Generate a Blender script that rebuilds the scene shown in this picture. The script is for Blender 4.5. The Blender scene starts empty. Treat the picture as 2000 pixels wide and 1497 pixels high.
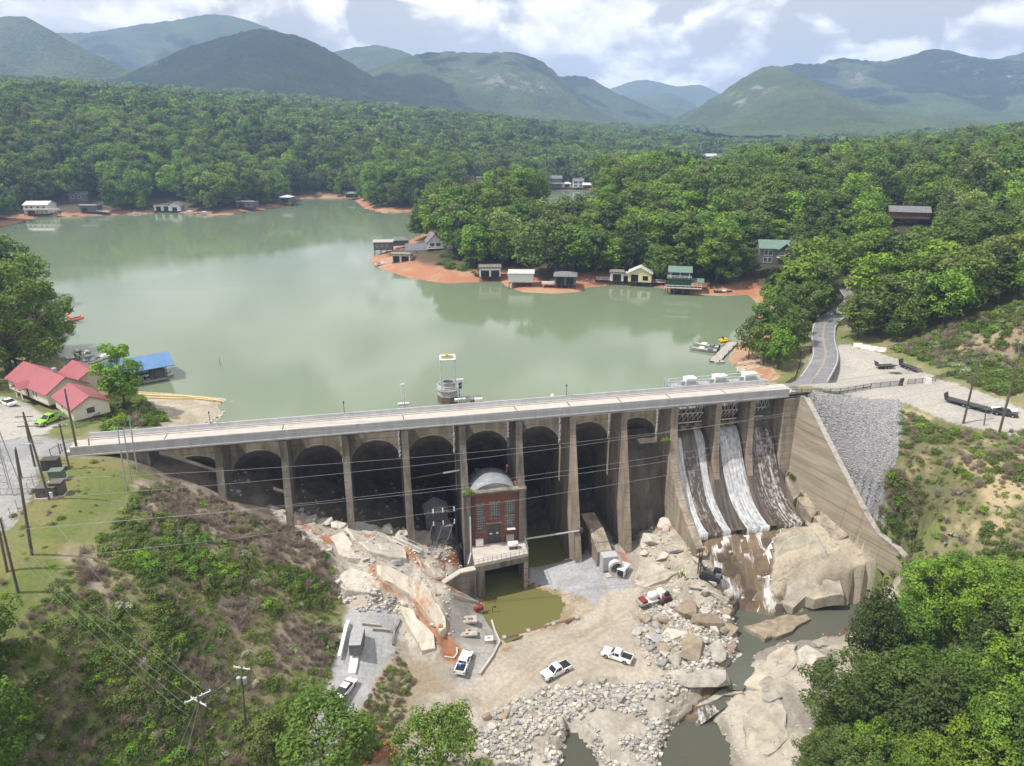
import bpy, bmesh, math, random
import numpy as np
from mathutils import Vector, Matrix, Euler
R = math.radians
scene = bpy.context.scene
C = scene.collection
random.seed(7); rng = np.random.default_rng(7)

# ---------------------------------------------------------------- camera
HC = 63.0
cam = bpy.data.cameras.new('camera'); camo = bpy.data.objects.new('camera', cam); C.objects.link(camo)
cam.sensor_width = 36.0; cam.lens = 36.0 * 1387 / 2000
cam.clip_start = 1.0; cam.clip_end = 30000
camo.location = (0, 0, HC); camo.rotation_euler = (R(70), 0, 0)
scene.camera = camo

# ---------------------------------------------------------------- sun and sky
SUN_EL, SUN_AZ = 61.0, 193.0            # azimuth of the sun measured from +X, counter-clockwise
sd = Vector((math.cos(R(SUN_EL)) * math.cos(R(SUN_AZ)), math.cos(R(SUN_EL)) * math.sin(R(SUN_AZ)), math.sin(R(SUN_EL))))
sun = bpy.data.lights.new('sun', 'SUN'); suno = bpy.data.objects.new('sun', sun); C.objects.link(suno)
sun.energy = 4.6; sun.angle = R(0.5); sun.color = (1.0, 0.955, 0.88)
suno.rotation_euler = sd.to_track_quat('Z', 'Y').to_euler(); suno.location = (-200, -50, 500)

world = bpy.data.worlds.new('World'); scene.world = world; world.use_nodes = True
nt = world.node_tree; nt.nodes.clear()
def wn(t, **k):
    n = nt.nodes.new(t)
    for a, b in k.items(): setattr(n, a, b)
    return n
out = wn('ShaderNodeOutputWorld'); bg = wn('ShaderNodeBackground'); bg.inputs['Strength'].default_value = 0.1
sky = wn('ShaderNodeTexSky', sky_type='NISHITA'); sky.sun_disc = False
sky.sun_elevation = R(SUN_EL); sky.sun_rotation = R(90 - SUN_AZ); sky.air_density = 1.0; sky.dust_density = 2.0; sky.altitude = 300
tc = wn('ShaderNodeTexCoord')
mp = wn('ShaderNodeMapping'); mp.inputs['Scale'].default_value = (1.0, 1.0, 1.75); mp.inputs['Location'].default_value = (3.15, 1.4, 0.13)
n1 = wn('ShaderNodeTexNoise'); n1.inputs['Scale'].default_value = 8.5; n1.inputs['Detail'].default_value = 9; n1.inputs['Roughness'].default_value = 0.5; n1.inputs['Distortion'].default_value = 0.25
n2 = wn('ShaderNodeTexNoise'); n2.inputs['Scale'].default_value = 7.5; n2.inputs['Detail'].default_value = 7; n2.inputs['Roughness'].default_value = 0.6
mp2 = wn('ShaderNodeMapping'); mp2.inputs['Scale'].default_value = (1.0, 1.0, 2.0); mp2.inputs['Location'].default_value = (5.0, 0.3, -0.06)
r1 = wn('ShaderNodeValToRGB'); r1.color_ramp.elements[0].position = 0.445; r1.color_ramp.elements[1].position = 0.53
r2 = wn('ShaderNodeValToRGB')
r2.color_ramp.elements[0].position = 0.30; r2.color_ramp.elements[0].color = (8.6, 8.3, 7.8, 1)
r2.color_ramp.elements[1].position = 0.72; r2.color_ramp.elements[1].color = (14.0, 13.5, 12.8, 1)
mx = wn('ShaderNodeMix', data_type='RGBA')
lift = wn('ShaderNodeMix', data_type='RGBA'); lift.inputs[0].default_value = .88; lift.inputs[7].default_value = (6.3, 6.05, 5.6, 1)
L_ = nt.links.new
L_(tc.outputs['Generated'], mp.inputs[0]); L_(mp.outputs[0], n1.inputs['Vector'])
L_(tc.outputs['Generated'], mp2.inputs[0]); L_(mp2.outputs[0], n2.inputs['Vector'])
mp3 = wn('ShaderNodeMapping'); mp3.inputs['Scale'].default_value = (1.0, 1.0, 1.75); mp3.inputs['Location'].default_value = (3.15, 1.4, 0.13 + .022)
n3 = wn('ShaderNodeTexNoise'); n3.inputs['Scale'].default_value = 8.5; n3.inputs['Detail'].default_value = 9; n3.inputs['Roughness'].default_value = 0.5; n3.inputs['Distortion'].default_value = 0.25
L_(tc.outputs['Generated'], mp3.inputs[0]); L_(mp3.outputs[0], n3.inputs['Vector'])
df = wn('ShaderNodeMath', operation='SUBTRACT'); L_(n1.outputs[0], df.inputs[0]); L_(n3.outputs[0], df.inputs[1])
md = wn('ShaderNodeMath', operation='MULTIPLY_ADD'); md.inputs[1].default_value = 2.4; L_(df.outputs[0], md.inputs[0]); L_(n2.outputs[0], md.inputs[2])
L_(n1.outputs[0], r1.inputs[0]); L_(md.outputs[0], r2.inputs[0])
L_(sky.outputs[0], lift.inputs[6])
L_(r1.outputs[0], mx.inputs[0]); L_(lift.outputs[2], mx.inputs[6]); L_(r2.outputs[0], mx.inputs[7])
L_(mx.outputs[2], bg.inputs['Color']); L_(bg.outputs[0], out.inputs[0])

scene.render.engine = 'CYCLES'
cy = scene.cycles
cy.use_denoising = True
try: cy.denoiser = 'OPENIMAGEDENOISE'
except Exception: pass
cy.max_bounces = 5; cy.diffuse_bounces = 3; cy.glossy_bounces = 2; cy.transmission_bounces = 2; cy.volume_bounces = 1; cy.transparent_max_bounces = 6
cy.use_adaptive_sampling = True; cy.adaptive_threshold = 0.02
cy.caustics_reflective = False; cy.caustics_refractive = False
cy.sample_clamp_indirect = 4.0
vs = scene.view_settings
vs.view_transform = 'Standard'; vs.look = 'None'; vs.exposure = 0.38; vs.gamma = 1.0; vs.use_curve_mapping = False

# ---------------------------------------------------------------- surveying: where a sight line meets a level, a plane or the ground
F = 1387.0; PT = R(20.0); sp, cp = math.sin(PT), math.cos(PT)
def ray(px, py):
    u = (px - 1000) / F; v = (748.5 - py) / F
    return np.array((u, cp + v * sp, -sp + v * cp))
def G(px, py, z=0.0):
    r = ray(px, py); t = (z - HC) / r[2]
    return (r[0] * t, r[1] * t, z)
def projn(X, Y, Z):
    z = Z - HC; d = Y * cp - z * sp; v = Y * sp + z * cp
    return 1000 + F * X / d, 748.5 - F * v / d, d
DA = G(150, 887.5, 5.6); DB = G(1300, 791.5, 5.6)
dl = math.hypot(DB[0] - DA[0], DB[1] - DA[1])
SX = ((DB[0] - DA[0]) / dl, (DB[1] - DA[1]) / dl); NX = (-SX[1], SX[0])
DANG = math.atan2(SX[1], SX[0])
def W(s, n, z=0.0): return (DA[0] + SX[0] * s + NX[0] * n, DA[1] + SX[1] * s + NX[1] * n, z)
def SN(x, y):
    dx, dy = x - DA[0], y - DA[1]
    return dx * SX[0] + dy * SX[1], dx * NX[0] + dy * NX[1]

# ---------------------------------------------------------------- mesh helpers
class MB:
    def __init__(s): s.v = []; s.f = []; s.m = []
    def add(s, vs, fs, mi=0):
        o = len(s.v); s.v += [tuple(p) for p in vs]
        s.f += [tuple(i + o for i in f) for f in fs]; s.m += [mi] * len(fs); return s
    def box(s, c, d, rz=0.0, mi=0, taper=1.0, rx=0.0, ry=0.0):
        hx, hy, hz = d[0] / 2, d[1] / 2, d[2] / 2
        M = Euler((rx, ry, rz)).to_matrix(); vs = []
        for z in (-1, 1):
            k = taper if z > 0 else 1.0
            for x, y in ((-1, -1), (1, -1), (1, 1), (-1, 1)):
                vs.append(M @ Vector((x * hx * k, y * hy * k, z * hz)) + Vector(c))
        return s.add(vs, [(3, 2, 1, 0), (4, 5, 6, 7), (0, 1, 5, 4), (1, 2, 6, 5), (2, 3, 7, 6), (3, 0, 4, 7)], mi)
    def bb(s, a, b, mi=0):
        return s.box([(a[i] + b[i]) / 2 for i in range(3)], [abs(b[i] - a[i]) for i in range(3)], mi=mi)
    def tube(s, pts, r, n=6, mi=0, caps=True):
        pts = [Vector(p) for p in pts]; rr = r if isinstance(r, (list, tuple)) else [r] * len(pts); vs = []; fs = []
        for i, p in enumerate(pts):
            d = (pts[min(i + 1, len(pts) - 1)] - pts[max(i - 1, 0)]).normalized()
            a = d.orthogonal().normalized() if abs(d.z) > .9 else d.cross(Vector((0, 0, 1))).normalized()
            b = d.cross(a)
            for k in range(n):
                t = 2 * math.pi * k / n; vs.append(p + (a * math.cos(t) + b * math.sin(t)) * rr[i])
        for i in range(len(pts) - 1):
            for k in range(n):
                k2 = (k + 1) % n; fs.append((i * n + k, i * n + k2, (i + 1) * n + k2, (i + 1) * n + k))
        if caps: fs += [tuple(range(n)), tuple(reversed(range((len(pts) - 1) * n, len(pts) * n)))]
        return s.add(vs, fs, mi)
    def cyl(s, c, r, h, n=16, mi=0, r2=None):
        return s.tube([c, (c[0], c[1], c[2] + h)], [r, r if r2 is None else r2], n, mi)
    def prism(s, pts, ax, a, b, mi=0):
        """outline pts (2D) extruded along axis ax from a to b"""
        n = len(pts)
        def mk(p, w):
            return (w, p[0], p[1]) if ax == 0 else ((p[0], w, p[1]) if ax == 1 else (p[0], p[1], w))
        vs = [mk(p, a) for p in pts] + [mk(p, b) for p in pts]
        fs = [tuple(range(n)), tuple(reversed(range(n, 2 * n)))] + [(i, i + n, (i + 1) % n + n, (i + 1) % n) for i in range(n)]
        return s.add(vs, fs, mi)
    def quad(s, *p, mi=0): return s.add(p, [tuple(range(len(p)))], mi)
    def mesh(s, name, mats, smooth=False):
        me = bpy.data.meshes.new(name); me.from_pydata(s.v, [], s.f)
        for m in (mats if isinstance(mats, (list, tuple)) else [mats]): me.materials.append(m)
        if any(s.m): me.polygons.foreach_set('material_index', s.m)
        bm = bmesh.new(); bm.from_mesh(me); bmesh.ops.recalc_face_normals(bm, faces=bm.faces); bm.to_mesh(me); bm.free()
        if smooth: me.polygons.foreach_set('use_smooth', [True] * len(me.polygons))
        me.update(); return me
    def build(s, name, mats, parent=None, loc=None, rz=None, smooth=False):
        return link(name, s.mesh(name, mats, smooth), parent, loc, rz)
def link(name, me, parent=None, loc=None, rz=None):
    o = bpy.data.objects.new(name, me); C.objects.link(o)
    if parent is not None: o.parent = parent
    if loc is not None: o.location = loc
    if rz is not None: o.rotation_euler = (0, 0, rz)
    return o
def tag(o, label, cat, group=None):
    o['label'] = label; o['category'] = cat
    if group: o['group'] = group
    return o
def thing(name, label, cat, loc=(0, 0, 0), rz=0.0, group=None):
    o = bpy.data.objects.new(name, None); C.objects.link(o); o.empty_display_size = .3
    o.location = loc; o.rotation_euler = (0, 0, rz); return tag(o, label, cat, group)
def struct(o, kind='structure'): o['kind'] = kind; return o
KIDS = {}
def kids(o):
    return [c for c in bpy.data.objects if c.parent == o]
def copy_tree(o, parent=None):
    c = o.copy(); C.objects.link(c)
    if parent is not None: c.parent = parent
    for ch in kids(o): copy_tree(ch, c)
    return c
def np_mesh(name, V, Fq, mats, smooth=False, mi=None):
    me = bpy.data.meshes.new(name); k = Fq.shape[1]
    me.vertices.add(len(V)); me.vertices.foreach_set('co', np.asarray(V, np.float32).ravel())
    me.loops.add(Fq.size); me.loops.foreach_set('vertex_index', Fq.astype(np.int32).ravel())
    me.polygons.add(len(Fq)); me.polygons.foreach_set('loop_start', np.arange(0, Fq.size, k, dtype=np.int32))
    me.polygons.foreach_set('loop_total', np.full(len(Fq), k, np.int32))
    for m in (mats if isinstance(mats, (list, tuple)) else [mats]): me.materials.append(m)
    if mi is not None: me.polygons.foreach_set('material_index', np.asarray(mi, np.int32))
    if smooth: me.polygons.foreach_set('use_smooth', np.ones(len(Fq), bool))
    me.update(calc_edges=True); me.validate(); return me

# ---------------------------------------------------------------- materials
M = {}
def mat(name, c1, c2=None, scale=1.0, rough=0.8, bump=0.0, bscale=None, stretch=(1, 1, 1), metal=0.0, detail=6, lo=.38, hi=.62, obj=False, rnd=0.0, c3=None, s3=.2, lo3=.55, hi3=.7, spec=None, attr=None, trans=0.0, bdist=.1, isl=0.0, lift=0.0, crack=0.0, crack_attr=None):
    m = bpy.data.materials.new(name); m.use_nodes = True; t = m.node_tree; t.nodes.clear(); l = t.links.new
    N = lambda ty: t.nodes.new(ty)
    o = N('ShaderNodeOutputMaterial'); b = N('ShaderNodeBsdfPrincipled'); b.inputs['Roughness'].default_value = rough; b.inputs['Metallic'].default_value = metal
    if spec is not None: b.inputs['Specular IOR Level'].default_value = spec
    if obj: src = N('ShaderNodeTexCoord').outputs['Object']
    else: src = N('ShaderNodeNewGeometry').outputs['Position']
    mpn = N('ShaderNodeMapping'); mpn.inputs['Scale'].default_value = stretch; l(src, mpn.inputs[0]); vec = mpn.outputs[0]
    col = None
    if attr:
        a = N('ShaderNodeAttribute'); a.attribute_name = attr; col = a.outputs['Color']
    def noise(sc, de=detail, v=vec):
        n = N('ShaderNodeTexNoise'); n.inputs['Scale'].default_value = sc; n.inputs['Detail'].default_value = de; n.inputs['Roughness'].default_value = .62; l(v, n.inputs['Vector']); return n.outputs[0]
    def ramp(x, a, bb):
        r = N('ShaderNodeMapRange'); r.inputs[1].default_value = a; r.inputs[2].default_value = bb; l(x, r.inputs[0]); return r.outputs[0]
    def mix(f, A, B, bt='MIX'):
        x = N('ShaderNodeMix'); x.data_type = 'RGBA'; x.blend_type = bt
        for i, q in ((0, f), (6, A), (7, B)):
            if isinstance(q, (int, float)): x.inputs[i].default_value = q
            elif isinstance(q, tuple): x.inputs[i].default_value = q + (1,)
            else: l(q, x.inputs[i])
        return x.outputs[2]
    nz = noise(scale)
    if col is not None:
        f = ramp(nz, .25, .75); g = N('ShaderNodeMapRange'); g.inputs[3].default_value = c1; g.inputs[4].default_value = c2; l(f, g.inputs[0])
        vm = N('ShaderNodeVectorMath'); vm.operation = 'SCALE'; l(col, vm.inputs[0]); l(g.outputs[0], vm.inputs['Scale']); col = vm.outputs[0]
    elif c2 is None: col = c1
    else: col = mix(ramp(nz, lo, hi), c1, c2)
    if c3 is not None: col = mix(ramp(noise(s3, 4), lo3, hi3), col, c3)
    if rnd or isl:
        oi = N('ShaderNodeObjectInfo').outputs['Random'] if rnd else N('ShaderNodeNewGeometry').outputs['Random Per Island']
        hs = N('ShaderNodeHueSaturation'); amt = rnd or isl
        g = N('ShaderNodeMapRange'); g.inputs[3].default_value = 1 - amt; g.inputs[4].default_value = 1 + amt; l(oi, g.inputs[0]); l(g.outputs[0], hs.inputs['Value'])
        g2 = N('ShaderNodeMapRange'); g2.inputs[3].default_value = .5 - amt * .035; g2.inputs[4].default_value = .5 + amt * .06
        w = N('ShaderNodeMath'); w.operation = 'MULTIPLY'; w.inputs[1].default_value = 7.13; l(oi, w.inputs[0]); w2 = N('ShaderNodeMath'); w2.operation = 'FRACT'; l(w.outputs[0], w2.inputs[0])
        l(w2.outputs[0], g2.inputs[0]); l(g2.outputs[0], hs.inputs['Hue'])
        if isinstance(col, tuple): hs.inputs['Color'].default_value = col + (1,)
        else: l(col, hs.inputs['Color'])
        col = hs.outputs[0]
        if rnd and isl:
            hs2 = N('ShaderNodeHueSaturation'); g3 = N('ShaderNodeMapRange'); g3.inputs[3].default_value = 1 - isl; g3.inputs[4].default_value = 1 + isl
            l(N('ShaderNodeNewGeometry').outputs['Random Per Island'], g3.inputs[0]); l(g3.outputs[0], hs2.inputs['Value']); l(col, hs2.inputs['Color']); col = hs2.outputs[0]
    if lift:                       # the lines between concrete lifts
        sz = N('ShaderNodeSeparateXYZ'); l(src, sz.inputs[0]); dv = N('ShaderNodeMath'); dv.operation = 'MULTIPLY'; dv.inputs[1].default_value = 1 / lift; l(sz.outputs[2], dv.inputs[0]); ad = N('ShaderNodeMath'); ad.operation = 'MULTIPLY_ADD'; ad.inputs[1].default_value = .10; l(noise(.5, 3), ad.inputs[0]); l(dv.outputs[0], ad.inputs[2]); fr = N('ShaderNodeMath'); fr.operation = 'FRACT'; l(ad.outputs[0], fr.inputs[0]); lt = N('ShaderNodeMath'); lt.operation = 'LESS_THAN'; lt.inputs[1].default_value = .075; l(fr.outputs[0], lt.inputs[0]); ml = N('ShaderNodeMath'); ml.operation = 'MULTIPLY'; l(lt.outputs[0], ml.inputs[0]); l(ramp(noise(.35, 3), .35, .6), ml.inputs[1]); col = mix(ml.outputs[0], col, (.10, .085, .068))
    ckh = None
    if crack:                      # joints in the rock
        wn_ = N('ShaderNodeTexNoise'); wn_.inputs['Scale'].default_value = crack * 2.2; wn_.inputs['Detail'].default_value = 4; l(vec, wn_.inputs['Vector']); va = N('ShaderNodeVectorMath'); va.operation = 'MULTIPLY_ADD'; va.inputs[1].default_value = (2.2, 2.2, 2.2); l(wn_.outputs['Color'], va.inputs[0]); l(vec, va.inputs[2])
        vo = N('ShaderNodeTexVoronoi'); vo.feature = 'DISTANCE_TO_EDGE'; vo.inputs['Scale'].default_value = crack; l(va.outputs[0], vo.inputs['Vector']); rp_ = N('ShaderNodeMapRange'); rp_.inputs[1].default_value = .006; rp_.inputs[2].default_value = .034; rp_.inputs[3].default_value = 1; rp_.inputs[4].default_value = 0; l(vo.outputs['Distance'], rp_.inputs[0])
        ck = N('ShaderNodeMath'); ck.operation = 'MULTIPLY'; l(rp_.outputs[0], ck.inputs[0]); l(ramp(noise(crack * .8, 3), .50, .68), ck.inputs[1]); ckf = ck.outputs[0]
        if crack_attr:
            at_ = N('ShaderNodeAttribute'); at_.attribute_name = crack_attr; cm_ = N('ShaderNodeMath'); cm_.operation = 'MULTIPLY'; l(ckf, cm_.inputs[0]); l(at_.outputs['Fac'], cm_.inputs[1]); ckf = cm_.outputs[0]
        col = mix(ckf, col, (.14, .115, .088))
    if isinstance(col, tuple): b.inputs['Base Color'].default_value = col + (1,)
    else: l(col, b.inputs['Base Color'])
    if bump:
        bn = N('ShaderNodeBump'); bn.inputs['Strength'].default_value = bump; bn.inputs['Distance'].default_value = bdist
        l(noise(bscale or scale * 3, 5), bn.inputs['Height']); l(bn.outputs[0], b.inputs['Normal'])
    if trans:
        tr = N('ShaderNodeBsdfTranslucent'); ms = N('ShaderNodeMixShader'); ms.inputs[0].default_value = trans
        if isinstance(col, tuple): tr.inputs[0].default_value = col + (1,)
        else: l(col, tr.inputs[0])
        l(b.outputs[0], ms.inputs[1]); l(tr.outputs[0], ms.inputs[2]); l(ms.outputs[0], o.inputs[0])
    else: l(b.outputs[0], o.inputs[0])
    M[name] = m; return m
mat('concrete', (.225, .20, .168), (.105, .091, .073), .55, .9, .25, 4, stretch=(1, 1, .13), c3=(.07, .058, .046), s3=.5, lo3=.50, hi3=.68, lift=1.6)
mat('concrete_shaded', (.125, .108, .085), (.075, .065, .052), .5, .9, .3, 4, stretch=(1, 1, .2), c3=(.19, .165, .13), s3=.3, lo3=.58, hi3=.75)  # stained concrete, with the shade of the arch bays darkened into its colour
mat('concrete_pale', (.32, .275, .212), (.17, .14, .104), .5, .9, .25, 4, stretch=(1, 1, .2), c3=(.30, .15, .07), s3=.33, lo3=.58, hi3=.78, lift=1.6)
mat('concrete_wing', (.33, .285, .215), (.225, .19, .14), .45, .9, .25, 4, stretch=(.16, .16, 1.2), c3=(.33, .16, .07), s3=.16, lo3=.56, hi3=.8, lift=1.8)
mat('deck_concrete', (.44, .40, .355), (.37, .335, .30), .5, .85, .1, 8, c3=(.36, .32, .28), s3=1.2, lo3=.6, hi3=.75)
mat('parapet_concrete', (.40, .40, .41), (.33, .335, .345), .6, .85, .1, 8, stretch=(1, 1, .3), c3=(.22, .21, .20), s3=1.6, lo3=.62, hi3=.78)
mat('joint_dark', (.10, .085, .07), None, rough=.9)
mat('chute_wet', (.11, .088, .066), (.04, .035, .03), 1.6, .35, .3, 5, stretch=(1, .06, .06), c3=(.24, .19, .13), s3=.9, lo3=.6, hi3=.75)
mat('stained_base', (.17, .12, .085), (.11, .08, .058), 1.2, .85, .2, 6)
mat('white_steel', (.62, .64, .65), (.5, .51, .5), 2, .5, 0)
mat('galv', (.42, .43, .44), (.33, .33, .33), 3, .45, 0, metal=.3)
mat('dark_steel', (.035, .036, .04), (.06, .058, .055), 3, .5, 0)
mat('black', (.012, .012, .014), None, rough=.6)
mat('rust_steel', (.16, .08, .05), (.09, .06, .045), 3, .8, 0)
mat('brick', (.185, .07, .05), (.13, .052, .04), 2.2, .9, .3, 14, c3=(.10, .05, .04), s3=.5)
mat('glass_dark', (.05, .06, .06), (.10, .11, .11), 4, .15, 0)
mat('roof_membrane', (.25, .265, .29), (.19, .20, .22), .8, .6, .1, 6)
mat('wood_pole', (.13, .115, .095), (.085, .075, .06), 3, .9, .2, 20, stretch=(1, 1, .1))
mat('wood_pale', (.40, .37, .33), (.27, .25, .225), 1.5, .85, .2, 10)
mat('wood_dark', (.10, .085, .07), (.06, .05, .042), 2, .9, .2, 10)
mat('wire', (.26, .26, .27), None, rough=.4, metal=.3)
mat('white_paint', (.78, .78, .76), (.70, .70, .68), 1, .45, 0, obj=True)
mat('car_white', (.80, .81, .82), None, rough=.22, spec=.5)
mat('car_green', (.26, .46, .07), None, rough=.3)
mat('car_glass', (.015, .018, .02), None, rough=.08)
mat('tyre', (.018, .018, .018), None, rough=.9)
mat('rim', (.35, .35, .36), None, rough=.35, metal=.7)
mat('lamp_clear', (.6, .6, .6), None, rough=.1)
mat('red_roof', (.30, .085, .095), (.26, .075, .085), .6, .5, .15, 3, obj=True)
mat('blue_roof', (.085, .185, .36), (.07, .155, .31), .5, .5, .1, 3, obj=True)
mat('cream_wall', (.62, .58, .48), (.56, .52, .43), .8, .8, .1, 4)
mat('white_wall', (.66, .66, .65), (.58, .58, .57), 1.2, .8, .1, 4)
mat('grey_wall', (.13, .135, .15), (.10, .105, .115), 1.2, .85, .1, 4)
mat('green_wall', (.035, .075, .055), (.03, .06, .045), 1, .8, 0)
mat('green_roof', (.115, .18, .15), (.095, .15, .125), .8, .6, 0)
mat('grey_roof', (.16, .16, .17), (.11, .11, .12), 1.5, .9, .2, 4)
mat('pale_roof', (.50, .50, .49), (.42, .42, .41), 1, .6, 0)
mat('brown_wall', (.14, .09, .06), (.10, .065, .045), 1.2, .9, .1, 4)
mat('yellow_wall', (.62, .56, .36), (.56, .5, .32), 1, .8, 0)
mat('yellow', (.62, .42, .03), (.52, .35, .03), 2, .5, 0)
mat('boom_yellow', (.58, .47, .17), (.50, .40, .15), 2, .7, 0)
mat('boom_red', (.55, .09, .06), (.42, .07, .05), 2, .6, 0)
mat('red_paint', (.26, .04, .035), (.18, .03, .028), 2, .45, 0)
mat('blue_paint', (.06, .16, .42), None, rough=.5)
mat('cabinet_brown', (.12, .10, .085), (.09, .075, .065), 1.5, .7, 0)
mat('cabinet_green', (.11, .14, .11), None, rough=.6)
mat('hi_vis', (.55, .70, .06), None, rough=.7)
mat('skin', (.45, .28, .2), None, rough=.6)
mat('denim', (.04, .05, .08), None, rough=.9)
mat('asphalt', (.185, .185, .195), (.135, .135, .145), .5, .9, .15, 12, c3=(.23, .225, .225), s3=.15)
mat('line_white', (.56, .56, .55), (.40, .40, .39), 4, .7, 0)
mat('line_yellow', (.38, .30, .15), (.32, .26, .15), 4, .7, 0)
mat('rock', (.36, .335, .295), (.26, .24, .21), .9, .92, .5, 3, c3=(.43, .395, .34), s3=.35, lo3=.5, hi3=.7, rnd=.2, bdist=.2)
mat('rock_tan', (.36, .325, .27), (.25, .222, .182), .35, .92, .5, 2.0, c3=(.42, .37, .29), s3=.22, lo3=.5, hi3=.7, rnd=.08, bdist=.25, crack=.38)
mat('rock_white', (.50, .465, .41), (.39, .355, .305), .6, .92, .5, 2.5, c3=(.29, .23, .17), s3=.3, lo3=.56, hi3=.72, rnd=.1, bdist=.2, crack=.38)
mat('rock_brown', (.30, .235, .17), (.20, .16, .12), .8, .9, .5, 3, c3=(.38, .32, .25), s3=.4, rnd=.15, bdist=.2)
mat('rock_rusty', (.52, .475, .40), (.42, .37, .30), .5, .9, .5, 2.5, stretch=(1, .35, .6), c3=(.34, .14, .05), s3=.30, lo3=.54, hi3=.66, bdist=.2, crack=.38)
mat('rock_grey', (.29, .285, .29), (.20, .20, .205), 1.5, .92, .5, 4, rnd=.3, bdist=.15)
mat('rust_stain', (.36, .125, .035), (.27, .085, .025), .8, .8, .3, 3, c3=(.46, .27, .13), s3=.5, lo3=.6, hi3=.72)
mat('bark', (.11, .085, .065), (.065, .05, .04), 4, .95, .4, 12, stretch=(1, 1, .2), obj=True)
LEAF = {}
def leafmat(n, a, b, rnd=.26):
    LEAF[n] = mat('leaf_' + n, a, b, .16, .6, 0, obj=False, rnd=rnd, isl=.28, trans=.3, spec=.2)
leafmat('fresh', (0.178, 0.271, 0.030), (0.123, 0.211, 0.027))
leafmat('mid', (0.128, 0.201, 0.030), (0.093, 0.158, 0.025))
leafmat('olive', (0.136, 0.180, 0.040), (0.098, 0.137, 0.032))
leafmat('dark', (0.076, 0.111, 0.027), (0.056, 0.087, 0.022))
leafmat('lime', (0.211, 0.321, 0.028), (0.154, 0.273, 0.028))
leafmat('pale', (0.206, 0.255, 0.063), (0.156, 0.206, 0.048))
leafmat('twig', (.36, .295, .235), (.28, .225, .175), .12)
leafmat('blossom', (0.421, 0.434, 0.309), (0.168, 0.224, 0.084), .1)
# ---------------------------------------------------------------- noise in numpy
def vnoise(x, y, seed=0):
    x = np.asarray(x, float); y = np.asarray(y, float)
    xi = np.floor(x).astype(np.int64); yi = np.floor(y).astype(np.int64); fx = x - xi; fy = y - yi
    fx = fx * fx * (3 - 2 * fx); fy = fy * fy * (3 - 2 * fy)
    def h(a, b):
        n = (a * 374761393 + b * 668265263 + seed * 974634353) & 0x7fffffff
        n = ((n ^ (n >> 13)) * 1274126177) & 0x7fffffff
        return ((n ^ (n >> 16)) & 0xffff) / 65535.0
    return (h(xi, yi) * (1 - fx) + h(xi + 1, yi) * fx) * (1 - fy) + (h(xi, yi + 1) * (1 - fx) + h(xi + 1, yi + 1) * fx) * fy
def fbm(x, y, seed=0, o=4, g=.5):
    a = 1.0; s = 0.0; t = 0.0
    for i in range(o):
        s = s + a * vnoise(x * 2 ** i, y * 2 ** i, seed + i); t += a; a *= g
    return s / t
def inpoly(x, y, P):
    x = np.asarray(x); y = np.asarray(y); r = np.zeros(x.shape, bool); n = len(P)
    for i in range(n):
        x1, y1 = P[i][0], P[i][1]; x2, y2 = P[(i + 1) % n][0], P[(i + 1) % n][1]
        if y1 == y2: continue
        c = ((y1 > y) != (y2 > y)) & (x < (x2 - x1) * (y - y1) / (y2 - y1) + x1); r ^= c
    return r
def dist_lines(x, y, segs):
    d = np.full(x.shape, 1e9)
    for (x1, y1), (x2, y2) in segs:
        dx, dy = x2 - x1, y2 - y1; L2 = dx * dx + dy * dy + 1e-9
        t = np.clip(((x - x1) * dx + (y - y1) * dy) / L2, 0, 1)
        d = np.minimum(d, np.hypot(x - x1 - t * dx, y - y1 - t * dy))
    return d
def smooth(a, b, x):
    t = np.clip((x - a) / (b - a), 0, 1); return t * t * (3 - 2 * t)

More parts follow.
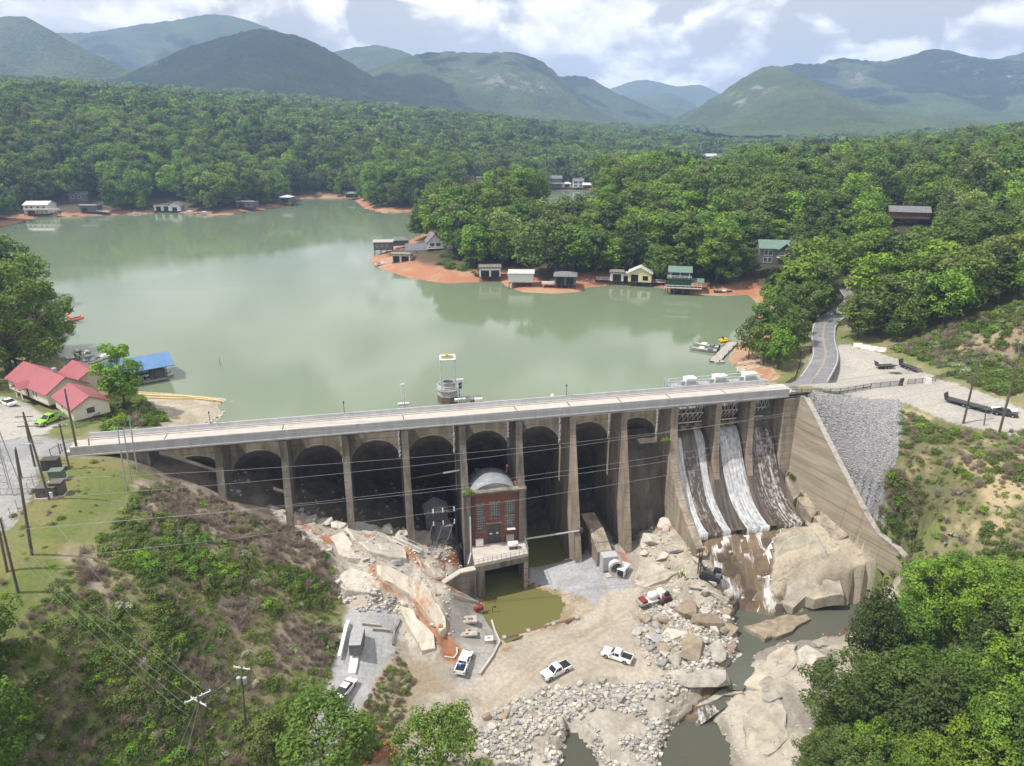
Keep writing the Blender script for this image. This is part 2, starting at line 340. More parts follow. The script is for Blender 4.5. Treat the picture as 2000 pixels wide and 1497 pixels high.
# ---------------------------------------------------------------- ground survey: sighted points with their level in metres above the lake
CP = [G(*p) for p in [
 # left bank plateau, road, car park
 (0,870,5.3),(100,880,5.3),(60,800,5.3),(200,900,5.2),(250,908,4.4),(100,950,5),(160,930,5),(40,960,5),(97,977,5),(62,1085,3.4),(35,1160,1),(200,960,4.4),(270,930,3.2),(0,960,5.2),(-80,880,5.4),(-80,1000,5),
 (60,770,5.3),(150,800,5),(20,730,5.3),(60,690,4.5),(255,800,3.2),(300,800,2.2),(350,800,1.6),(410,800,1.2),(290,825,3.4),(200,835,4.6),(230,768,2.2),(150,770,5.2),(-60,760,5.4),(-60,650,6),
 # left mound
 (330,935,-.5),(400,962,-3.6),(424,958,-5),(400,1000,-3.2),(480,1010,-8.5),(500,1050,-8),(550,1020,-11.2),(600,1100,-13),(640,1150,-17),(300,1000,1),(200,1050,2.2),(300,1150,-3),(450,1150,-9),(550,1200,-15),(640,1230,-21),(200,1200,-3),(100,1250,-3),(0,1200,0),(300,1300,-9),(450,1300,-16),(550,1320,-20),(0,1400,-9),(200,1450,-15),(400,1450,-21),(480,1440,-21.5),(520,1497,-25),(0,1600,-14),(300,1600,-22),(560,1400,-23.5),(-100,1300,-2),(-100,1100,2),
 # concrete track
 (690,1250,-22),(740,1220,-22),(770,1195,-22),(650,1370,-24.5),(610,1460,-26.5),(690,1165,-19.5),(680,1110,-17.5),(665,1290,-22.8),(560,1560,-28),
 (740,1330,-25.5),(745,1390,-27),(770,1300,-26),(800,1250,-26),(790,1420,-28.5),(760,1480,-29),(860,1480,-30),(790,1330,-27.3),
 # ledge below the left bays
 (556,1022,-11.2),(600,1040,-12.4),(640,1060,-13.5),(682,1038,-14.4),(700,1080,-15.6),(740,1070,-16.3),(720,1130,-18),(760,1160,-19),(800,1130,-20),(802,1064,-18.5),(840,1160,-21),(780,1090,-19),(840,1120,-22.2),(880,1165,-23.5),(860,1235,-24.5),(880,1270,-27),(850,1085,-21),(890,1075,-22.5),(870,1050,-22),(760,1030,-18),(640,1010,-14.5),(500,965,-8),(720,1020,-17),
 # pad, pool, gravel spit
 (920,1200,-27.5),(905,1250,-27.6),(905,1310,-28.2),(950,1265,-28),(940,1165,-29.3),(975,1230,-29.5),(870,1340,-28.3),(940,1390,-29.6),(1000,1340,-29.3),
 (1030,1190,-31.8),(1080,1195,-31.4),(1000,1225,-31.5),(960,1185,-31),(980,1130,-31.8),(1060,1090,-31.5),(1050,1060,-31.5),(920,1120,-28.5),(960,1110,-31.5),(1020,1160,-31.6),(960,1010,-31),
 (1075,1118,-27.7),(1110,1140,-27.7),(1150,1130,-27.4),(1190,1190,-28.3),(1125,1175,-28.6),(1130,1250,-29.1),(1060,1235,-29.3),(1020,1115,-28.2),(1100,1100,-27.4),(1124,1097,-26.6),(1222,1087,-26.2),
 (1160,1070,-26.4),(1215,1095,-26.5),(1250,1120,-27),(1260,1010,-24.5),(1225,1050,-26.5),
 # truck yard and tips
 (1100,1315,-29),(1205,1286,-29),(1160,1360,-29.3),(1050,1400,-29.6),(1000,1450,-30.8),(1200,1450,-31),(1250,1350,-29.5),(1120,1470,-32.4),(960,1480,-31),(1300,1400,-30.5),
 (1290,1040,-23),(1250,1080,-25.5),(1300,1100,-25),(1345,1080,-22.6),(1380,1110,-23.2),(1300,1150,-27.5),(1270,1170,-28.5),(1330,1200,-28),(1400,1180,-26.5),(1290,1260,-28.6),(1370,1240,-27.8),(1400,1270,-28.4),(1350,1320,-28.6),(1390,1330,-29),
 # river
 (1400,1060,-20.3),(1440,1045,-20.2),(1500,1030,-20.2),(1450,1110,-23.8),(1490,1150,-27.3),(1440,1170,-28.3),(1450,1212,-30.8),(1540,1203,-31.2),(1600,1195,-31),(1650,1200,-30.6),(1455,1260,-31.2),(1430,1310,-31.2),(1425,1340,-31.8),(1370,1370,-32.4),(1345,1430,-33.4),(1400,1440,-33.4),(1280,1480,-32.4),(1420,1490,-33.6),(1360,1520,-34),(1480,1225,-31.2),
 (1560,1080,-20.6),(1600,1055,-19.8),(1530,1150,-26),(1600,1130,-24.2),(1640,1150,-26),(1540,1182,-29.6),(1520,1100,-22.6),(1640,1090,-20.6),(1530,1010,-19.6),
 (1500,1330,-29.3),(1550,1275,-29.3),(1470,1400,-30),(1440,1400,-31),(1460,1480,-31),(1560,1450,-29.3),(1600,1310,-28),(1500,1275,-30.2),(1520,1560,-31),
 # right abutment
 (1672,1062,-20),(1745,1130,-21.2),(1580,788,4.9),(1750,790,4.9),(1750,900,-1.5),(1700,950,-6.5),(1705,1000,-11.5),(1735,1052,-15.5),(1800,900,0),(1900,900,2.5),(1980,900,4),(1800,1000,-6),(1900,1000,-3),(2000,1000,0),(1780,1100,-14),(1900,1100,-9),(2000,1100,-6),(1760,1200,-20),(1900,1200,-16),(2000,1250,-14),(1700,1300,-26),(1850,1350,-22),(2000,1400,-18),(1650,1450,-29),(1800,1450,-26),(2000,1490,-20),(2150,1100,-2),(2200,1400,-12),(1700,1600,-29),(2000,1650,-22),
 (1560,742,5.5),(1610,690,5.5),(1600,650,5.6),(1640,620,5.9),(1700,705,5.5),(1800,725,5.5),(1850,745,5.5),(1950,812,5.1),(1900,690,10),(1980,620,19),(1900,640,14),(1750,672,6.6),(1800,650,10),(1980,720,8),(1990,550,25),(1530,772,5.6),(1700,770,5.3),(1880,840,4.2),(1990,840,5),(2150,800,7),(2150,650,20),(1515,735,4.5),(1470,700,2),(1540,660,5),(1650,570,7),(1750,590,11)]]
# far ground: level of the land under the trees
CP += [(x, y, z) for x, y, z in [
 (0,45,-27),(50,45,-29),(-50,45,-22),(100,45,-22),(0,5,-26),(70,5,-28),(-70,5,-20),(0,-40,-26),(120,0,-20),(-130,10,-8),(170,20,-12),(-110,45,-12),(150,60,-14),
 (0,420,15),(30,350,6),(-20,330,4),(60,480,18),(150,460,22),(150,350,12),(240,400,26),(200,300,16),(260,300,26),(330,330,42),(430,420,46),(330,500,30),(250,560,22),(500,600,46),(120,620,12),(700,900,40),(420,800,26),(300,900,12),
 (-60,640,10),(-150,700,22),(-350,640,30),(-480,620,44),(-600,700,70),(-480,800,78),(-700,900,86),(-250,800,44),(-330,950,62),(-100,900,28),(0,800,10),(60,950,6),(180,1000,10),(150,1300,26),(300,1350,18),(420,1250,6),(520,1300,4),(0,1300,48),(-200,1300,66),(-500,1400,90),(-800,1300,110),(-900,700,90),(-350,480,10),(-300,250,10),(-250,180,8),(-220,330,6),(900,900,60),(900,500,70),(800,1500,22),(-900,1800,120),(0,1800,46),(500,1800,6),(380,1600,8),(650,1400,10),(250,1500,22),(900,1800,18),(-450,1800,95),
 (180,230,22),(220,250,30),(170,260,18),(120,260,9),(300,230,40)]]
CPA = np.array(CP); P2 = CPA[:, :2]
_D = np.hypot(P2[:, None, 0] - P2[None, :, 0], P2[:, None, 1] - P2[None, :, 1])
_n = len(P2); _A = np.zeros((_n + 1, _n + 1)); _A[:_n, :_n] = -_D + 0.0 * np.eye(_n); _A[:_n, _n] = 1; _A[_n, :_n] = 1
_A[:_n, :_n] -= .6 * np.eye(_n) * -1
WT = np.linalg.solve(_A, np.r_[CPA[:, 2], 0])
def rbf(X, Y):
    X = np.asarray(X, float); sh = X.shape; x = X.ravel(); y = np.asarray(Y, float).ravel(); o = np.empty(len(x))
    for i in range(0, len(x), 20000):
        d = np.hypot(x[i:i + 20000, None] - P2[None, :, 0], y[i:i + 20000, None] - P2[None, :, 1])
        o[i:i + 20000] = -d @ WT[:_n] + WT[_n]
    return o.reshape(sh)
# ---------------------------------------------------------------- shoreline of the lake (sighted at water level)
def g2(*a): return [G(x, y, 0)[:2] for x, y in a]
SH_L = g2((432,824),(452,806),(463,786),(440,778),(330,768),(272,764),(240,768),(200,752),(150,736),(132,725),(118,700),(104,676),(137,657),(122,636),(100,600),(60,560),(20,520)) + [(-190,235),(-260,300),(-330,400),(-340,520)]
SH_F = g2((28,428),(70,424),(110,424),(200,421),(290,418),(330,414),(360,419),(400,421),(440,422),(490,413),(540,406),(568,401),(580,389),(620,387),(670,388),(690,391),(712,409),(742,416),(800,414),(870,408),(950,396),(1040,381),(1075,371),(1100,370),(1145,371),(1180,373),(1250,380))
SH_P = g2((1240,392),(1180,397),(1120,402),(1080,408),(1000,425),(900,440),(830,455),(790,475),(745,495),(725,504),(722,513),(745,526),(800,544),(870,554),(935,551),(975,549),(990,561),(1020,571),(1080,574),(1130,571),(1150,561),(1180,557),(1250,556),(1300,566),(1360,576),(1420,579),(1460,576),(1475,590),(1478,620),(1462,655),(1440,672),(1422,702),(1440,724),(1468,742),(1488,754))
DAMU = [W(146, 6)[:2], W(20, 6)[:2]]
LAKE = SH_L + SH_F + SH_P + DAMU
ARM = g2((1340,330),(1345,321),(1370,318),(1405,317),(1408,324),(1395,331))
SEGS = [(a, b) for S_ in (SH_L, SH_F, SH_P) for a, b in zip(S_[:-1], S_[1:])] + [(SH_L[-1], SH_F[0]), (SH_F[-1], SH_P[0])]
SEGA = list(zip(ARM, ARM[1:] + ARM[:1]))
def shore(X, Y):
    d = dist_lines(X, Y, SEGS); d = np.where(inpoly(X, Y, LAKE), d, -d)
    e = dist_lines(X, Y, SEGA); e = np.where(inpoly(X, Y, ARM), e, -e)
    return np.maximum(d, e)
def height(X, Y, sdist=None):
    X = np.asarray(X, float); Y = np.asarray(Y, float)
    hr = rbf(X, Y); d = shore(X, Y) if sdist is None else sdist
    s, n = SN(X, Y)
    land = np.minimum(np.maximum(hr, .5), .02 + .15 * np.maximum(-d, 0) + .0018 * np.maximum(-d, 0) ** 2)
    up = np.where(d > 0, -.4 * d, land)
    down = (n < 33) & (s > 5) & (s < 147)
    dn = n < 2
    far = Y > 420
    w = np.where(down | dn, 0.0, np.where((s > 5) & (s < 147), smooth(33, 40, n), smooth(2, 12, n)))
    h = hr * (1 - w) + up * w
    ws = np.interp(-n, [2.2, 13.6, 23.4, 26.4, 30.6, 34], [149.3, 151.0, 152.6, 153.2, 154.4, 155.2]); ft = np.interp(-n, [2.2, 13.6, 23.4, 26.4, 30.6, 34], [-17, -19.6, -21.6, -22.3, -23.1, -24.1]); tp = np.interp(-n, [2.2, 13.6, 23.4, 26.4, 30.6, 34], [5.2, -5.0, -13.6, -15.6, -16.6, -18.2])
    h = np.where((s > 119) & (s < ws) & (n > -14.2) & (n < 3), np.minimum(h, -20.4), h)
    h = np.where((s > 143) & (s < ws) & (n > -36) & (n < -2), np.minimum(h, ft + 1.2 * smooth(8, 1, ws - s)), h)
    h = np.where((s >= ws) & (s < ws + 34) & (n > -36) & (n < 1.5), np.where(s < ws + 2, tp - .95, np.maximum(h, tp - .95 - np.maximum(0, s - ws - 2) * .12)), h)
    return h
# ---------------------------------------------------------------- near ground grid
NX0, NX1, NY0, NY1, NS = -150.0, 180.0, 54.0, 216.0, .66
gx = np.linspace(NX0, NX1, int((NX1 - NX0) / NS) + 1); gy = np.linspace(NY0, NY1, int((NY1 - NY0) / NS) + 1)
GX, GY = np.meshgrid(gx, gy); DSH = shore(GX, GY); GZ = height(GX, GY, DSH)
def gz(x, y):
    x = np.asarray(x, float); y = np.asarray(y, float)
    i = np.clip((x - NX0) / (gx[1] - gx[0]), 0, len(gx) - 1.001); j = np.clip((y - NY0) / (gy[1] - gy[0]), 0, len(gy) - 1.001)
    i0 = i.astype(int); j0 = j.astype(int); a = i - i0; b = j - j0
    return (GZ[j0, i0] * (1 - a) + GZ[j0, i0 + 1] * a) * (1 - b) + (GZ[j0 + 1, i0] * (1 - a) + GZ[j0 + 1, i0 + 1] * a) * b
_T = np.arange(70, 330, .25)
def GT(px, py, dz=0.0):
    """the ground point sighted at a photo position"""
    r = ray(px, py); X = r[0] * _T; Y = r[1] * _T; Z = HC + r[2] * _T
    k = np.nonzero((Z <= gz(X, Y)) & (Y > NY0))[0]
    if len(k) == 0 or k[0] == 0: return G(px, py, -20 if len(k) == 0 else float(gz(X[0], Y[0])))
    i = k[0]; z = float(gz(X[i], Y[i]))
    return (float(X[i]), float(Y[i]), z + dz)
def zonepoly(*pts): return [GT(x, y)[:2] for x, y in pts]
ZP = {
 'lawn': ((100,893),(285,925),(262,955),(200,1000),(140,1050),(110,1110),(60,1180),(0,1240),(-120,1240),(-120,1020),(20,1000),(70,950),(90,920)),
 'lawn2': ((70,850),(150,858),(150,842),(215,815),(260,770),(210,765),(130,830),(80,835)),
 'yard': ((-120,905),(60,890),(80,930),(50,985),(10,1040),(-120,1030)),
 'parking': ((-120,775),(10,775),(55,790),(110,832),(90,848),(0,862),(-120,862)),
 'road_l': ((-120,862),(0,862),(80,852),(152,866),(152,890),(60,893),(0,905),(-120,905)),
 'spit': ((250,766),(330,764),(470,776),(470,805),(440,832),(380,842),(290,838),(330,815),(300,795)),
 'ledge': ((520,990),(575,1005),(690,1020),(800,1040),(905,1060),(910,1140),(890,1180),(882,1280),(850,1285),(795,1255),(760,1190),(655,1170),(640,1100),(600,1050)),
 'baysl': ((280,930),(420,915),(560,915),(800,930),(905,960),(905,1060),(800,1040),(560,1000),(420,950)),
 'track': ((680,1165),(795,1195),(775,1260),(692,1395),(640,1497),(560,1497),(620,1420),(650,1330),(662,1250)),
 'redbank': ((760,1300),(700,1400),(640,1497),(760,1497),(800,1440),(810,1370),(870,1340),(830,1290)),
 'pad': ((868,1175),(930,1160),(958,1200),(985,1240),(962,1300),(935,1335),(885,1335),(880,1265)),
 'gravel': ((1005,1110),(1060,1090),(1130,1090),(1180,1040),(1235,1090),(1235,1150),(1160,1180),(1085,1158),(1020,1150)),
 'dirt': ((930,1390),(935,1335),(985,1250),(1135,1212),(1190,1160),(1250,1150),(1250,1200),(1232,1250),(1320,1330),(1180,1325),(1060,1350),(980,1400)),
 'bank': ((1000,1150),(1085,1158),(1160,1180),(1135,1212),(985,1250),(1095,1210),(1095,1180)),
 'rocks_r': ((1225,1010),(1350,1060),(1395,1100),(1440,1200),(1440,1270),(1420,1330),(1320,1390),(1240,1270),(1240,1200),(1260,1120)),
 'tip': ((930,1400),(1060,1345),(1330,1330),(1375,1400),(1300,1520),(930,1520)),
 'river': ((1365,1055),(1560,985),(1530,1040),(1510,1100),(1510,1160),(1540,1185),(1690,1185),(1690,1230),(1580,1240),(1450,1275),(1430,1340),(1400,1400),(1420,1520),(1280,1520),(1330,1400),(1420,1320),(1440,1270),(1430,1180),(1390,1090)),
 'slab_r': ((1505,1060),(1540,1000),(1600,1000),(1680,1070),(1780,1130),(1690,1190),(1540,1190),(1505,1160)),
 'slab_low': ((1440,1270),(1580,1240),(1640,1290),(1580,1520),(1420,1520),(1405,1410)),
 'riprap': ((1568,780),(1755,782),(1765,830),(1745,930),(1720,990),(1735,1060),(1690,1010)),
 'lot': ((1545,775),(1580,700),(1650,672),(1720,690),(1840,742),(1980,790),(2080,830),(2080,860),(1960,850),(1870,830),(1760,786)),
 'cut': ((1860,690),(1960,610),(2100,580),(2100,760),(1960,780),(1880,740)),
 'slope_r': ((1755,790),(1870,835),(2100,860),(2100,1050),(1900,1060),(1760,1060),(1730,1000),(1750,930)),
 'bank_r': ((1420,660),(1475,650),(1490,700),(1520,735),(1490,758),(1440,730)),
 'grass_r': ((1500,740),(1560,690),(1565,745),(1530,768)),
}
ZW = {k: zonepoly(*v) for k, v in ZP.items()}
wx = GX + (fbm(GX * .35, GY * .35, 3) - .5) * 2.6; wy = GY + (fbm(GX * .35, GY * .35, 9) - .5) * 2.6
floor_ = (GZ < -19) & (GX > -30) & (GX < 75) & (GY > 66)
COLB = None
def zin(k, warp=True): return inpoly(wx, wy, ZW[k]) if warp else inpoly(GX, GY, ZW[k])
nA = fbm(GX * .12, GY * .12, 21, 5); nB = fbm(GX * .45, GY * .45, 33, 4); nC = fbm(GX * .05, GY * .05, 44, 3)
def lerp(a, b, t): return np.asarray(a)[None, None] * (1 - t[..., None]) + np.asarray(b)[None, None] * t[..., None]
COL = lerp((.155, .175, .055), (.25, .215, .12), smooth(.44, .64, nA * .6 + nB * .4))          # scrubby ground
COL = np.where((floor_ & (fbm(GX * .2, GY * .2, 50, 3) > .1))[..., None], lerp((.40, .36, .295), (.30, .265, .21), smooth(.4, .6, nB)), COL)
s_g, n_g = SN(GX, GY); _u = (n_g > -3.5) & (n_g < 36) & (s_g > 10) & (s_g < 150); COL = np.where(_u[..., None], lerp((.10, .085, .066), (.17, .145, .115), smooth(.4, .6, nB)), COL)  # ground under the dam: shade beneath the arches put into the rock colour
def paint(k, a, b, t=None, warp=True):
    m = zin(k, warp); c = lerp(a, b, smooth(.35, .65, nB) if t is None else t); COL[m] = c[m]; return m
paint('slope_r', (.13, .13, .055), (.38, .30, .18), smooth(.40, .58, nA * .6 + nB * .4))
paint('cut', (.10, .115, .05), (.30, .235, .15), smooth(.42, .6, nB))
paint('lawn', (.125, .155, .035), (.185, .17, .06), smooth(.45, .7, nA)); paint('lawn2', (.10, .14, .04), (.19, .18, .06))
paint('grass_r', (.15, .17, .05), (.24, .22, .09))
paint('yard', (.29, .285, .28), (.34, .335, .325)); paint('parking', (.42, .395, .355), (.38, .36, .325), warp=False); paint('road_l', (.25, .25, .255), (.31, .31, .31), warp=False)
paint('spit', (.44, .385, .30), (.34, .29, .215)); paint('baysl', (.11, .095, .075), (.18, .155, .12))  # baysl: bay floor rock, colour darkened to deepen the shade there
m_track = paint('track', (.36, .36, .365), (.42, .415, .41)); paint('redbank', (.30, .24, .17), (.33, .14, .07), smooth(.45, .62, nA))
LEDGE = paint('ledge', (.50, .46, .395), (.38, .335, .27), smooth(.4, .64, nA * .5 + nB * .5))
paint('pad', (.36, .345, .32), (.27, .255, .235)); paint('gravel', (.36, .36, .375), (.31, .305, .31)); paint('bank', (.40, .33, .24), (.27, .205, .13))
TIP = paint('tip', (.43, .395, .345), (.33, .295, .245)); paint('dirt', (.43, .38, .31), (.365, .32, .26), smooth(.35, .65, nA))
RR = paint('rocks_r', (.42, .375, .305), (.30, .262, .21)); RIV = paint('river', (.17, .12, .075), (.09, .07, .05))
SR = paint('slab_r', (.43, .375, .285), (.28, .24, .185), smooth(.42, .62, nA * .7 + nB * .3)); SL = paint('slab_low', (.42, .38, .315), (.25, .225, .19), smooth(.42, .58, nA * .7 + nB * .3))
RIP = paint('riprap', (.27, .27, .28), (.22, .22, .23)); paint('lot', (.345, .33, .31), (.40, .37, .33), smooth(.4, .6, nA)); paint('bank_r', (.46, .37, .27), (.38, .20, .11), smooth(.45, .6, nB))
COL[(DSH > -5.5) & (GY > 150) & (GX > -40) & (GX < 90) & (SN(GX, GY)[1] > 38)] = (.40, .24, .15)
BRUSH = [zonepoly(*q) for q in (((255,965),(330,930),(420,970),(560,1025),(645,1085),(660,1160),(600,1125),(520,1095),(430,1065),(350,1020),(280,1005)), ((565,1195),(645,1225),(650,1310),(560,1295)), ((430,1165),(525,1165),(505,1235),(440,1235)), ((150,1075),(235,1085),(225,1185),(145,1155)), ((370,1285),(465,1295),(455,1345),(375,1335)))]
BR = np.zeros(GX.shape, bool)
for q in BRUSH: BR |= inpoly(wx + (nA - .5) * 10, wy + (nA - .5) * 10, q)
COL = np.where(BR[..., None], lerp((.25, .205, .155), (.34, .285, .225), smooth(.4, .6, nB)), COL)
# rust-coloured seepage over the ledge
def seep(pts, w):
    P = [GT(x, y)[:2] for x, y in pts]; d = dist_lines(wx, wy, list(zip(P[:-1], P[1:])))
    k = smooth(w * 1.5, w * .5, d + (nB - .5) * 1.5) * .85; COL[:] = COL * (1 - k[..., None]) + np.array((.34, .12, .04))[None, None] * k[..., None]
for pts, w in [(((590,1025),(625,1050),(680,1055),(720,1050)), .9), (((800,1088),(830,1110),(850,1130),(905,1145)), 1.4), (((725,1112),(765,1150),(800,1165),(825,1175)), 1.0), (((825,1170),(845,1215),(865,1250),(882,1280)), 1.7), (((845,1140),(880,1150),(905,1165)), .5), (((1265,1015),(1300,1030),(1310,1022)), 1.5), (((905,1090),(880,1098),(855,1092)), 1.3), (((930,1150),(945,1175)), 1.0), (((1205,1080),(1232,1100)), .8), (((690,1170),(650,1165)), .4), (((880,1290),(895,1275)), .6), (((985,1275),(1000,1270)), .6)]: seep(pts, w)
for pts, w in [(((950,1385),(1010,1330),(1080,1275),(1150,1235),(1220,1190)), .28), (((965,1390),(1025,1336),(1095,1283),(1165,1243),(1235,1196)), .28), (((1010,1370),(1100,1330),(1180,1300),(1250,1310)), .25), (((1180,1220),(1190,1170),(1170,1120)), .3), (((1020,1300),(1100,1250),(1190,1215)), .35)]:
    P = [GT(x, y)[:2] for x, y in pts]; d = dist_lines(GX + (nB - .5) * .8, GY + (nA - .5) * 2, list(zip(P[:-1], P[1:]))); k = smooth(w * 2.6, w * .6, d) * .38; COL[:] = COL * (1 - k[..., None]) + np.array((.27, .215, .155))[None, None] * k[..., None]
# broken bedrock: blocks with their own height and tilt
ROCK = LEDGE | TIP | RR | SL
def blocks(mask, size, amp, seed):
    r = np.random.default_rng(seed); ys, xs = np.nonzero(mask); x = GX[ys, xs]; y = GY[ys, xs]
    gi = np.floor(x / size).astype(int); gj = np.floor(y / size).astype(int); best = np.full(len(x), 1e9); dz = np.zeros(len(x))
    for a in (-1, 0, 1):
        for b in (-1, 0, 1):
            ci, cj = gi + a, gj + b
            hsh = lambda q: ((np.sin(ci * 127.1 + cj * 311.7 + q * 74.7 + seed) * 43758.5453) % 1.0)
            cx = (ci + hsh(1)) * size; cy_ = (cj + hsh(2)) * size; d = np.hypot(x - cx, (y - cy_) * 1.0)
            v = (hsh(3) - .5) * amp + (x - cx) * (hsh(4) - .5) * .35 + (y - cy_) * (hsh(5) - .6) * .35
            k = d < best; best[k] = d[k]; dz[k] = v[k]
    o = np.zeros(GX.shape); o[ys, xs] = dz; return o
DISP = blocks(LEDGE, 3.6, 1.1, 1) + blocks(ROCK, 1.7, .45, 2) + (SR | SL) * ((nA - .5) * 1.5) + RIV * ((nB - .5) * .9)
DISP += np.where(ROCK | RIV | SR, (fbm(GX * .9, GY * .9, 5, 3) - .5) * .35, (nB - .5) * .25 * (GZ < 4))
flat = zin('parking', False) | zin('road_l', False) | zin('pad', False) | zin('lot', False)
DISP[flat] = 0; DISP *= np.where(DSH > -8, 0, 1) if False else 1
DISP *= smooth(2.5, 9.0, -DSH) if False else 1
near_shore = (SN(GX, GY)[1] > 4) & (DSH > -6); DISP[near_shore] *= .25
GZ = GZ + DISP
def carve(px, z, zfloor, rim=None):
    P = [G(x, y, z)[:2] for x, y in px]; m = inpoly(GX + (nB - .5) * 1.6, GY + (nA - .5) * 1.6, P); d = dist_lines(GX, GY, list(zip(P, P[1:] + P[:1])))
    GZ[m] = np.minimum(GZ[m], np.maximum(zfloor, z - .05 - .5 * d[m]))
    if rim: k = ~m & (d < rim); GZ[k] = np.maximum(GZ[k], z + .12 + .12 * np.minimum(d[k], 3))
carve([(1436,1190),(1500,1202),(1545,1203),(1590,1183),(1720,1175),(1720,1235),(1590,1238),(1540,1248),(1500,1264),(1472,1278),(1462,1300),(1442,1340),(1424,1338),(1430,1280),(1444,1245),(1432,1215)], -30.45, -31.6)
carve([(1422,1332),(1458,1298),(1470,1288),(1455,1335),(1434,1362),(1390,1395),(1345,1412),(1332,1392),(1380,1362)], -31.4, -32.2)
carve([(1325,1398),(1350,1410),(1388,1400),(1412,1422),(1424,1500),(1432,1580),(1262,1580),(1288,1470),(1302,1432)], -32.75, -34)
carve([(1098,1418),(1130,1430),(1158,1462),(1178,1500),(1180,1580),(1090,1580)], -32.75, -34)
_q = zin('tip') & (GZ < -32.3) & ~inpoly(GX, GY, [G(x, y, -32.75)[:2] for x, y in ((1090,1410),(1130,1425),(1165,1460),(1185,1500),(1190,1590),(1080,1590))]) & ~inpoly(GX, GY, [G(x, y, -32.75)[:2] for x, y in ((1310,1385),(1420,1385),(1440,1590),(1255,1590),(1285,1470))])
GZ[_q] = -32.3 + (nB[_q] - .5) * .4
carve([(905,1040),(1140,1040),(1140,1098),(1030,1108),(1012,1146),(1022,1164),(1070,1166),(1098,1180),(1086,1206),(985,1246),(962,1206),(940,1160),(900,1125)], -29.0, -31)
_k = (zin('gravel') | zin('bank')) & (GZ < -28.75) & ~inpoly(GX, GY, [G(x, y, -29)[:2] for x, y in ((905,1040),(1140,1040),(1140,1100),(1030,1110),(1010,1146),(1022,1168),(1070,1170),(1102,1180),(1090,1210),(985,1250),(960,1206),(938,1160),(900,1125))])
GZ[_k] = -28.75 + (nB[_k] - .5) * .3
GMAT = mat('ground', .62, 1.02, 1.5, .95, .5, 4, attr='Col', bdist=.25, crack=.30, crack_attr='rocky')
nyg, nxg = GX.shape; idx = np.arange(nyg * nxg).reshape(nyg, nxg)
FQ = np.stack([idx[:-1, :-1], idx[:-1, 1:], idx[1:, 1:], idx[1:, :-1]], -1).reshape(-1, 4)
fz = GZ.ravel()[FQ].max(1); FQ = FQ[fz > -4.0] if False else FQ
me = np_mesh('ground', np.stack([GX.ravel(), GY.ravel(), GZ.ravel()], 1), FQ, GMAT, True)
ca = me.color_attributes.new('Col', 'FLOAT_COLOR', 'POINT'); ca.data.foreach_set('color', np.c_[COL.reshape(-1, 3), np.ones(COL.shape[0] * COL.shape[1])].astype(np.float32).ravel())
rk_ = me.attributes.new('rocky', 'FLOAT', 'POINT'); rk_.data.foreach_set('value', (ROCK | SR).astype(np.float32).ravel())
struct(link('ground', me))
# ---------------------------------------------------------------- far ground
FS = 12.0
fx = np.arange(-1590, 1590 + 1, FS); fy = np.arange(-30, 2304 + 1, FS); FX, FY = np.meshgrid(fx, fy)
FD = shore(FX, FY); FZ = height(FX, FY, FD)
FZ += np.where(FD < -30, (fbm(FX * .006, FY * .006, 70, 4) - .5) * 22 * smooth(500, 900, FY), 0)
FZ = np.where((FD < -14) & (FY > 420), np.maximum(FZ, 1.5), FZ)
fs, fn = SN(FX, FY)
def far_z(x, y):
    x = np.asarray(x, float); y = np.asarray(y, float)
    i = np.clip((x - fx[0]) / FS, 0, len(fx) - 1.001); j = np.clip((y - fy[0]) / FS, 0, len(fy) - 1.001); i0 = i.astype(int); j0 = j.astype(int); a = i - i0; b = j - j0
    return (FZ[j0, i0] * (1 - a) + FZ[j0, i0 + 1] * a) * (1 - b) + (FZ[j0 + 1, i0] * (1 - a) + FZ[j0 + 1, i0 + 1] * a) * b
def land_z(x, y):
    inn = (np.asarray(x) > NX0) & (np.asarray(x) < NX1) & (np.asarray(y) > NY0) & (np.asarray(y) < NY1)
    return np.where(inn, gz(x, y), far_z(x, y))
fi = np.arange(FX.size).reshape(FX.shape); FF = np.stack([fi[:-1, :-1], fi[:-1, 1:], fi[1:, 1:], fi[1:, :-1]], -1).reshape(-1, 4)
cxm = FX.ravel()[FF].mean(1); cym = FY.ravel()[FF].mean(1)
FF = FF[~((cxm > NX0) & (cxm < NX1) & (cym > NY0) & (cym < NY1))]
fcol = np.zeros(FX.shape + (3,)); fcol[:] = (.05, .045, .022); fcol[FY < 70] = (.12, .125, .045)
k = np.maximum(smooth(-16, -6, FD), smooth(-24, -14, FD) * ((FY < 350) & (FX > -90) & (FX < 45))); fcol = fcol * (1 - k[..., None]) + np.array((.36, .17, .095))[None, None] * k[..., None]
me = np_mesh('terrain', np.stack([FX.ravel(), FY.ravel(), FZ.ravel()], 1), FF, GMAT, True)
ca = me.color_attributes.new('Col', 'FLOAT_COLOR', 'POINT'); ca.data.foreach_set('color', np.c_[fcol.reshape(-1, 3), np.ones(FX.size)].astype(np.float32).ravel())
struct(link('terrain', me))
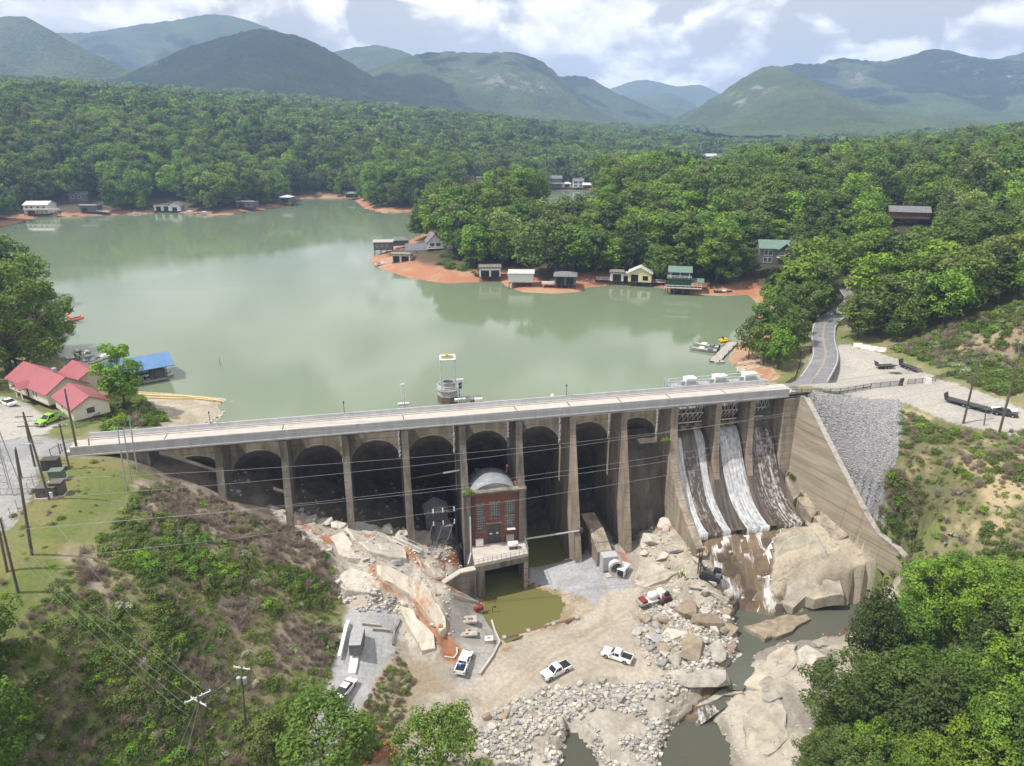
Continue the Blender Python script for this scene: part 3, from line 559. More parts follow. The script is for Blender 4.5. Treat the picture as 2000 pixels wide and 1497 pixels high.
# finer shore strip of bare clay round the peninsula and the far bank
def fine_patch(x0, x1, y0, y1, st, name):
    x = np.arange(x0, x1 + .1, st); y = np.arange(y0, y1 + .1, st); X, Y = np.meshgrid(x, y); d = shore(X, Y); Z = height(X, Y, d)
    keepv = (d < 1.5) & (d > -26); Z = np.maximum(Z, far_z(X, Y)) * 1.0
    Zh = height(X, Y, d); Z = np.where(d > -14, Zh + .25 * smooth(0, -3, d) , np.maximum(Zh, far_z(X, Y)) + .05)
    ii = np.arange(X.size).reshape(X.shape); f = np.stack([ii[:-1, :-1], ii[:-1, 1:], ii[1:, 1:], ii[1:, :-1]], -1).reshape(-1, 4)
    f = f[keepv.ravel()[f].all(1)]
    nz_ = fbm(X * .15, Y * .15, 61, 4); c = lerp((.37, .165, .09), (.40, .235, .14), smooth(.4, .62, nz_)); pen_ = (Y < 350) & (X > -90) & (X < 45); g = smooth(-7 - 7 * pen_, -12 - 7 * pen_, d + (nz_ - .5) * 8)
    c = c * (1 - g[..., None]) + np.array((.085, .065, .035))[None, None] * g[..., None]
    used, inv = np.unique(f, return_inverse=True)
    me = np_mesh(name, np.stack([X.ravel(), Y.ravel(), Z.ravel()], 1)[used], inv.reshape(-1, 4), GMAT, True)
    ca = me.color_attributes.new('Col', 'FLOAT_COLOR', 'POINT'); ca.data.foreach_set('color', np.c_[c.reshape(-1, 3)[used], np.ones(len(used))].astype(np.float32).ravel())
    struct(link(name, me))
fine_patch(-90, 160, 217, 420, 1.5, 'lake_shore')
fine_patch(-400, 120, 420, 700, 3.0, 'lake_shore')
# ---------------------------------------------------------------- lake water
wm = bpy.data.materials.new('lake_water'); wm.use_nodes = True; t = wm.node_tree; b = t.nodes['Principled BSDF']
b.inputs['Base Color'].default_value = (.138, .176, .112, 1); b.inputs['Roughness'].default_value = .1; b.inputs['IOR'].default_value = 1.33
def water_bump(t, b, sc, st, dist):
    ge = t.nodes.new('ShaderNodeNewGeometry'); n = t.nodes.new('ShaderNodeTexNoise'); n.inputs['Scale'].default_value = sc; n.inputs['Detail'].default_value = 4
    bp = t.nodes.new('ShaderNodeBump'); bp.inputs['Strength'].default_value = st; bp.inputs['Distance'].default_value = dist
    t.links.new(ge.outputs['Position'], n.inputs['Vector']); t.links.new(n.outputs[0], bp.inputs['Height']); t.links.new(bp.outputs[0], b.inputs['Normal'])
water_bump(t, b, .9, .07, .10)
ge = t.nodes.new('ShaderNodeNewGeometry'); nn = t.nodes.new('ShaderNodeTexNoise'); nn.inputs['Scale'].default_value = .012; nn.inputs['Detail'].default_value = 3
mr = t.nodes.new('ShaderNodeMapRange'); mr.inputs[1].default_value = .4; mr.inputs[2].default_value = .62; mr.inputs[3].default_value = .035; mr.inputs[4].default_value = .13
t.links.new(ge.outputs['Position'], nn.inputs['Vector']); t.links.new(nn.outputs[0], mr.inputs[0]); t.links.new(mr.outputs[0], b.inputs['Roughness'])
# sheet with a straight edge inside the arch barrels of the dam
wv = [W(-10, 8.9, 0), W(147, 8.9, 0), (160, 215, 0), (1500, 300, 0), (1500, 2200, 0), (-1500, 2200, 0), (-1500, 200, 0), (-160, 130, 0)]
b_ = MB(); b_.add(wv, [tuple(range(len(wv)))])
struct(b_.build('lake_water', wm))
# ---------------------------------------------------------------- mountains, each a ridge with a real depth
mm = bpy.data.materials.new('mountain_forest'); mm.use_nodes = True; t = mm.node_tree; b = t.nodes['Principled BSDF']; b.inputs['Roughness'].default_value = .95; b.inputs['Specular IOR Level'].default_value = .1
ge = t.nodes.new('ShaderNodeNewGeometry')
def _ns(sc, de=4):
    n = t.nodes.new('ShaderNodeTexNoise'); n.inputs['Scale'].default_value = sc; n.inputs['Detail'].default_value = de; n.inputs['Roughness'].default_value = .65; t.links.new(ge.outputs['Position'], n.inputs['Vector']); return n.outputs[0]
def _rp(x, a, c):
    r = t.nodes.new('ShaderNodeMapRange'); r.inputs[1].default_value = a; r.inputs[2].default_value = c; t.links.new(x, r.inputs[0]); return r.outputs[0]
def _mx(f, A, B):
    x = t.nodes.new('ShaderNodeMix'); x.data_type = 'RGBA'
    for i, q in ((0, f), (6, A), (7, B)):
        if isinstance(q, tuple): x.inputs[i].default_value = q + (1,)
        else: t.links.new(q, x.inputs[i])
    return x.outputs[2]
vo = t.nodes.new('ShaderNodeTexVoronoi'); vo.inputs['Scale'].default_value = .085; t.links.new(ge.outputs['Position'], vo.inputs['Vector'])
c = _mx(_rp(_ns(.006, 6), .4, .62), (.040, .064, .020), (.078, .105, .034)); c = _mx(_rp(_ns(.09, 4), .45, .68), c, (.042, .062, .022))
at = t.nodes.new('ShaderNodeAttribute'); at.attribute_name = 'Col'
sx = t.nodes.new('ShaderNodeSeparateColor'); t.links.new(at.outputs['Color'], sx.inputs[0])
rk = t.nodes.new('ShaderNodeMath'); rk.operation = 'MULTIPLY'; rk.use_clamp = True; t.links.new(sx.outputs[0], rk.inputs[0]); t.links.new(_rp(_ns(.022, 6), .50, .56), rk.inputs[1])
c = _mx(rk.outputs[0], c, (.19, .175, .15)); t.links.new(c, b.inputs['Base Color'])
bp = t.nodes.new('ShaderNodeBump'); bp.inputs['Strength'].default_value = 1.0; bp.inputs['Distance'].default_value = 5.0
mh = t.nodes.new('ShaderNodeMath'); mh.operation = 'SUBTRACT'; mh.inputs[0].default_value = 1.0; t.links.new(vo.outputs['Distance'], mh.inputs[1])
t.links.new(mh.outputs[0], bp.inputs['Height']); t.links.new(bp.outputs[0], b.inputs['Normal'])
MTOP = [0.0]
def mountain(sky_pts, D, depth, base, seed, cliff=None, step=16.0):
    xs = []; zs = []
    for px, py in sky_pts:
        r = ray(px, py); k = D / r[1]; xs.append(r[0] * k); zs.append(HC + r[2] * k)
    x = np.arange(xs[0], xs[-1] + step, step); ridge = np.interp(x, xs, zs)
    for _ in range(2): ridge = np.convolve(np.pad(ridge, 2, 'edge'), [.1, .2, .4, .2, .1], 'valid')
    v = np.concatenate([np.linspace(-1, 0, int(depth / step)), np.linspace(0, 1, 14)[1:]]); X, V = np.meshgrid(x, v)
    Y = D + np.where(V < 0, V * depth, V * depth * .7)
    A = np.abs(V); RZ = np.interp(X, x, ridge)
    sw = (fbm(X / (depth * .28), Y / (depth * .9), seed, 3) - .5)
    prof = np.where(V < 0, (1 - A) ** 1.35, (1 - A) ** 1.2)
    Z = base + (RZ - base) * np.clip(prof + sw * .55 * np.sin(np.pi * np.clip(A, 0, 1)) , 0, 1.0)
    X2 = X + 0
    MTOP[0] = max(MTOP[0], float(Z.max()) + 25)
    Z += (fbm(X / 120, Y / 120, seed + 5, 4) - .5) * 26 * np.clip(A * 6, 0, 1) * np.clip((1 - A) * 5, 0, 1)
    Z += (vnoise(X / 14, Y / 14, seed + 2) - .5) * 9
    ii = np.arange(X.size).reshape(X.shape); f = np.stack([ii[:-1, :-1], ii[:-1, 1:], ii[1:, 1:], ii[1:, :-1]], -1).reshape(-1, 4)
    me = np_mesh('mountain', np.stack([X2.ravel(), Y.ravel(), Z.ravel()], 1), f, mm, True)
    cl = np.zeros((X.size, 4)); cl[:, 3] = 1
    if cliff:
        qx, qy, _q = projn(X2, Y, Z)
        for (cx_, cy_, rx_, ry_) in cliff:
            cl[:, 0] = np.maximum(cl[:, 0], np.clip(1.6 - 1.6 * np.hypot((qx.ravel() - cx_) / rx_, (qy.ravel() - cy_) / ry_), 0, 1))
    ca = me.color_attributes.new('Col', 'FLOAT_COLOR', 'POINT'); ca.data.foreach_set('color', cl.astype(np.float32).ravel())
    return struct(link('mountain', me))
mountain([(-420,150),(-200,75),(-80,52),(0,33),(40,30),(70,42),(105,63),(150,90),(200,112),(260,140),(330,175),(420,215),(520,245)], 2500, 900, 40, 11)
mountain([(-100,90),(60,70),(120,65),(180,64),(260,50),(340,40),(400,28),(450,30),(510,48),(560,70),(640,110),(760,170)], 4300, 1500, 60, 12, step=20)
mountain([(60,225),(150,180),(230,150),(330,108),(410,78),(470,64),(500,56),(530,60),(580,68),(620,86),(690,126),(760,166),(820,188),(900,206),(1000,222),(1100,238)], 2400, 850, 45, 13, step=12)
mountain([(560,150),(640,106),(680,95),(735,87),(770,94),(800,104),(860,140),(960,190)], 4000, 1200, 60, 14, step=20)
mountain([(640,170),(740,132),(790,112),(830,103),(870,101),(950,104),(1000,101),(1040,110),(1070,128),(1092,150),(1110,168),(1150,205),(1190,232),(1240,246)], 3000, 900, 45, 15, [(990,160,75,22), (1060,170,45,20), (900,140,40,10)], step=13)
mountain([(1020,165),(1090,150),(1140,147),(1165,158),(1190,176),(1230,192),(1270,212),(1320,235)], 3700, 900, 45, 16, step=18)
mountain([(1130,190),(1200,172),(1235,158),(1265,155),(1300,165),(1335,172),(1350,164),(1375,166),(1400,180),(1440,205)], 6200, 1500, 60, 17, step=30)
mountain([(1180,215),(1240,192),(1300,181),(1320,184),(1350,200),(1400,232)], 4800, 1000, 50, 18, step=24)
mountain([(1270,248),(1320,232),(1370,205),(1410,182),(1440,158),(1470,142),(1495,128),(1520,127),(1545,140),(1580,160),(1640,186),(1700,210),(1780,232),(1860,248)], 2600, 900, 40, 19, [(1440,195,30,22), (1490,172,40,14)], step=13)
mountain([(1450,160),(1530,130),(1565,122),(1595,129),(1620,116),(1645,111),(1680,118),(1720,121),(1760,113),(1790,104),(1825,95),(1850,97),(1880,108),(1930,118),(1965,112),(2000,102),(2080,84),(2200,90),(2400,120)], 3600, 1300, 50, 20, [(1850,125,40,25), (1680,150,40,18), (1915,145,16,20), (1985,150,30,40)], step=17)
# valley floor under forest between the lake country and the mountains
def plain():
    x = np.arange(-4200, 4201, 28.0); y = np.arange(1700, 6600, 28.0); X, Y = np.meshgrid(x, y)
    Z = 30 - 30 * smooth(-100, 500, X) * smooth(5200, 3400, Y) + 26 * (fbm(X / 420, Y / 420, 91, 4) - .3) + (vnoise(X / 24, Y / 24, 92) - .5) * 10 - 40 * smooth(2300, 1700, Y) + 30 * smooth(600, -1200, X) * smooth(3600, 2200, Y)
    Z = np.maximum(Z, np.where(Y > 2150, 3.0, -20)); ii = np.arange(X.size).reshape(X.shape); f = np.stack([ii[:-1, :-1], ii[:-1, 1:], ii[1:, 1:], ii[1:, :-1]], -1).reshape(-1, 4)
    me = np_mesh('hills', np.stack([X.ravel(), Y.ravel(), Z.ravel()], 1), f, mm, True); me.color_attributes.new('Col', 'FLOAT_COLOR', 'POINT')
    ca = me.color_attributes['Col']; ca.data.foreach_set('color', np.tile(np.array((0, 0, 0, 1), np.float32), X.size)); struct(link('hills', me))
plain()

# ================================================================ the dam
dam = thing('dam', 'long concrete arch dam with buttress piers and a road across its crest', 'dam', (DA[0], DA[1], 0), DANG)
dam['kind'] = 'thing'
PS = [11.6, 24.3, 36.5, 48.3, 60.2, 72.0, 84.0, 95.8, 107.4, 119.1, 129.6, 137.9, 146.0]
# road slab and its joints
MB().bb((-2, .35, 5.45), (148.5, 5.85, 5.98)).build('road_deck', M['deck_concrete'], dam)
for s in (14.5, 36.4, 60.3, 84.1, 95.9, 107.5, 119.0, 132.5):
    MB().bb((s - .12, .4, 5.9), (s + .12, 5.8, 5.99)).build('expansion_joint', M['joint_dark'], dam)
k = 0; s = -1.0
while s < 146.5:
    e = min(s + 5.9, 146.9)
    b = MB(); b.prism([(-.12, 5.25), (.36, 5.25), (.36, 6.05), (.18, 7.08), (-.08, 7.12), (-.12, 7.0)], 0, s + .012, e - .012)
    b.bb((s + .012, -.28, 5.12), (e - .012, -.1, 5.42)); b.build('parapet_panel', M['parapet_concrete'], dam)
    if s < 143.5:
        b = MB(); b.prism([(5.86, 5.3), (6.5, 5.3), (6.4, 7.15), (6.14, 7.15), (6.0, 6.5), (5.86, 6.25)], 0, s + .012 + 1.5, e - .012 + 1.5 if e < 145 else 145); b.build('parapet_panel', M['parapet_concrete'], dam)
    s += 5.9
# kerb strip of the road
MB().bb((0, 5.35, 5.98), (144, 5.84, 6.12)).build('kerb', M['deck_concrete'], dam)
# buttress piers
def pier(s, w=1.35, foot=-31.0, flare=False, mtl='concrete'):
    b = MB()
    pr = [(10.3, 4.7), (.05, 4.7), (.05, 1.5), (-(1 - foot) * .27, foot), (32, foot)]
    if flare: pr = [(10.3, 4.7), (.05, 4.7), (.05, 1.5), (-1.3, -6), (-3.6, -11), (-7.5, -15), (-13, -18.2), (-17, -20.2), (-17.2, -25), (32, -25)]
    b.prism(pr, 0, s - w / 2, s + w / 2); p = b.build('pier', M[mtl], dam)
    return p
for i, s in enumerate(PS):
    if i in (0,): MB().bb((s - 4.2, .1, -6), (s + .6, 6, 5.2)).build('abutment', M['concrete'], dam)
    elif i == 9: pier(s, 1.7, flare=True, mtl='concrete_pale')
    elif i in (10, 11):
        b = MB(); b.prism([(10.3, 4.7), (.05, 4.7), (.02, 1), (-.4, -4), (-1.0, -8), (-2.0, -11.4), (-2.6, -13.4), (-1.0, -14), (9, -8)], 0, s - .65, s + .65); p = b.build('pier', M['concrete_pale'], dam)
    elif i == 12:
        b = MB(); b.prism([(10.3, 4.7), (-.4, 4.7), (-.5, 0), (-1.6, -10), (-2.6, -16), (8, -16)], 0, s - .5, s + 3.4); b.build('abutment', M['concrete_pale'], dam)
    else: pier(s, foot={1: -8, 2: -14, 3: -17, 4: -21}.get(i, -31), mtl='concrete_pale' if i >= 7 else 'concrete')
# arch barrels of the water face and the spandrel walls that carry the road
for i in range(9):
    a, c = PS[i] + .66, PS[i + 1] - .66; mid = (a + c) / 2; hw = (c - a) / 2; rr = hw + .25
    V = []; Fc = []; na, ntt = 20, 14; zc = -5.3; rh = 5.1; rr = hw + .2
    for j in range(ntt):
        tt = j / (ntt - 1) * 42.0
        for q in range(na):
            al = math.pi * q / (na - 1); V.append((mid + rr * math.cos(al), 7.9 + .66 * tt, zc + rh * math.sin(al) - .75 * tt))
    for j in range(ntt - 1):
        for q in range(na - 1): Fc.append((j * na + q, j * na + q + 1, (j + 1) * na + q + 1, (j + 1) * na + q))
    o = MB().add(V, Fc).build('arch_barrel', M['concrete_shaded'], dam, smooth=True)
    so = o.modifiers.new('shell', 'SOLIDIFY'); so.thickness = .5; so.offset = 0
    n = 26; b = MB(); arc = [(mid - hw * math.cos(math.pi * q / n), zc + (rh - .05) * math.sin(math.pi * q / n)) for q in range(n + 1)]
    for u0, u1 in zip(arc[:-1], arc[1:]):
        x0, x1 = u0[0], u1[0]
        yf = lambda z: 7.0 + (z + 5.3) * .2
        b.add([(x0, yf(u0[1]), u0[1]), (x1, yf(u1[1]), u1[1]), (x1, yf(4.9), 4.9), (x0, yf(4.9), 4.9), (x0, yf(u0[1]) + 1.2, u0[1]), (x1, yf(u1[1]) + 1.2, u1[1]), (x1, yf(4.9) + 1.2, 4.9), (x0, yf(4.9) + 1.2, 4.9)], [(0, 1, 2, 3), (5, 4, 7, 6), (0, 4, 5, 1), (3, 2, 6, 7)])
    b.build('spandrel_wall', M['concrete_pale'], dam)
    # ragged broken concrete where the arch springs from the next buttress
    b = MB(); rb_ = random.Random(i)
    for q in range(9): b.box((c - .12, 7.05, 3.6 - q * .95), (.3 + rb_.random() * .3, .3 + rb_.random() * .25, .9), rz=rb_.random(), rx=rb_.random() * .5)
    b.build('broken_edge', M['parapet_concrete'], dam)
# under-deck beams
for n0 in (.45, 3.1, 5.5): MB().bb((11, n0 - .3, 4.75), (146, n0 + .3, 5.44)).build('deck_beam', M['concrete'], dam)
# spillway chutes
CH = [(6.2, -3.2), (4.6, -3.0), (3.2, -3.7), (1.7, -5.6), (.3, -8.4), (-1.5, -11.5), (-3.8, -14.4), (-6.4, -16.7), (-9.4, -18.2), (-12.2, -19.0), (-13.8, -19.05)]
def chute_pts(k=1.0, up=0.0):
    P = []
    for i in range(len(CH) - 1):
        for q in range(4):
            t_ = q / 4; p0 = CH[max(i - 1, 0)]; p1 = CH[i]; p2 = CH[i + 1]; p3 = CH[min(i + 2, len(CH) - 1)]
            f_ = lambda z: .5 * (2 * p1[z] + (p2[z] - p0[z]) * t_ + (2 * p0[z] - 5 * p1[z] + 4 * p2[z] - p3[z]) * t_ * t_ + (3 * p1[z] - p0[z] - 3 * p2[z] + p3[z]) * t_ ** 3)
            P.append((f_(0), f_(1) + up))
    P.append((CH[-1][0], CH[-1][1] + up)); return P
def chute_sheet(s0, s1, up, name, mt, parent, i0=0, wob=0.0, seed=0, lip=True, ns=14):
    P = chute_pts(up=up)[i0:]; V = []; Fc = []
    rr_ = random.Random(seed)
    for j, (n_, z_) in enumerate(P):
        w0 = wob * math.sin(j * .35 + seed) * .5; w1 = wob * math.sin(j * .31 + seed * 2 + 1) * .5
        for q in range(ns + 1): V.append((s0 + w0 + (s1 + w1 - s0 - w0) * q / ns, n_, z_))
    for j in range(len(P) - 1):
        for q in range(ns): a_ = j * (ns + 1) + q; Fc.append((a_, a_ + 1, a_ + ns + 2, a_ + ns + 1))
    if lip:
        base = len(V); last = (len(P) - 1) * (ns + 1)
        for q in range(ns + 1): v_ = V[last + q]; V.append((v_[0], v_[1] + .02, v_[2] - 1.6))
        for q in range(ns): Fc.append((last + q, last + q + 1, base + q + 1, base + q))
    return MB().add(V, Fc).build(name, mt, parent, smooth=True)
# falling water: white streaks along the flow
def flow_mat(name, lo, hi, dark, white, st=(2.2, .10, .10), rough=.25, sc=1.0):
    m = bpy.data.materials.new(name); m.use_nodes = True; t = m.node_tree; b = t.nodes['Principled BSDF']; b.inputs['Roughness'].default_value = rough
    tcn = t.nodes.new('ShaderNodeTexCoord'); mpn = t.nodes.new('ShaderNodeMapping'); mpn.inputs['Scale'].default_value = st; t.links.new(tcn.outputs['Object'], mpn.inputs[0])
    n = t.nodes.new('ShaderNodeTexNoise'); n.inputs['Scale'].default_value = sc; n.inputs['Detail'].default_value = 8; n.inputs['Roughness'].default_value = .7; t.links.new(mpn.outputs[0], n.inputs['Vector'])
    mp3 = t.nodes.new('ShaderNodeMapping'); mp3.inputs['Scale'].default_value = (1.5, .8, .8); t.links.new(tcn.outputs['Object'], mp3.inputs[0])
    n3 = t.nodes.new('ShaderNodeTexNoise'); n3.inputs['Scale'].default_value = 1.3; n3.inputs['Detail'].default_value = 8; t.links.new(mp3.outputs[0], n3.inputs['Vector'])
    ad = t.nodes.new('ShaderNodeMix'); ad.inputs[0].default_value = .4; t.links.new(n.outputs[0], ad.inputs[2]); t.links.new(n3.outputs[0], ad.inputs[3])
    r = t.nodes.new('ShaderNodeMapRange'); r.inputs[1].default_value = lo; r.inputs[2].default_value = hi; t.links.new(ad.outputs[0], r.inputs[0])
    x = t.nodes.new('ShaderNodeMix'); x.data_type = 'RGBA'; x.inputs[6].default_value = dark + (1,); x.inputs[7].default_value = white + (1,); t.links.new(r.outputs[0], x.inputs[0]); t.links.new(x.outputs[2], b.inputs['Base Color'])
    bp = t.nodes.new('ShaderNodeBump'); bp.inputs['Strength'].default_value = .5; bp.inputs['Distance'].default_value = .15; t.links.new(ad.outputs[0], bp.inputs['Height']); t.links.new(bp.outputs[0], b.inputs['Normal'])
    M[name] = m; return m
flow_mat('fall_white', .40, .66, (.22, .22, .225), (.66, .675, .70)); flow_mat('fall_thin', .46, .66, (.07, .055, .042), (.60, .60, .60)); flow_mat('fall_veil', .50, .72, (.065, .05, .038), (.45, .44, .42))
BAYS = [(PS[9] + .85, PS[10] - .62), (PS[10] + .62, PS[11] - .62), (PS[11] + .62, PS[12] - .45)]
for i, (a, c) in enumerate(BAYS):
    ch = chute_sheet(a if i == 0 else PS[9 + i] + .02, PS[10 + i] - .02 if i < 2 else c + .35, 0, 'spillway_chute', M['chute_wet'], dam, lip=False)
    b = MB(); b.bb((a, -13.75, -23), (c, -13.0, -19.12)); b.build('chute_lip', M['joint_dark'], dam)
    b = MB(); b.bb((a - .2, 5.6, -3.2), (c + .2, 6.2, 1.6)); b.build('spillway_gate', M['rust_steel'], dam)
    # white truss bracing of the gate, standing in front of it
    g = MB(); m_ = (a + c) / 2; w_ = (c - a) * .34
    for z0 in (3.9, 1.6, -.6): g.tube([(m_ - w_, 3.4, z0), (m_ + w_, 3.4, z0)], .13, 5)
    nseg = 5
    for q in range(nseg):
        x0 = m_ - w_ + 2 * w_ * q / nseg; x1 = x0 + 2 * w_ / nseg; xm = (x0 + x1) / 2
        g.tube([(x0, 3.4, 3.9), (xm, 3.2, 1.6), (x1, 3.4, 3.9)], .1, 5); g.tube([(x0, 3.2, 1.6), (xm, 4.4, -.6), (x1, 3.2, 1.6)], .1, 5)
    for q in range(3): g.tube([(m_ - w_ + q * w_, 3.4, 3.9), (m_ - w_ + q * w_, 5.6, 1.0)], .1, 5)
    g.build('gate_truss', M['white_steel'], dam)
    b = MB(); [b.box((a + .6 + q * (c - a - 1.2) / 7, 4.9 + .3 * math.sin(q * 2.1), -2.3 + .25 * math.cos(q * 3.3)), (1.2, .9, .6), rz=q, rx=q * .7) for q in range(8)]; b.build('gate_sill', M['rock_brown'], dam)
a, c = BAYS[0]; chute_sheet(a + .3, a + 2.5, .07, 'falling_water', M['fall_white'], dam, 9, .25, 1, ns=8); chute_sheet(c - 3.0, c - 1.2, .07, 'falling_water', M['fall_white'], dam, 2, .2, 2, ns=8); chute_sheet(a + 2.5, c - 3.0, .05, 'falling_water', M['fall_veil'], dam, 14, .2, 3)
a, c = BAYS[1]; chute_sheet(a + 1.3, c - .5, .07, 'falling_water', M['fall_white'], dam, 4, .2, 4)
a, c = BAYS[2]; chute_sheet(a + 1.9, c - .6, .06, 'falling_water', M['fall_thin'], dam, 6, .25, 5); chute_sheet(a + .2, a + 1.9, .05, 'falling_water', M['fall_veil'], dam, 12, .1, 6)
# concrete apron and cut-off wall in the last arch bay, low deck of the left abutment
MB().prism([(10, -4), (3.0, -9.0), (-1.0, -24), (-1.0, -30), (14, -30)], 0, PS[8] + .7, PS[9] - .86).build('apron', M['concrete_shaded'], dam)  # apron gets the darkened concrete, its colour holding the bay's shade

# ---------------------------------------------------------------- wing wall right of the spillway
ww = thing('retaining_wall', 'tall sloping concrete training wall right of the spillway, topped by a pale coping', 'wall', (DA[0], DA[1], 0), DANG)
ww['kind'] = 'thing'
def wing(pts, th=.9):
    """pts: (s, n, top, foot)"""
    b = MB(); V = []; Fc = []; k = len(pts)
    for s, n, zt, zf in pts: V += [(s, n, zt), (s + th, n, zt), (s + th + .6, n, zf), (s - 1.4 * (zt - zf) / 18, n, zf)]
    for i in range(k - 1):
        for q in range(4): q2 = (q + 1) % 4; Fc.append((i * 4 + q, i * 4 + q2, i * 4 + 4 + q2, i * 4 + 4 + q))
    Fc += [(0, 1, 2, 3), tuple(4 * (k - 1) + q for q in (3, 2, 1, 0))]
    return b.add(V, Fc)
WP = [(149.3, 1.5, 5.3, -16), (149.3, -2.2, 5.2, -16.5), (151.0, -13.6, -5.0, -19.5), (152.6, -23.4, -13.6, -21.5), (153.2, -26.4, -15.6, -22.2), (154.4, -30.6, -16.6, -23), (155.2, -34, -18.2, -24)]
wing(WP).build('wall', M['concrete_wing'], ww)
for p, q in zip(WP[1:-1], WP[2:]):
    b = MB(); b.add([(p[0] - .16, p[1], p[2] + .003), (p[0] + 1.06, p[1], p[2] + .003), (q[0] + 1.06, q[1], q[2] + .003), (q[0] - .16, q[1], q[2] + .003), (p[0] - .16, p[1], p[2] + .26), (p[0] + 1.06, p[1], p[2] + .26), (q[0] + 1.06, q[1], q[2] + .26), (q[0] - .16, q[1], q[2] + .26)],
          [(0, 1, 2, 3), (4, 7, 6, 5), (0, 4, 5, 1), (1, 5, 6, 2), (2, 6, 7, 3), (3, 7, 4, 0)]); b.build('coping', M['wood_pale'], ww)
# sloping concrete panels at the foot of the wall
def panel(pts, th, mt, name, label, cat, grp=None, hd=None):
    cx = sum(p[0] for p in pts) / len(pts); cy_ = sum(p[1] for p in pts) / len(pts); cz = sum(p[2] for p in pts) / len(pts); n = len(pts)
    V = [(p[0] - cx, p[1] - cy_, p[2] - cz) for p in pts] + [((p[0] - cx) * 1.03, (p[1] - cy_) * 1.03, p[2] - cz - th) for p in pts]
    b = MB().add(V, [tuple(range(n)), tuple(reversed(range(n, 2 * n)))] + [(i, i + n, (i + 1) % n + n, (i + 1) % n) for i in range(n)])
    o = b.build(name, M[mt] if isinstance(mt, str) else mt, None, (cx, cy_, cz)); return tag(o, label, cat, grp)
for (s0, n0, z0, s1, n1, z1) in ((146.4, -3.2, -13.6, 148.0, -7.4, -16.4), (147.0, -7.8, -16.6, 149.4, -12.6, -18.4), (148.0, -13.0, -18.6, 150.4, -20.5, -19.8)):
    MB().add([(s0, n0, z0), (s0 + 2.6, n0, z0 + 1.6), (s1 + 2.4, n1, z1 + 1.3), (s1 - 1.6, n1, z1 - .6), (s0, n0, z0 - 3), (s0 + 2.6, n0, z0 - 3), (s1 + 2.4, n1, z1 - 3), (s1 - 1.6, n1, z1 - 3)], [(0, 1, 2, 3), (4, 7, 6, 5), (0, 4, 5, 1), (1, 5, 6, 2), (2, 6, 7, 3), (3, 7, 4, 0)]).build('toe_slab', M['concrete_pale'], ww)
    MB().box((s0 + .6, n0 + .1, z0 + .9), (.5, .35, 1.6), rx=.4).build('buttress', M['rock_brown'], ww)

# ---------------------------------------------------------------- powerhouse between two buttresses
ph = thing('powerhouse', 'red brick powerhouse with a vaulted grey roof built between two dam piers', 'building', (DA[0], DA[1], 0), DANG)
PN = -5.6
wins = [(73.7, 75.35, -17.2, -10.9), (76.55, 78.6, -14.3, -10.7), (79.85, 81.8, -17.2, -10.75)]
door = (76.0, 78.8, -20.4, -15.7)
def wall_with_holes(b, s0, s1, z0, z1, holes, y0, y1):
    ss = sorted({s0, s1, *[h[0] for h in holes], *[h[1] for h in holes]}); zz = sorted({z0, z1, *[h[2] for h in holes], *[h[3] for h in holes]})
    for i in range(len(ss) - 1):
        for j in range(len(zz) - 1):
            cx, cz = (ss[i] + ss[i + 1]) / 2, (zz[j] + zz[j + 1]) / 2
            if any(h[0] < cx < h[1] and h[2] < cz < h[3] for h in holes): continue
            b.bb((ss[i], y0, zz[j]), (ss[i + 1], y1, zz[j + 1]))
b = MB(); wall_with_holes(b, 72.55, 82.75, -20.45, -8.2, wins + [door], PN, PN + .45); b.build('brick_wall', M['brick'], ph)
for w in wins:
    f = MB(); f.bb((w[0] - .15, PN - .06, w[3]), (w[1] + .15, PN + .1, w[3] + .28)); f.bb((w[0] - .12, PN - .08, w[2] - .22), (w[1] + .12, PN + .12, w[2])); [f.bb((x_ - .02, PN + .02, w[2] - .1), (x_ + .08, PN + .3, w[3] + .1)) for x_ in (w[0] - .05, w[1] - .03)]; fr = f.build('window', M['concrete_pale'], ph)
    MB().bb((w[0], PN + .26, w[2]), (w[1], PN + .30, w[3])).build('pane', M['glass_dark'], fr)
    g = MB(); ncol = 4
    for q in range(ncol + 1): x = w[0] + (w[1] - w[0]) * q / ncol; g.bb((x - .03, PN + .19, w[2]), (x + .03, PN + .25, w[3]))
    nr = int((w[3] - w[2]) / .55)
    for q in range(nr + 1): z = w[2] + (w[3] - w[2]) * q / nr; g.bb((w[0], PN + .20, z - .03), (w[1], PN + .24, z + .03))
    g.build('glazing_bars', M['galv'], fr)
    if w[3] - w[2] > 5: MB().bb((w[0] - .05, PN - .02, -14.3), (w[1] + .05, PN + .18, -13.95)).build('transom', M['concrete_pale'], fr)
d = MB(); d.bb((door[0], PN + .2, door[2]), (77.38, PN + .28, door[3])); d.bb((77.42, PN + .2, door[2]), (door[1], PN + .28, door[3])); dd = d.build('door', M['dark_steel'], ph)
MB().bb((76.5, PN + .15, -18.3), (77.0, PN + .195, -18.0)).build('sign_plate', M['white_paint'], dd); MB().bb((77.9, PN + .15, -18.3), (78.4, PN + .195, -18.0)).build('sign_plate', M['white_paint'], dd)
MB().bb((door[0] - .25, PN - .08, door[3]), (door[1] + .25, PN + .15, door[3] + .3)).build('lintel', M['concrete_pale'], ph)
for s in (71.75, 83.45): MB().box((s, PN + .1, -20.5), (1.45, 1.5, 24.6), taper=1.0).build('column', M['concrete'], ph)
b = MB(); b.bb((70.9, PN - .8, -8.2), (84.3, PN + .7, -7.75)); b.build('parapet', M['concrete'], ph)
V = []; Fc = []; nn_ = 18
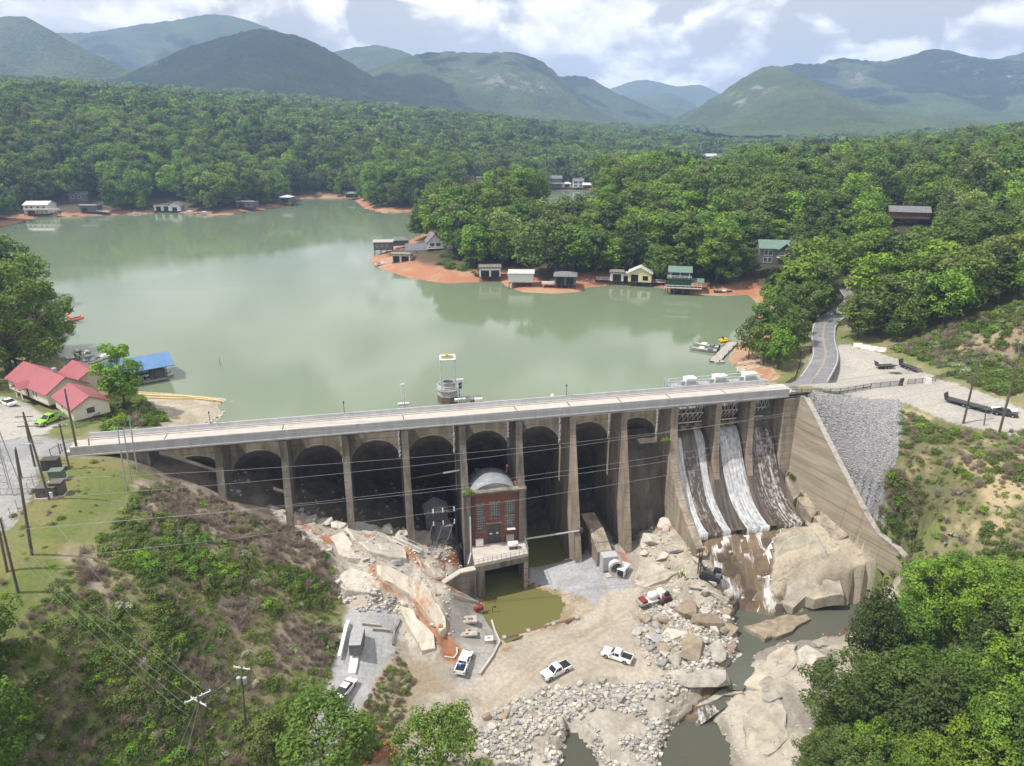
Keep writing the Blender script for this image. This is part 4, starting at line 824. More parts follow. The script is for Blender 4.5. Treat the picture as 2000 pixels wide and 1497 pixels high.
for j, y in enumerate((PN + .7, -2, 2.2)):
    for q in range(nn_ + 1): al = math.pi * (.08 + .84 * q / nn_); V.append((77.6 - 5.3 * math.cos(al), y, -10.6 + 4.1 * math.sin(al)))
for j in range(2):
    for q in range(nn_): a_ = j * (nn_ + 1) + q; Fc.append((a_, a_ + 1, a_ + nn_ + 2, a_ + nn_ + 1))
rf = MB().add(V, Fc).build('vault_roof', M['roof_membrane'], ph, smooth=True); so = rf.modifiers.new('t', 'SOLIDIFY'); so.thickness = .3
b = MB(); lun = [(77.6 - 5.15 * math.cos(math.pi * (.08 + .84 * q / 18)), -10.6 + 3.95 * math.sin(math.pi * (.08 + .84 * q / 18))) for q in range(19)]; b.prism(lun, 1, PN + .75, PN + .95); b.build('vault_end', M['roof_membrane'], ph)
MB().bb((72.0, PN + .45, -20.4), (72.5, 8, -9)).build('side_wall', M['brick'], ph); MB().bb((82.8, PN + .45, -20.4), (83.2, 8, -9)).build('side_wall', M['brick'], ph)
MB().cyl((75.0, 1.2, -6.9), .45, .9, 12).build('roof_vent', M['dark_steel'], ph)
# balcony over the tailrace
b = MB(); b.add([(72.6, PN, -20.45), (83.9, PN, -20.45), (83.6, -10.9, -20.45), (72.0, -12.6, -20.45), (72.6, PN, -21.15), (83.9, PN, -21.15), (83.6, -10.9, -21.15), (72.0, -12.6, -21.15)], [(3, 2, 1, 0), (4, 5, 6, 7), (0, 1, 5, 4), (1, 2, 6, 5), (2, 3, 7, 6), (3, 0, 4, 7)]); b.build('balcony', M['deck_concrete'], ph)
b = MB(); b.add([(72.0, -12.62, -21.1), (83.6, -10.92, -21.1), (83.6, -10.5, -21.1), (72.0, -12.2, -21.1), (72.0, -12.62, -22.4), (83.6, -10.92, -22.4), (83.6, -10.5, -22.4), (72.0, -12.2, -22.4)], [(0, 1, 2, 3), (4, 7, 6, 5), (0, 4, 5, 1), (1, 5, 6, 2), (2, 6, 7, 3), (3, 7, 4, 0)]); b.build('balcony_beam', M['concrete'], ph)
MB().bb((82.7, -10.9, -31), (83.55, -9.6, -21.2)).build('balcony_pier', M['concrete_pale'], ph)
MB().bb((72.4, -12.2, -31), (74.2, -6, -21.2)).build('tailrace_wall', M['concrete'], ph)
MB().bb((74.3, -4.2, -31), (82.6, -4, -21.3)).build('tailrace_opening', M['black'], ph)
rl = MB()
P0, P1 = Vector((72.0, -12.5, -20.4)), Vector((83.6, -10.8, -20.4))
for q in range(13): p = P0.lerp(P1, q / 12); rl.tube([p, p + Vector((0, 0, 1.1))], .05, 5)
for h in (.55, 1.1): rl.tube([P0 + Vector((0, 0, h)), P1 + Vector((0, 0, h))], .045, 5)
for q in range(5): p = P1.lerp(Vector((83.9, PN - .8, -20.4)), q / 4); rl.tube([p, p + Vector((0, 0, 1.1))], .05, 5)
rl.tube([P1 + Vector((0, 0, 1.1)), (83.9, PN - .8, -19.3)], .045, 5); rl.build('railing', M['galv'], ph)
pp = MB(); pp.tube([(72.3, PN - .85, -13), (72.3, PN - .85, -21.5), (71.2, -9.5, -22.2)], .14, 7); pp.build('drain_pipe', M['white_steel'], ph)
pp = MB(); [pp.tube([(x_, PN - .12, -8.6), (x_, PN - .12, -17 - x_ * .02)], .06, 5) for x_ in (72.9, 73.25, 73.5)]; pp.build('conduit', M['rust_steel'], ph)
MB().bb((80.0, PN - .55, -20.4), (81.6, PN - .05, -18.6)).build('panel_box', M['galv'], ph); MB().box((80.9, PN - .7, -16.9), (1.7, 1.4, .12), rx=-.2).build('awning', M['white_paint'], ph)
MB().bb((73.4, PN - .6, -20.4), (75.0, PN - .05, -18.9)).build('equipment_box', M['white_paint'], ph)
# tailrace training wall left of the balcony
tw = thing('stone_wall', 'grey concrete tailrace wall with sloping top left of the powerhouse balcony', 'wall', (DA[0], DA[1], 0), DANG)
tw['kind'] = 'thing'
b = MB(); b.prism([(72.2, -21.3), (69.2, -21.6), (64.2, -24.6), (63.6, -29.8), (72.2, -31)], 1, -13.2, -12.0); b.build('wall', M['concrete'], tw)
b = MB(); b.prism([(72.2, -21.05), (69.1, -21.35), (64.0, -24.4), (64.0, -24.65), (69.1, -21.62), (72.2, -21.32)], 1, -13.35, -11.9); b.build('coping', M['deck_concrete'], tw)

# ---------------------------------------------------------------- water below the dam
def pool(name, px, z, mt, lab=None):
    pts = [G(x, y, z) for x, y in px]; b = MB().add(pts, [tuple(range(len(pts)))]); return struct(b.build(name, mt))
def watmat(name, col, rough=.07, st=.06, sc=2.0):
    m = bpy.data.materials.new(name); m.use_nodes = True; b = m.node_tree.nodes['Principled BSDF']; b.inputs['Base Color'].default_value = col + (1,); b.inputs['Roughness'].default_value = rough; b.inputs['IOR'].default_value = 1.33
    water_bump(m.node_tree, b, sc, st, .1); M[name] = m; return m
watmat('pool_green', (.125, .12, .042)); watmat('river_grey', (.085, .09, .07), .06, .45, 1.1); watmat('river_dark', (.065, .065, .047), .05, .4, 1.1)
pool('pool_water', [(895,1035),(1150,1035),(1150,1110),(1040,1125),(1110,1160),(1120,1200),(985,1258),(945,1215),(920,1165),(890,1135)], -29.0, M['pool_green'])
pool('river_water', [(1420,1183),(1720,1165),(1730,1250),(1590,1255),(1500,1280),(1475,1310),(1450,1350),(1410,1345),(1420,1250)], -30.45, M['river_grey'])
pool('river_water', [(1415,1325),(1460,1285),(1480,1285),(1465,1340),(1440,1368),(1404,1390),(1376,1364),(1392,1350)], -31.42, M['river_grey'])
pool('river_water', [(1085,1405),(1140,1410),(1250,1460),(1300,1410),(1330,1385),(1395,1388),(1430,1420),(1445,1590),(1080,1590)], -32.75, M['river_dark'])
# ---------------------------------------------------------------- vegetation
def leaves(centres, radii, counts, size, r, up=.25, flat=1.0, droop=.35):
    """quads spread over the shells of leaf clumps"""
    P = []; Nn = []; 
    for c, ra, n in zip(centres, radii, counts):
        d = r.normal(size=(int(n * 1.6) + 4, 3)); d /= np.linalg.norm(d, axis=1)[:, None]
        d = d[(d[:, 2] > -.55) | (r.random(len(d)) < droop)][:n]
        q = c + d * (ra * (.62 + .48 * r.random(len(d))))[:, None] * np.array((1, 1, flat)); P.append(q)
        m = d + r.normal(size=d.shape) * .55; m[:, 2] += up; Nn.append(m / np.linalg.norm(m, axis=1)[:, None])
    P = np.concatenate(P); Nn = np.concatenate(Nn); a = np.cross(Nn, r.normal(size=Nn.shape)); a /= np.linalg.norm(a, axis=1)[:, None] + 1e-9; b = np.cross(Nn, a)
    s = size * (.55 + .8 * r.random(len(P)))[:, None]; a = a * s; b = b * s * .72
    V = np.stack([P - a - b * .35, P + b * .8, P + a * 1.15, P - b], 1).reshape(-1, 3)
    Q = np.arange(len(V)).reshape(-1, 4); return V, Q
def crown(name, seed, Rr, H, base, ncl, nlf, size, mt, shape='round', smoothn=True):
    r = np.random.default_rng(seed); cs = []; ra = []
    zc = (H + base) / 2; hz = (H - base) / 2
    if shape == 'pine':
        for i in range(ncl):
            f = (i + .5) / ncl; z = base + (H - base) * f; k = Rr * (1 - f) ** .75 * (.55 + .6 * r.random()) + .3; an = i * 2.399 + r.random()
            cs.append((k * .7 * math.cos(an), k * .7 * math.sin(an), z)); ra.append(max(.5, k * .62))
        fl = .42
    elif shape == 'bush':
        for i in range(ncl):
            an = r.random() * 6.28; k = Rr * r.random() ** .6 * .75; z = H * (.35 + .45 * r.random()) * (1 - .5 * (k / Rr) ** 2)
            cs.append((k * math.cos(an), k * math.sin(an), z)); ra.append(Rr * (.28 + .2 * r.random()))
        fl = .9
    else:
        top = .9 if shape == 'oval' else .72
        for i in range(ncl):
            u = r.random() * 2 - 1; u = u * .92; an = i * 2.399 + r.random() * .8
            w = math.sqrt(max(0, 1 - abs(u) ** (2.2 if u > 0 else 3.0))); lob = 1 + .22 * math.sin(an * 2 + seed) + .18 * math.sin(an * 3 + seed * 2.1 + u * 3)
            k = Rr * w * lob * (.45 + .42 * math.sqrt(r.random())); z = zc + u * hz * .9 + (r.random() - .5) * hz * .12
            cs.append((k * math.cos(an), k * math.sin(an), z)); ra.append(Rr * (.22 + .17 * r.random()) * (1.1 if shape == 'round' else .9))
        fl = .82
        if shape == 'airy': ra = [q * .70 for q in ra]; cs = [(x * 1.1, y * 1.1, z) for x, y, z in cs]
        if shape == 'great': ra = [q * .66 for q in ra]; cs = [(x * 1.12, y * 1.12, z) for x, y, z in cs]
    cs = np.array(cs); ra = np.array(ra); cnt = np.maximum(3, (nlf * ra ** 2 / (ra ** 2).sum()).astype(int))
    V, Q = leaves(cs, ra, cnt, size, r, up=1.1 if shape == 'bush' else .65, flat=fl)
    me = np_mesh(name, V, Q, mt, False)
    if smoothn:                                   # shade leaves by the mass they belong to, so clumps read as volumes
        nr = V - np.array((0, 0, base + (H - base) * .35)); cc = np.repeat(cs, cnt[:len(cs)], 0)
    return me, cs, ra
def trunk(name, seed, H, r0, limbs, mt, cs=None, n=6):
    r = random.Random(seed); b = MB(); lean = [(r.uniform(-.04, .04) * H * f, r.uniform(-.04, .04) * H * f, H * f) for f in (0, .25, .5, .75, 1)]; lean[0] = (0, 0, -.8)
    b.tube(lean, [r0, r0 * .8, r0 * .6, r0 * .4, r0 * .12], n)
    if cs is not None and limbs:
        idx = r.sample(range(len(cs)), min(limbs, len(cs)))
        for i in idx:
            c = cs[i]; z0 = max(H * .25, min(c[2] - math.hypot(c[0], c[1]) * .6, H * .85)); p0 = Vector((lean[2][0] * z0 / H, lean[2][1] * z0 / H, z0)); p1 = Vector(c); mdl = p0.lerp(p1, .5) + Vector((0, 0, -.06 * H * r.random()))
            b.tube([p0, mdl, p1], [r0 * .38, r0 * .24, r0 * .07], 5, caps=False)
    return b.mesh(name, mt, True)
PROTO = {}
def proto(key, seed, Rr, H, base, ncl, nlf, size, leaf, shape='round', limbs=6, r0=.28):
    cm, cs, ra = crown('crown', seed, Rr, H, base, ncl, nlf, size, LEAF[leaf], shape)
    tm = trunk('trunk', seed, H * (.96 if shape == 'pine' else .8), r0, limbs, M['bark'], cs); PROTO[key] = (tm, cm, H, Rr); return key
# near trees (fine leaves), middle-distance trees, far trees
for i, lf in enumerate(('mid', 'fresh', 'olive', 'lime')):
    proto('near_' + lf, 100 + i, 5.6, 14.5, 2.6, 95, 9500, .19, lf, 'airy', 26, .26)
proto('near_dark', 106, 4.4, 17, 5.5, 46, 6500, .22, 'dark', 'pine', 22, .24)
proto('near_thin', 107, 3.6, 15, 5.0, 30, 3200, .20, 'olive', 'oval', 18, .2)
proto('tall_oval', 108, 3.6, 14, 2.6, 52, 7000, .2, 'fresh', 'oval', 14, .22)
proto('great', 109, 12.5, 31, 3.5, 75, 15000, .36, 'mid', 'great', 40, .95)
for i, (lf, sh) in enumerate((('mid', 'round'), ('fresh', 'round'), ('olive', 'round'), ('dark', 'oval'), ('fresh', 'oval'), ('pale', 'round'), ('lime', 'round'), ('mid', 'oval'))):
    proto('wood_%s_%s' % (lf, sh), 130 + i, 5.6 if sh == 'round' else 4.4, 18.5, 3.0, 42, 2600, .42, lf, sh, 6, .3)
proto('wood_dark_pine', 140, 3.8, 20, 6, 30, 1600, .42, 'dark', 'pine', 8, .28)
FARK = []
for i, (lf, sh) in enumerate((('mid', 'round'), ('fresh', 'round'), ('olive', 'round'), ('dark', 'oval'), ('mid', 'oval'), ('pale', 'round'), ('dark', 'pine'))):
    FARK.append(proto('far_%s_%s' % (lf, sh), 150 + i, 5.8, 18, 1.5, 26, 520, .85, lf, sh, 0, .3))
def tree(key, x, y, label, group, sc=1.0, rz=None, zoff=-.2, name='tree', parts=True, sxy=1.0):
    tm, cm, H, Rr = PROTO[key]
    o = thing(name, label, 'tree', (x, y, float(land_z(x, y)) + zoff), rz if rz is not None else random.random() * 6.28, group); o.scale = (sc * sxy, sc * sxy, sc)
    if parts: link('trunk', tm, o)
    link('crown', cm, o); return o
# ---- scatter of the woods
def scatter_xy(x0, x1, y0, y1, st, seed):
    r = np.random.default_rng(seed); x = np.arange(x0, x1, st); y = np.arange(y0, y1, st); X, Y = np.meshgrid(x, y)
    X = X + (r.random(X.shape) - .5) * st * .9; Y = Y + (r.random(X.shape) - .5) * st * .9; return X.ravel(), Y.ravel()
CLEAR = []      # (x, y, radius) kept free of trees: houses and their view to the water
def clear(px, py, z, rad, toward=0.0):
    x, y, _z = G(px, py, z); CLEAR.append((x, y, rad))
    if toward: CLEAR.append((x * (1 - toward / y), y - toward, rad * .9))
for a in [(750,492,2,9),(790,503,2,9),(815,495,3,9),(845,490,4,9),(800,512,2,7),(770,507,1,7),(870,515,2,7),(900,525,1,6),(957,540,1,7),(1018,552,1,7),(1100,556,1,7),(1200,548,1,6),(1250,552,1,7),(1332,562,1,8),(1085,520,4,7),(1520,512,9,13,12),(1770,425,22,10,6),(85,415,2,16),(180,412,2,12),(330,405,2,16),(485,408,2,12),(565,392,2,12),(925,363,5,14,20),(1085,365,2,16,14),(1107,366,2,10,12),(1130,366,2,12,14),(1147,368,2,12,12),(1385,314,2,16),(150,390,5,14,8),(690,383,2,10),(620,380,2,9)]: clear(*a)
RVIEW = [(GT(x, y)[0], GT(x, y)[1]) for x, y in ((1500,735),(1560,690),(1588,640),(1600,612),(1650,600),(1660,640),(1640,668),(1735,690),(1840,740),(2060,760),(2060,590),(1985,600),(1900,660),(1860,700),(1990,830),(1560,775))]
WOODS = {'slope': [GT(x, y)[:2] for x, y in ((1640,640),(1660,590),(1760,560),(2150,520),(2150,575),(1980,590),(1880,630),(1800,655),(1730,668),(1680,672))]}
X, Y = scatter_xy(-1580, 1580, 120, 760, 8.6, 5)
d = shore(X, Y); s_, n_ = SN(X, Y)
qx_, qy_, _q = projn(X, Y, np.zeros(len(X))); pen = (dist_lines(X, Y, list(zip(SH_P[8:20], SH_P[9:21]))) < 12.5) & (qx_ < 1165)
ok = (d < np.where(pen, -900.0, -5.0)) & (np.abs(X) < Y * .78 + 40)
NOTREE = [G(x, y, 1.5)[:2] for x, y in ((715,515),(720,492),(745,478),(800,476),(850,480),(862,520),(870,550),(800,548),(735,528))]
ok &= ~inpoly(X, Y, NOTREE)
near = (X > NX0) & (X < NX1) & (Y < NY1)
ok &= ~near | (inpoly(X, Y, WOODS['slope'])) | ((X > 96) & (Y > 196) & (X < 108 + (Y - 196)) ) 
ok &= ~((Y < 150) & (X < 0)) & ~((Y < 190) & (X > 0) & (X < 175) & ~inpoly(X, Y, WOODS['slope'])) & ~((X < 0) & (Y < 205) & (X > -125))
ok &= ~inpoly(X, Y, RVIEW)
for (cx, cy_, cr) in CLEAR: ok &= np.hypot(X - cx, Y - cy_) > cr
SIGHT = [(1064,1162,350,395,655), (1356,1412,306,330,1100), (912,946,346,374,720), (1490,1548,478,520,262), (1735,1815,398,440,330), (120,190,350,400,560)]
def unseen(X, Y, Hh):
    r_ = np.ones(len(X), bool); z = land_z(X, Y); bx, by, bd = projn(X, Y, z); tx, ty, td = projn(X, Y, z + Hh); rad = 4.6 * F / np.maximum(bd, 1)
    for x0, x1, y0, y1, D in SIGHT: r_ &= ~((bx + rad > x0) & (bx - rad < x1) & (ty < y1) & (by > y0) & (Y < D))
    return r_
ok &= unseen(X, Y, 17)
# the road through the trees right of the dam
ROAD = [GT(x, y)[:2] for x, y in ((1545,768),(1585,748),(1606,724),(1612,695),(1604,662),(1608,640),(1626,622),(1650,604))]
ROAD = ROAD + [(ROAD[-1][0] + 9, ROAD[-1][1] + 12), (ROAD[-1][0] + 14, ROAD[-1][1] + 30), (ROAD[-1][0] + 14, ROAD[-1][1] + 60)]
ok &= dist_lines(X, Y, list(zip(ROAD[:-1], ROAD[1:]))) > np.where(Y < 232, 6.5, 4.6)
X, Y = X[ok], Y[ok]; dd_ = -shore(X, Y)
px, py, pd = projn(X, Y, land_z(X, Y) + 12); inview = (px > -60) & (px < 2060) & (py > 100) & (py < 1500)
order = np.argsort(np.where(inview, np.hypot(X, Y), 1e6))
WK = ['wood_mid_round', 'wood_fresh_round', 'wood_olive_round', 'wood_dark_oval', 'wood_fresh_oval', 'wood_pale_round', 'wood_lime_round', 'wood_mid_oval', 'wood_dark_pine']
KW = np.array([.20, .17, .17, .10, .07, .09, .04, .08, .08])
kinds = np.random.default_rng(3).choice(len(WK), size=len(X), p=KW / KW.sum())
LOOK = {'mid': 'mid green', 'fresh': 'bright green', 'olive': 'olive green', 'dark': 'dark green', 'pale': 'pale green', 'lime': 'yellow green'}
NIND = 235
rs = np.random.default_rng(8); scl = .72 + .58 * rs.random(len(X)) ** 1.2; scl *= np.where(dd_ < 9, .85, 1.0); scl *= np.where((X > 88) & (Y < 330), .9, 1.08)
LMK = [((82,405),'the big pale far boathouse'),((180,408),'the dark open far boathouse'),((335,400),'the far pair of white boathouses'),((485,402),'the flat-topped far boathouse'),((565,388),'the left of the far cove'),((690,385),'the sand of the far cove'),((848,470),'the white gabled house on the point'),((957,528),'the white double-bay boathouse'),((1018,545),'the closed white boathouse'),((1100,545),'the brown-roofed boathouse'),((1200,538),'the small white boathouse'),((1250,538),'the yellow boathouse'),((1330,540),'the green boathouse'),((1520,495),'the green-roofed cabin'),((1772,415),'the hillside house'),((1638,605),'the white road vehicle'),((1700,680),'the white barrier blocks'),((1960,600),'the bare right-hand cut')]
def where(px_, py_, dist_w=1.0):
    k = min(range(len(LMK)), key=lambda i: math.hypot(LMK[i][0][0] - px_, (LMK[i][0][1] - py_) * 1.5)); dx, dy = px_ - LMK[k][0][0], py_ - LMK[k][0][1]
    far_ = 'far ' if math.hypot(dx, dy) > 150 else 'well ' if math.hypot(dx, dy) > 80 else 'just ' if math.hypot(dx, dy) < 35 else ''; di = far_ + (('behind' if dy < 0 else 'below') if abs(dy) > 2.2 * abs(dx) else ('left of' if dx < 0 else 'right of') if abs(dx) > 2.2 * abs(dy) else ('lower ' if dy > 0 else 'upper ') + ('left of' if dx < 0 else 'right of'))
    return di + ' ' + LMK[k][1]
cx_, cy2_, _q = projn(X, Y, land_z(X, Y) + 14)
for q in order[:NIND]:
    key = WK[kinds[q]]; lk = LOOK[key.split('_')[1]]; sz = 'small' if scl[q] < .86 else 'tall' if scl[q] > 1.05 else 'medium'
    if 'pine' in key: lk = 'dark conical'
    elif 'oval' in key: lk = lk.replace(' green', '') + ' green oval'
    wh = where(cx_[q], cy2_[q]); grp = 'trees of the far left shore' if px[q] < 700 else 'trees of the right hillside' if X[q] > 88 and Y[q] < 330 else 'trees of the boathouse shore'
    tree(key, X[q], Y[q], '%s %s tree %s' % (sz, lk, wh), grp, float(scl[q]), sxy=1.22)
def gn_scatter(name, pts, ids, scs, rzs, objs, kind='stuff', label=None):
    me = bpy.data.meshes.new(name); me.vertices.add(len(pts)); me.vertices.foreach_set('co', np.asarray(pts, np.float32).ravel())
    for an, ty, v in (('pid', 'INT', ids), ('psc', 'FLOAT', scs), ('prz', 'FLOAT', rzs)):
        a = me.attributes.new(an, ty, 'POINT'); a.data.foreach_set('value', np.asarray(v, np.int32 if ty == 'INT' else np.float32))
    o = link(name, me); o['kind'] = kind
    if label: o['label'] = label
    g = bpy.data.node_groups.new('scatter', 'GeometryNodeTree'); g.interface.new_socket('Geometry', in_out='INPUT', socket_type='NodeSocketGeometry'); g.interface.new_socket('Geometry', in_out='OUTPUT', socket_type='NodeSocketGeometry')
    N = g.nodes.new; l = g.links.new; gi = N('NodeGroupInput'); go = N('NodeGroupOutput'); jn = N('GeometryNodeJoinGeometry')
    def na(nm, ty): n = N('GeometryNodeInputNamedAttribute'); n.data_type = ty; n.inputs[0].default_value = nm; return n.outputs[0]
    pid = na('pid', 'INT'); psc = na('psc', 'FLOAT'); prz = na('prz', 'FLOAT'); cx = N('ShaderNodeCombineXYZ'); l(prz, cx.inputs[2])
    e2 = N('FunctionNodeEulerToRotation'); l(cx.outputs[0], e2.inputs[0])
    for k, ob in enumerate(objs):
        cmp_ = N('FunctionNodeCompare'); cmp_.data_type = 'INT'; cmp_.operation = 'EQUAL'; l(pid, cmp_.inputs[2]); cmp_.inputs[3].default_value = k
        oi = N('GeometryNodeObjectInfo'); oi.transform_space = 'ORIGINAL'; oi.inputs[0].default_value = ob; oi.inputs['As Instance'].default_value = True
        ip = N('GeometryNodeInstanceOnPoints'); l(gi.outputs[0], ip.inputs['Points']); l(cmp_.outputs[0], ip.inputs['Selection']); l(oi.outputs['Geometry'], ip.inputs['Instance']); l(e2.outputs[0], ip.inputs['Rotation']); l(psc, ip.inputs['Scale'])
        l(ip.outputs[0], jn.inputs[0])
    l(jn.outputs[0], go.inputs[0]); md = o.modifiers.new('scatter', 'NODES'); md.node_group = g; return o
def crown_obj(key):
    me = PROTO[key][1]
    return next(o for o in bpy.data.objects if o.type == 'MESH' and o.data == me)
rest = order[NIND:]
rest = rest[inview[rest] | (np.hypot(X[rest], Y[rest]) < 950)]
usedk = [k for k in range(len(WK)) if any(o.data == PROTO[WK[k]][1] for o in bpy.data.objects if o.type == 'MESH')]
kk = np.array([usedk.index(k) if k in usedk else 0 for k in kinds[rest]])
gn_scatter('forest', np.stack([X[rest], Y[rest], land_z(X[rest], Y[rest]) - .2], 1), kk, scl[rest] * 1.12, rs.random(len(rest)) * 6.28, [crown_obj(WK[k]) for k in usedk])
# woods out to both sides and behind the viewpoint
Xs, Ys = scatter_xy(-760, 760, -30, 760, 9.2, 25); ds = shore(Xs, Ys); zs = land_z(Xs, Ys); ok = (ds < -6) & ~((Xs > NX0) & (Xs < NX1) & (Ys > NY0) & (Ys < NY1)) & ~((np.abs(Xs) < Ys * .78 + 40) & (Ys > NY1 - 100))
ok &= (zs + 24 < HC - np.maximum(Ys + 7, 0) * 1.2 - 4) | (np.abs(Xs) > Ys * .8 + 60)
ok &= np.hypot(Xs, Ys) > 14
Xs, Ys, zs = Xs[ok], Ys[ok], zs[ok]; r2_ = np.random.default_rng(26)
gn_scatter('forest', np.stack([Xs, Ys, zs - .3], 1), r2_.integers(0, len(usedk), len(Xs)), .8 + .4 * r2_.random(len(Xs)), r2_.random(len(Xs)) * 6.28, [crown_obj(WK[k]) for k in usedk])
# far woods: a few singled out by place, the mass beyond as one
far_first = []
FP = [(300, 330), (430, 345), (640, 330), (880, 330), (980, 330), (1200, 320), (1250, 330)]
FLAB = ['tallest green tree behind the pair of white boathouses on the far bank', 'broad bright tree left of the far cove', 'leafy olive tree behind the sandy far cove', 'dark oval tree left of the far white house', 'green oval tree behind the far grey lake house', 'pale rounded tree right of the far cove houses', 'dark pine standing right of the far cove houses']
for k, (fp, lb) in enumerate(zip(FP, FLAB)):
    x, y, _z = G(fp[0], fp[1] + 60, 6); y = max(y, 560) if k != 2 else 690; o = tree(FARK[k], fp[0] / 1000 * 0 + (fp[0] - 1000) / F * (y * .97 + 20), y, lb, None, 1.0, parts=False); far_first.append(kids(o)[0])
X, Y = scatter_xy(-1580, 1580, 752, 1500, 10.5, 15); X2, Y2 = scatter_xy(-1585, 1585, 1500, 2296, 12.5, 16); X = np.r_[X, X2]; Y = np.r_[Y, Y2]
ok = (np.abs(X) < Y * .76 + 30) & (shore(X, Y) < -7)
for (cx, cy_, cr) in CLEAR: ok &= np.hypot(X - cx, Y - cy_) > cr
ok &= unseen(X, Y, 19); X, Y = X[ok], Y[ok]; r_ = np.random.default_rng(17)
gn_scatter('forest', np.stack([X, Y, far_z(X, Y) - .5], 1), r_.choice(7, len(X), p=[.27, .2, .17, .13, .1, .07, .06]), (.75 + .8 * r_.random(len(X)) ** 1.3) * np.where(Y > 1500, 1.2, 1.05), r_.random(len(X)) * 6.28, far_first)

# ---------------------------------------------------------------- trees close to the camera, each placed by its foot
def near_tree(key, px, py, label, sc=1.0, group=None, sxy=1.0, rz=None):
    x, y, z = GT(px, py); return tree(key, x, y, label, group, sc, rz, -.4, sxy=sxy)
near_tree('great', 22, 742, 'huge spreading green tree left of the red-roofed house, overhanging the lake', 1.0, sxy=1.08)
near_tree('great', 88, 692, 'broad leafy green tree on the bank behind the huge spreading tree', .66, rz=2.2); near_tree('near_fresh', 108, 688, 'small green tree at the water edge below the huge spreading tree', .8)
tree('wood_dark_oval', -158, 222, 'dark round tree on the left bank beyond the huge spreading tree', None, 1.0); tree('wood_mid_round', -172, 232, 'green tree at the left edge beyond the huge spreading tree', None, 1.1); tree('wood_mid_round', -134, 182, 'green tree at the far left behind the huge spreading tree', None, 1.1)
near_tree('tall_oval', 246, 800, 'slender oval tree between the red-roofed house and the blue-roofed boathouse', 1.16, sxy=1.12)
near_tree('near_mid', 640, 1560, 'large leafy tree at the bottom edge beside the concrete track', 1.18, sxy=1.2, rz=1.0)
near_tree('near_thin', 545, 1545, 'sparse grey green tree at the bottom edge left of the concrete track', .95)
near_tree('near_mid', 862, 1560, 'green tree with a bare trunk at the bottom edge above the dirt road', 1.12, rz=2.0, sxy=.95)
near_tree('near_dark', 1690, 1335, 'thin dark pine in front of the foot of the training wall', 1.25, sxy=.8)
near_tree('near_dark', 1800, 1500, 'tall dark pine in the wood at the lower right', 1.12)
near_tree('near_olive', 1640, 1430, 'broad olive tree overhanging the river slabs', 1.05, sxy=1.1)
near_tree('near_mid', -75, 1360, 'green tree just outside the left edge shading the corner of the mound', 1.1); near_tree('near_mid', -40, 1560, 'green tree at the bottom left corner shading the mound', 1.1)
RT = [('near_fresh',1830,1230,1.0,'bright green tree on the slope right of the training wall foot'),('near_fresh',1900,1260,1.05,'full bright green tree higher on the right slope beneath the scrub'),('near_mid',1760,1290,.85,'mid green tree just right of the thin dark pine'),('near_lime',1960,1420,1.0,'yellow green tree at the right edge of the lower wood'),('near_dark',1930,1330,.95,'dark pine among bright trees on the right slope'),
 ('near_olive',1735,1420,1.0,'olive tree between the two dark pines'),('near_mid',1880,1440,1.0,'mid green tree right of the tall dark pine'),('near_fresh',1985,1290,1.0,'bright green tree at the right edge below the scrub slope'),('near_lime',1700,1530,.75,'small yellow green tree at the bottom below the olive trees'),('near_olive',1600,1540,.72,'low olive tree at the bottom edge beside the river slabs'),
 ('near_fresh',1800,1580,.9,'bright tree at the bottom edge of the lower right wood'),('near_lime',1880,1590,1.0,'lime green tree at the bottom right below the tall dark pine'),('near_mid',1990,1560,1.1,'mid green tree in the bottom right corner'),('near_fresh',1945,1520,1.0,'bright tree in the bottom right beside the yellow green tree'),('near_olive',1700,1250,.55,'small olive tree between the training wall and the thin pine'),
 ('near_mid',1800,1190,.7,'small green tree beside the pale foot of the training wall'),('near_mid',2030,1400,1.1,'mid green tree cut by the right edge'),('near_fresh',1870,1180,.75,'small bright tree at the top of the lower right wood'),('near_fresh',1950,1200,.8,'bright tree at the edge of the tan scrub slope'),('near_olive',1660,1560,.8,'olive tree in the bottom right wood beside the slabs'),('near_mid',1780,1400,.9,'green tree behind the tall dark pine')]
for k_, x_, y_, s_, lb in RT: near_tree(k_, x_, y_, lb, s_)
# clump of trees between the lake and the road right of the dam
for q, (x_, y_, k_, s_) in enumerate(((1462,700,'wood_olive_round',.62),(1490,712,'wood_mid_round',.66),(1520,722,'wood_fresh_round',.62),(1548,690,'wood_olive_round',.72),(1478,672,'wood_mid_oval',.7),(1512,668,'wood_mid_round',.78),(1540,650,'wood_olive_round',.85),(1570,640,'wood_pale_round',.8),(1500,628,'wood_fresh_round',.75),(1540,612,'wood_olive_round',.9),(1585,612,'wood_dark_oval',.85),(1562,668,'wood_dark_pine',.6),(1500,700,'wood_fresh_oval',.55),(1535,700,'wood_mid_round',.6))):
    x, y, z = GT(x_, y_); tree(k_, x, y, ('%s tree %s in the lakeside clump' % (('olive','green','bright green','grey-olive','oval green','broad green','tall olive','pale green','fresh green','tallest olive','dark oval','small conical','low bright','low green')[q], ('at the water edge','above the stone patch','nearest the curved fence','beside the road edge','on the lake side','in the middle','towards the back','at the back by the road','at the lake side back','at the far back','darkest by the road','between its leafy neighbours','low at the front','low by the fence')[q])), 'clump of trees between lake and road', s_ * 1.0)
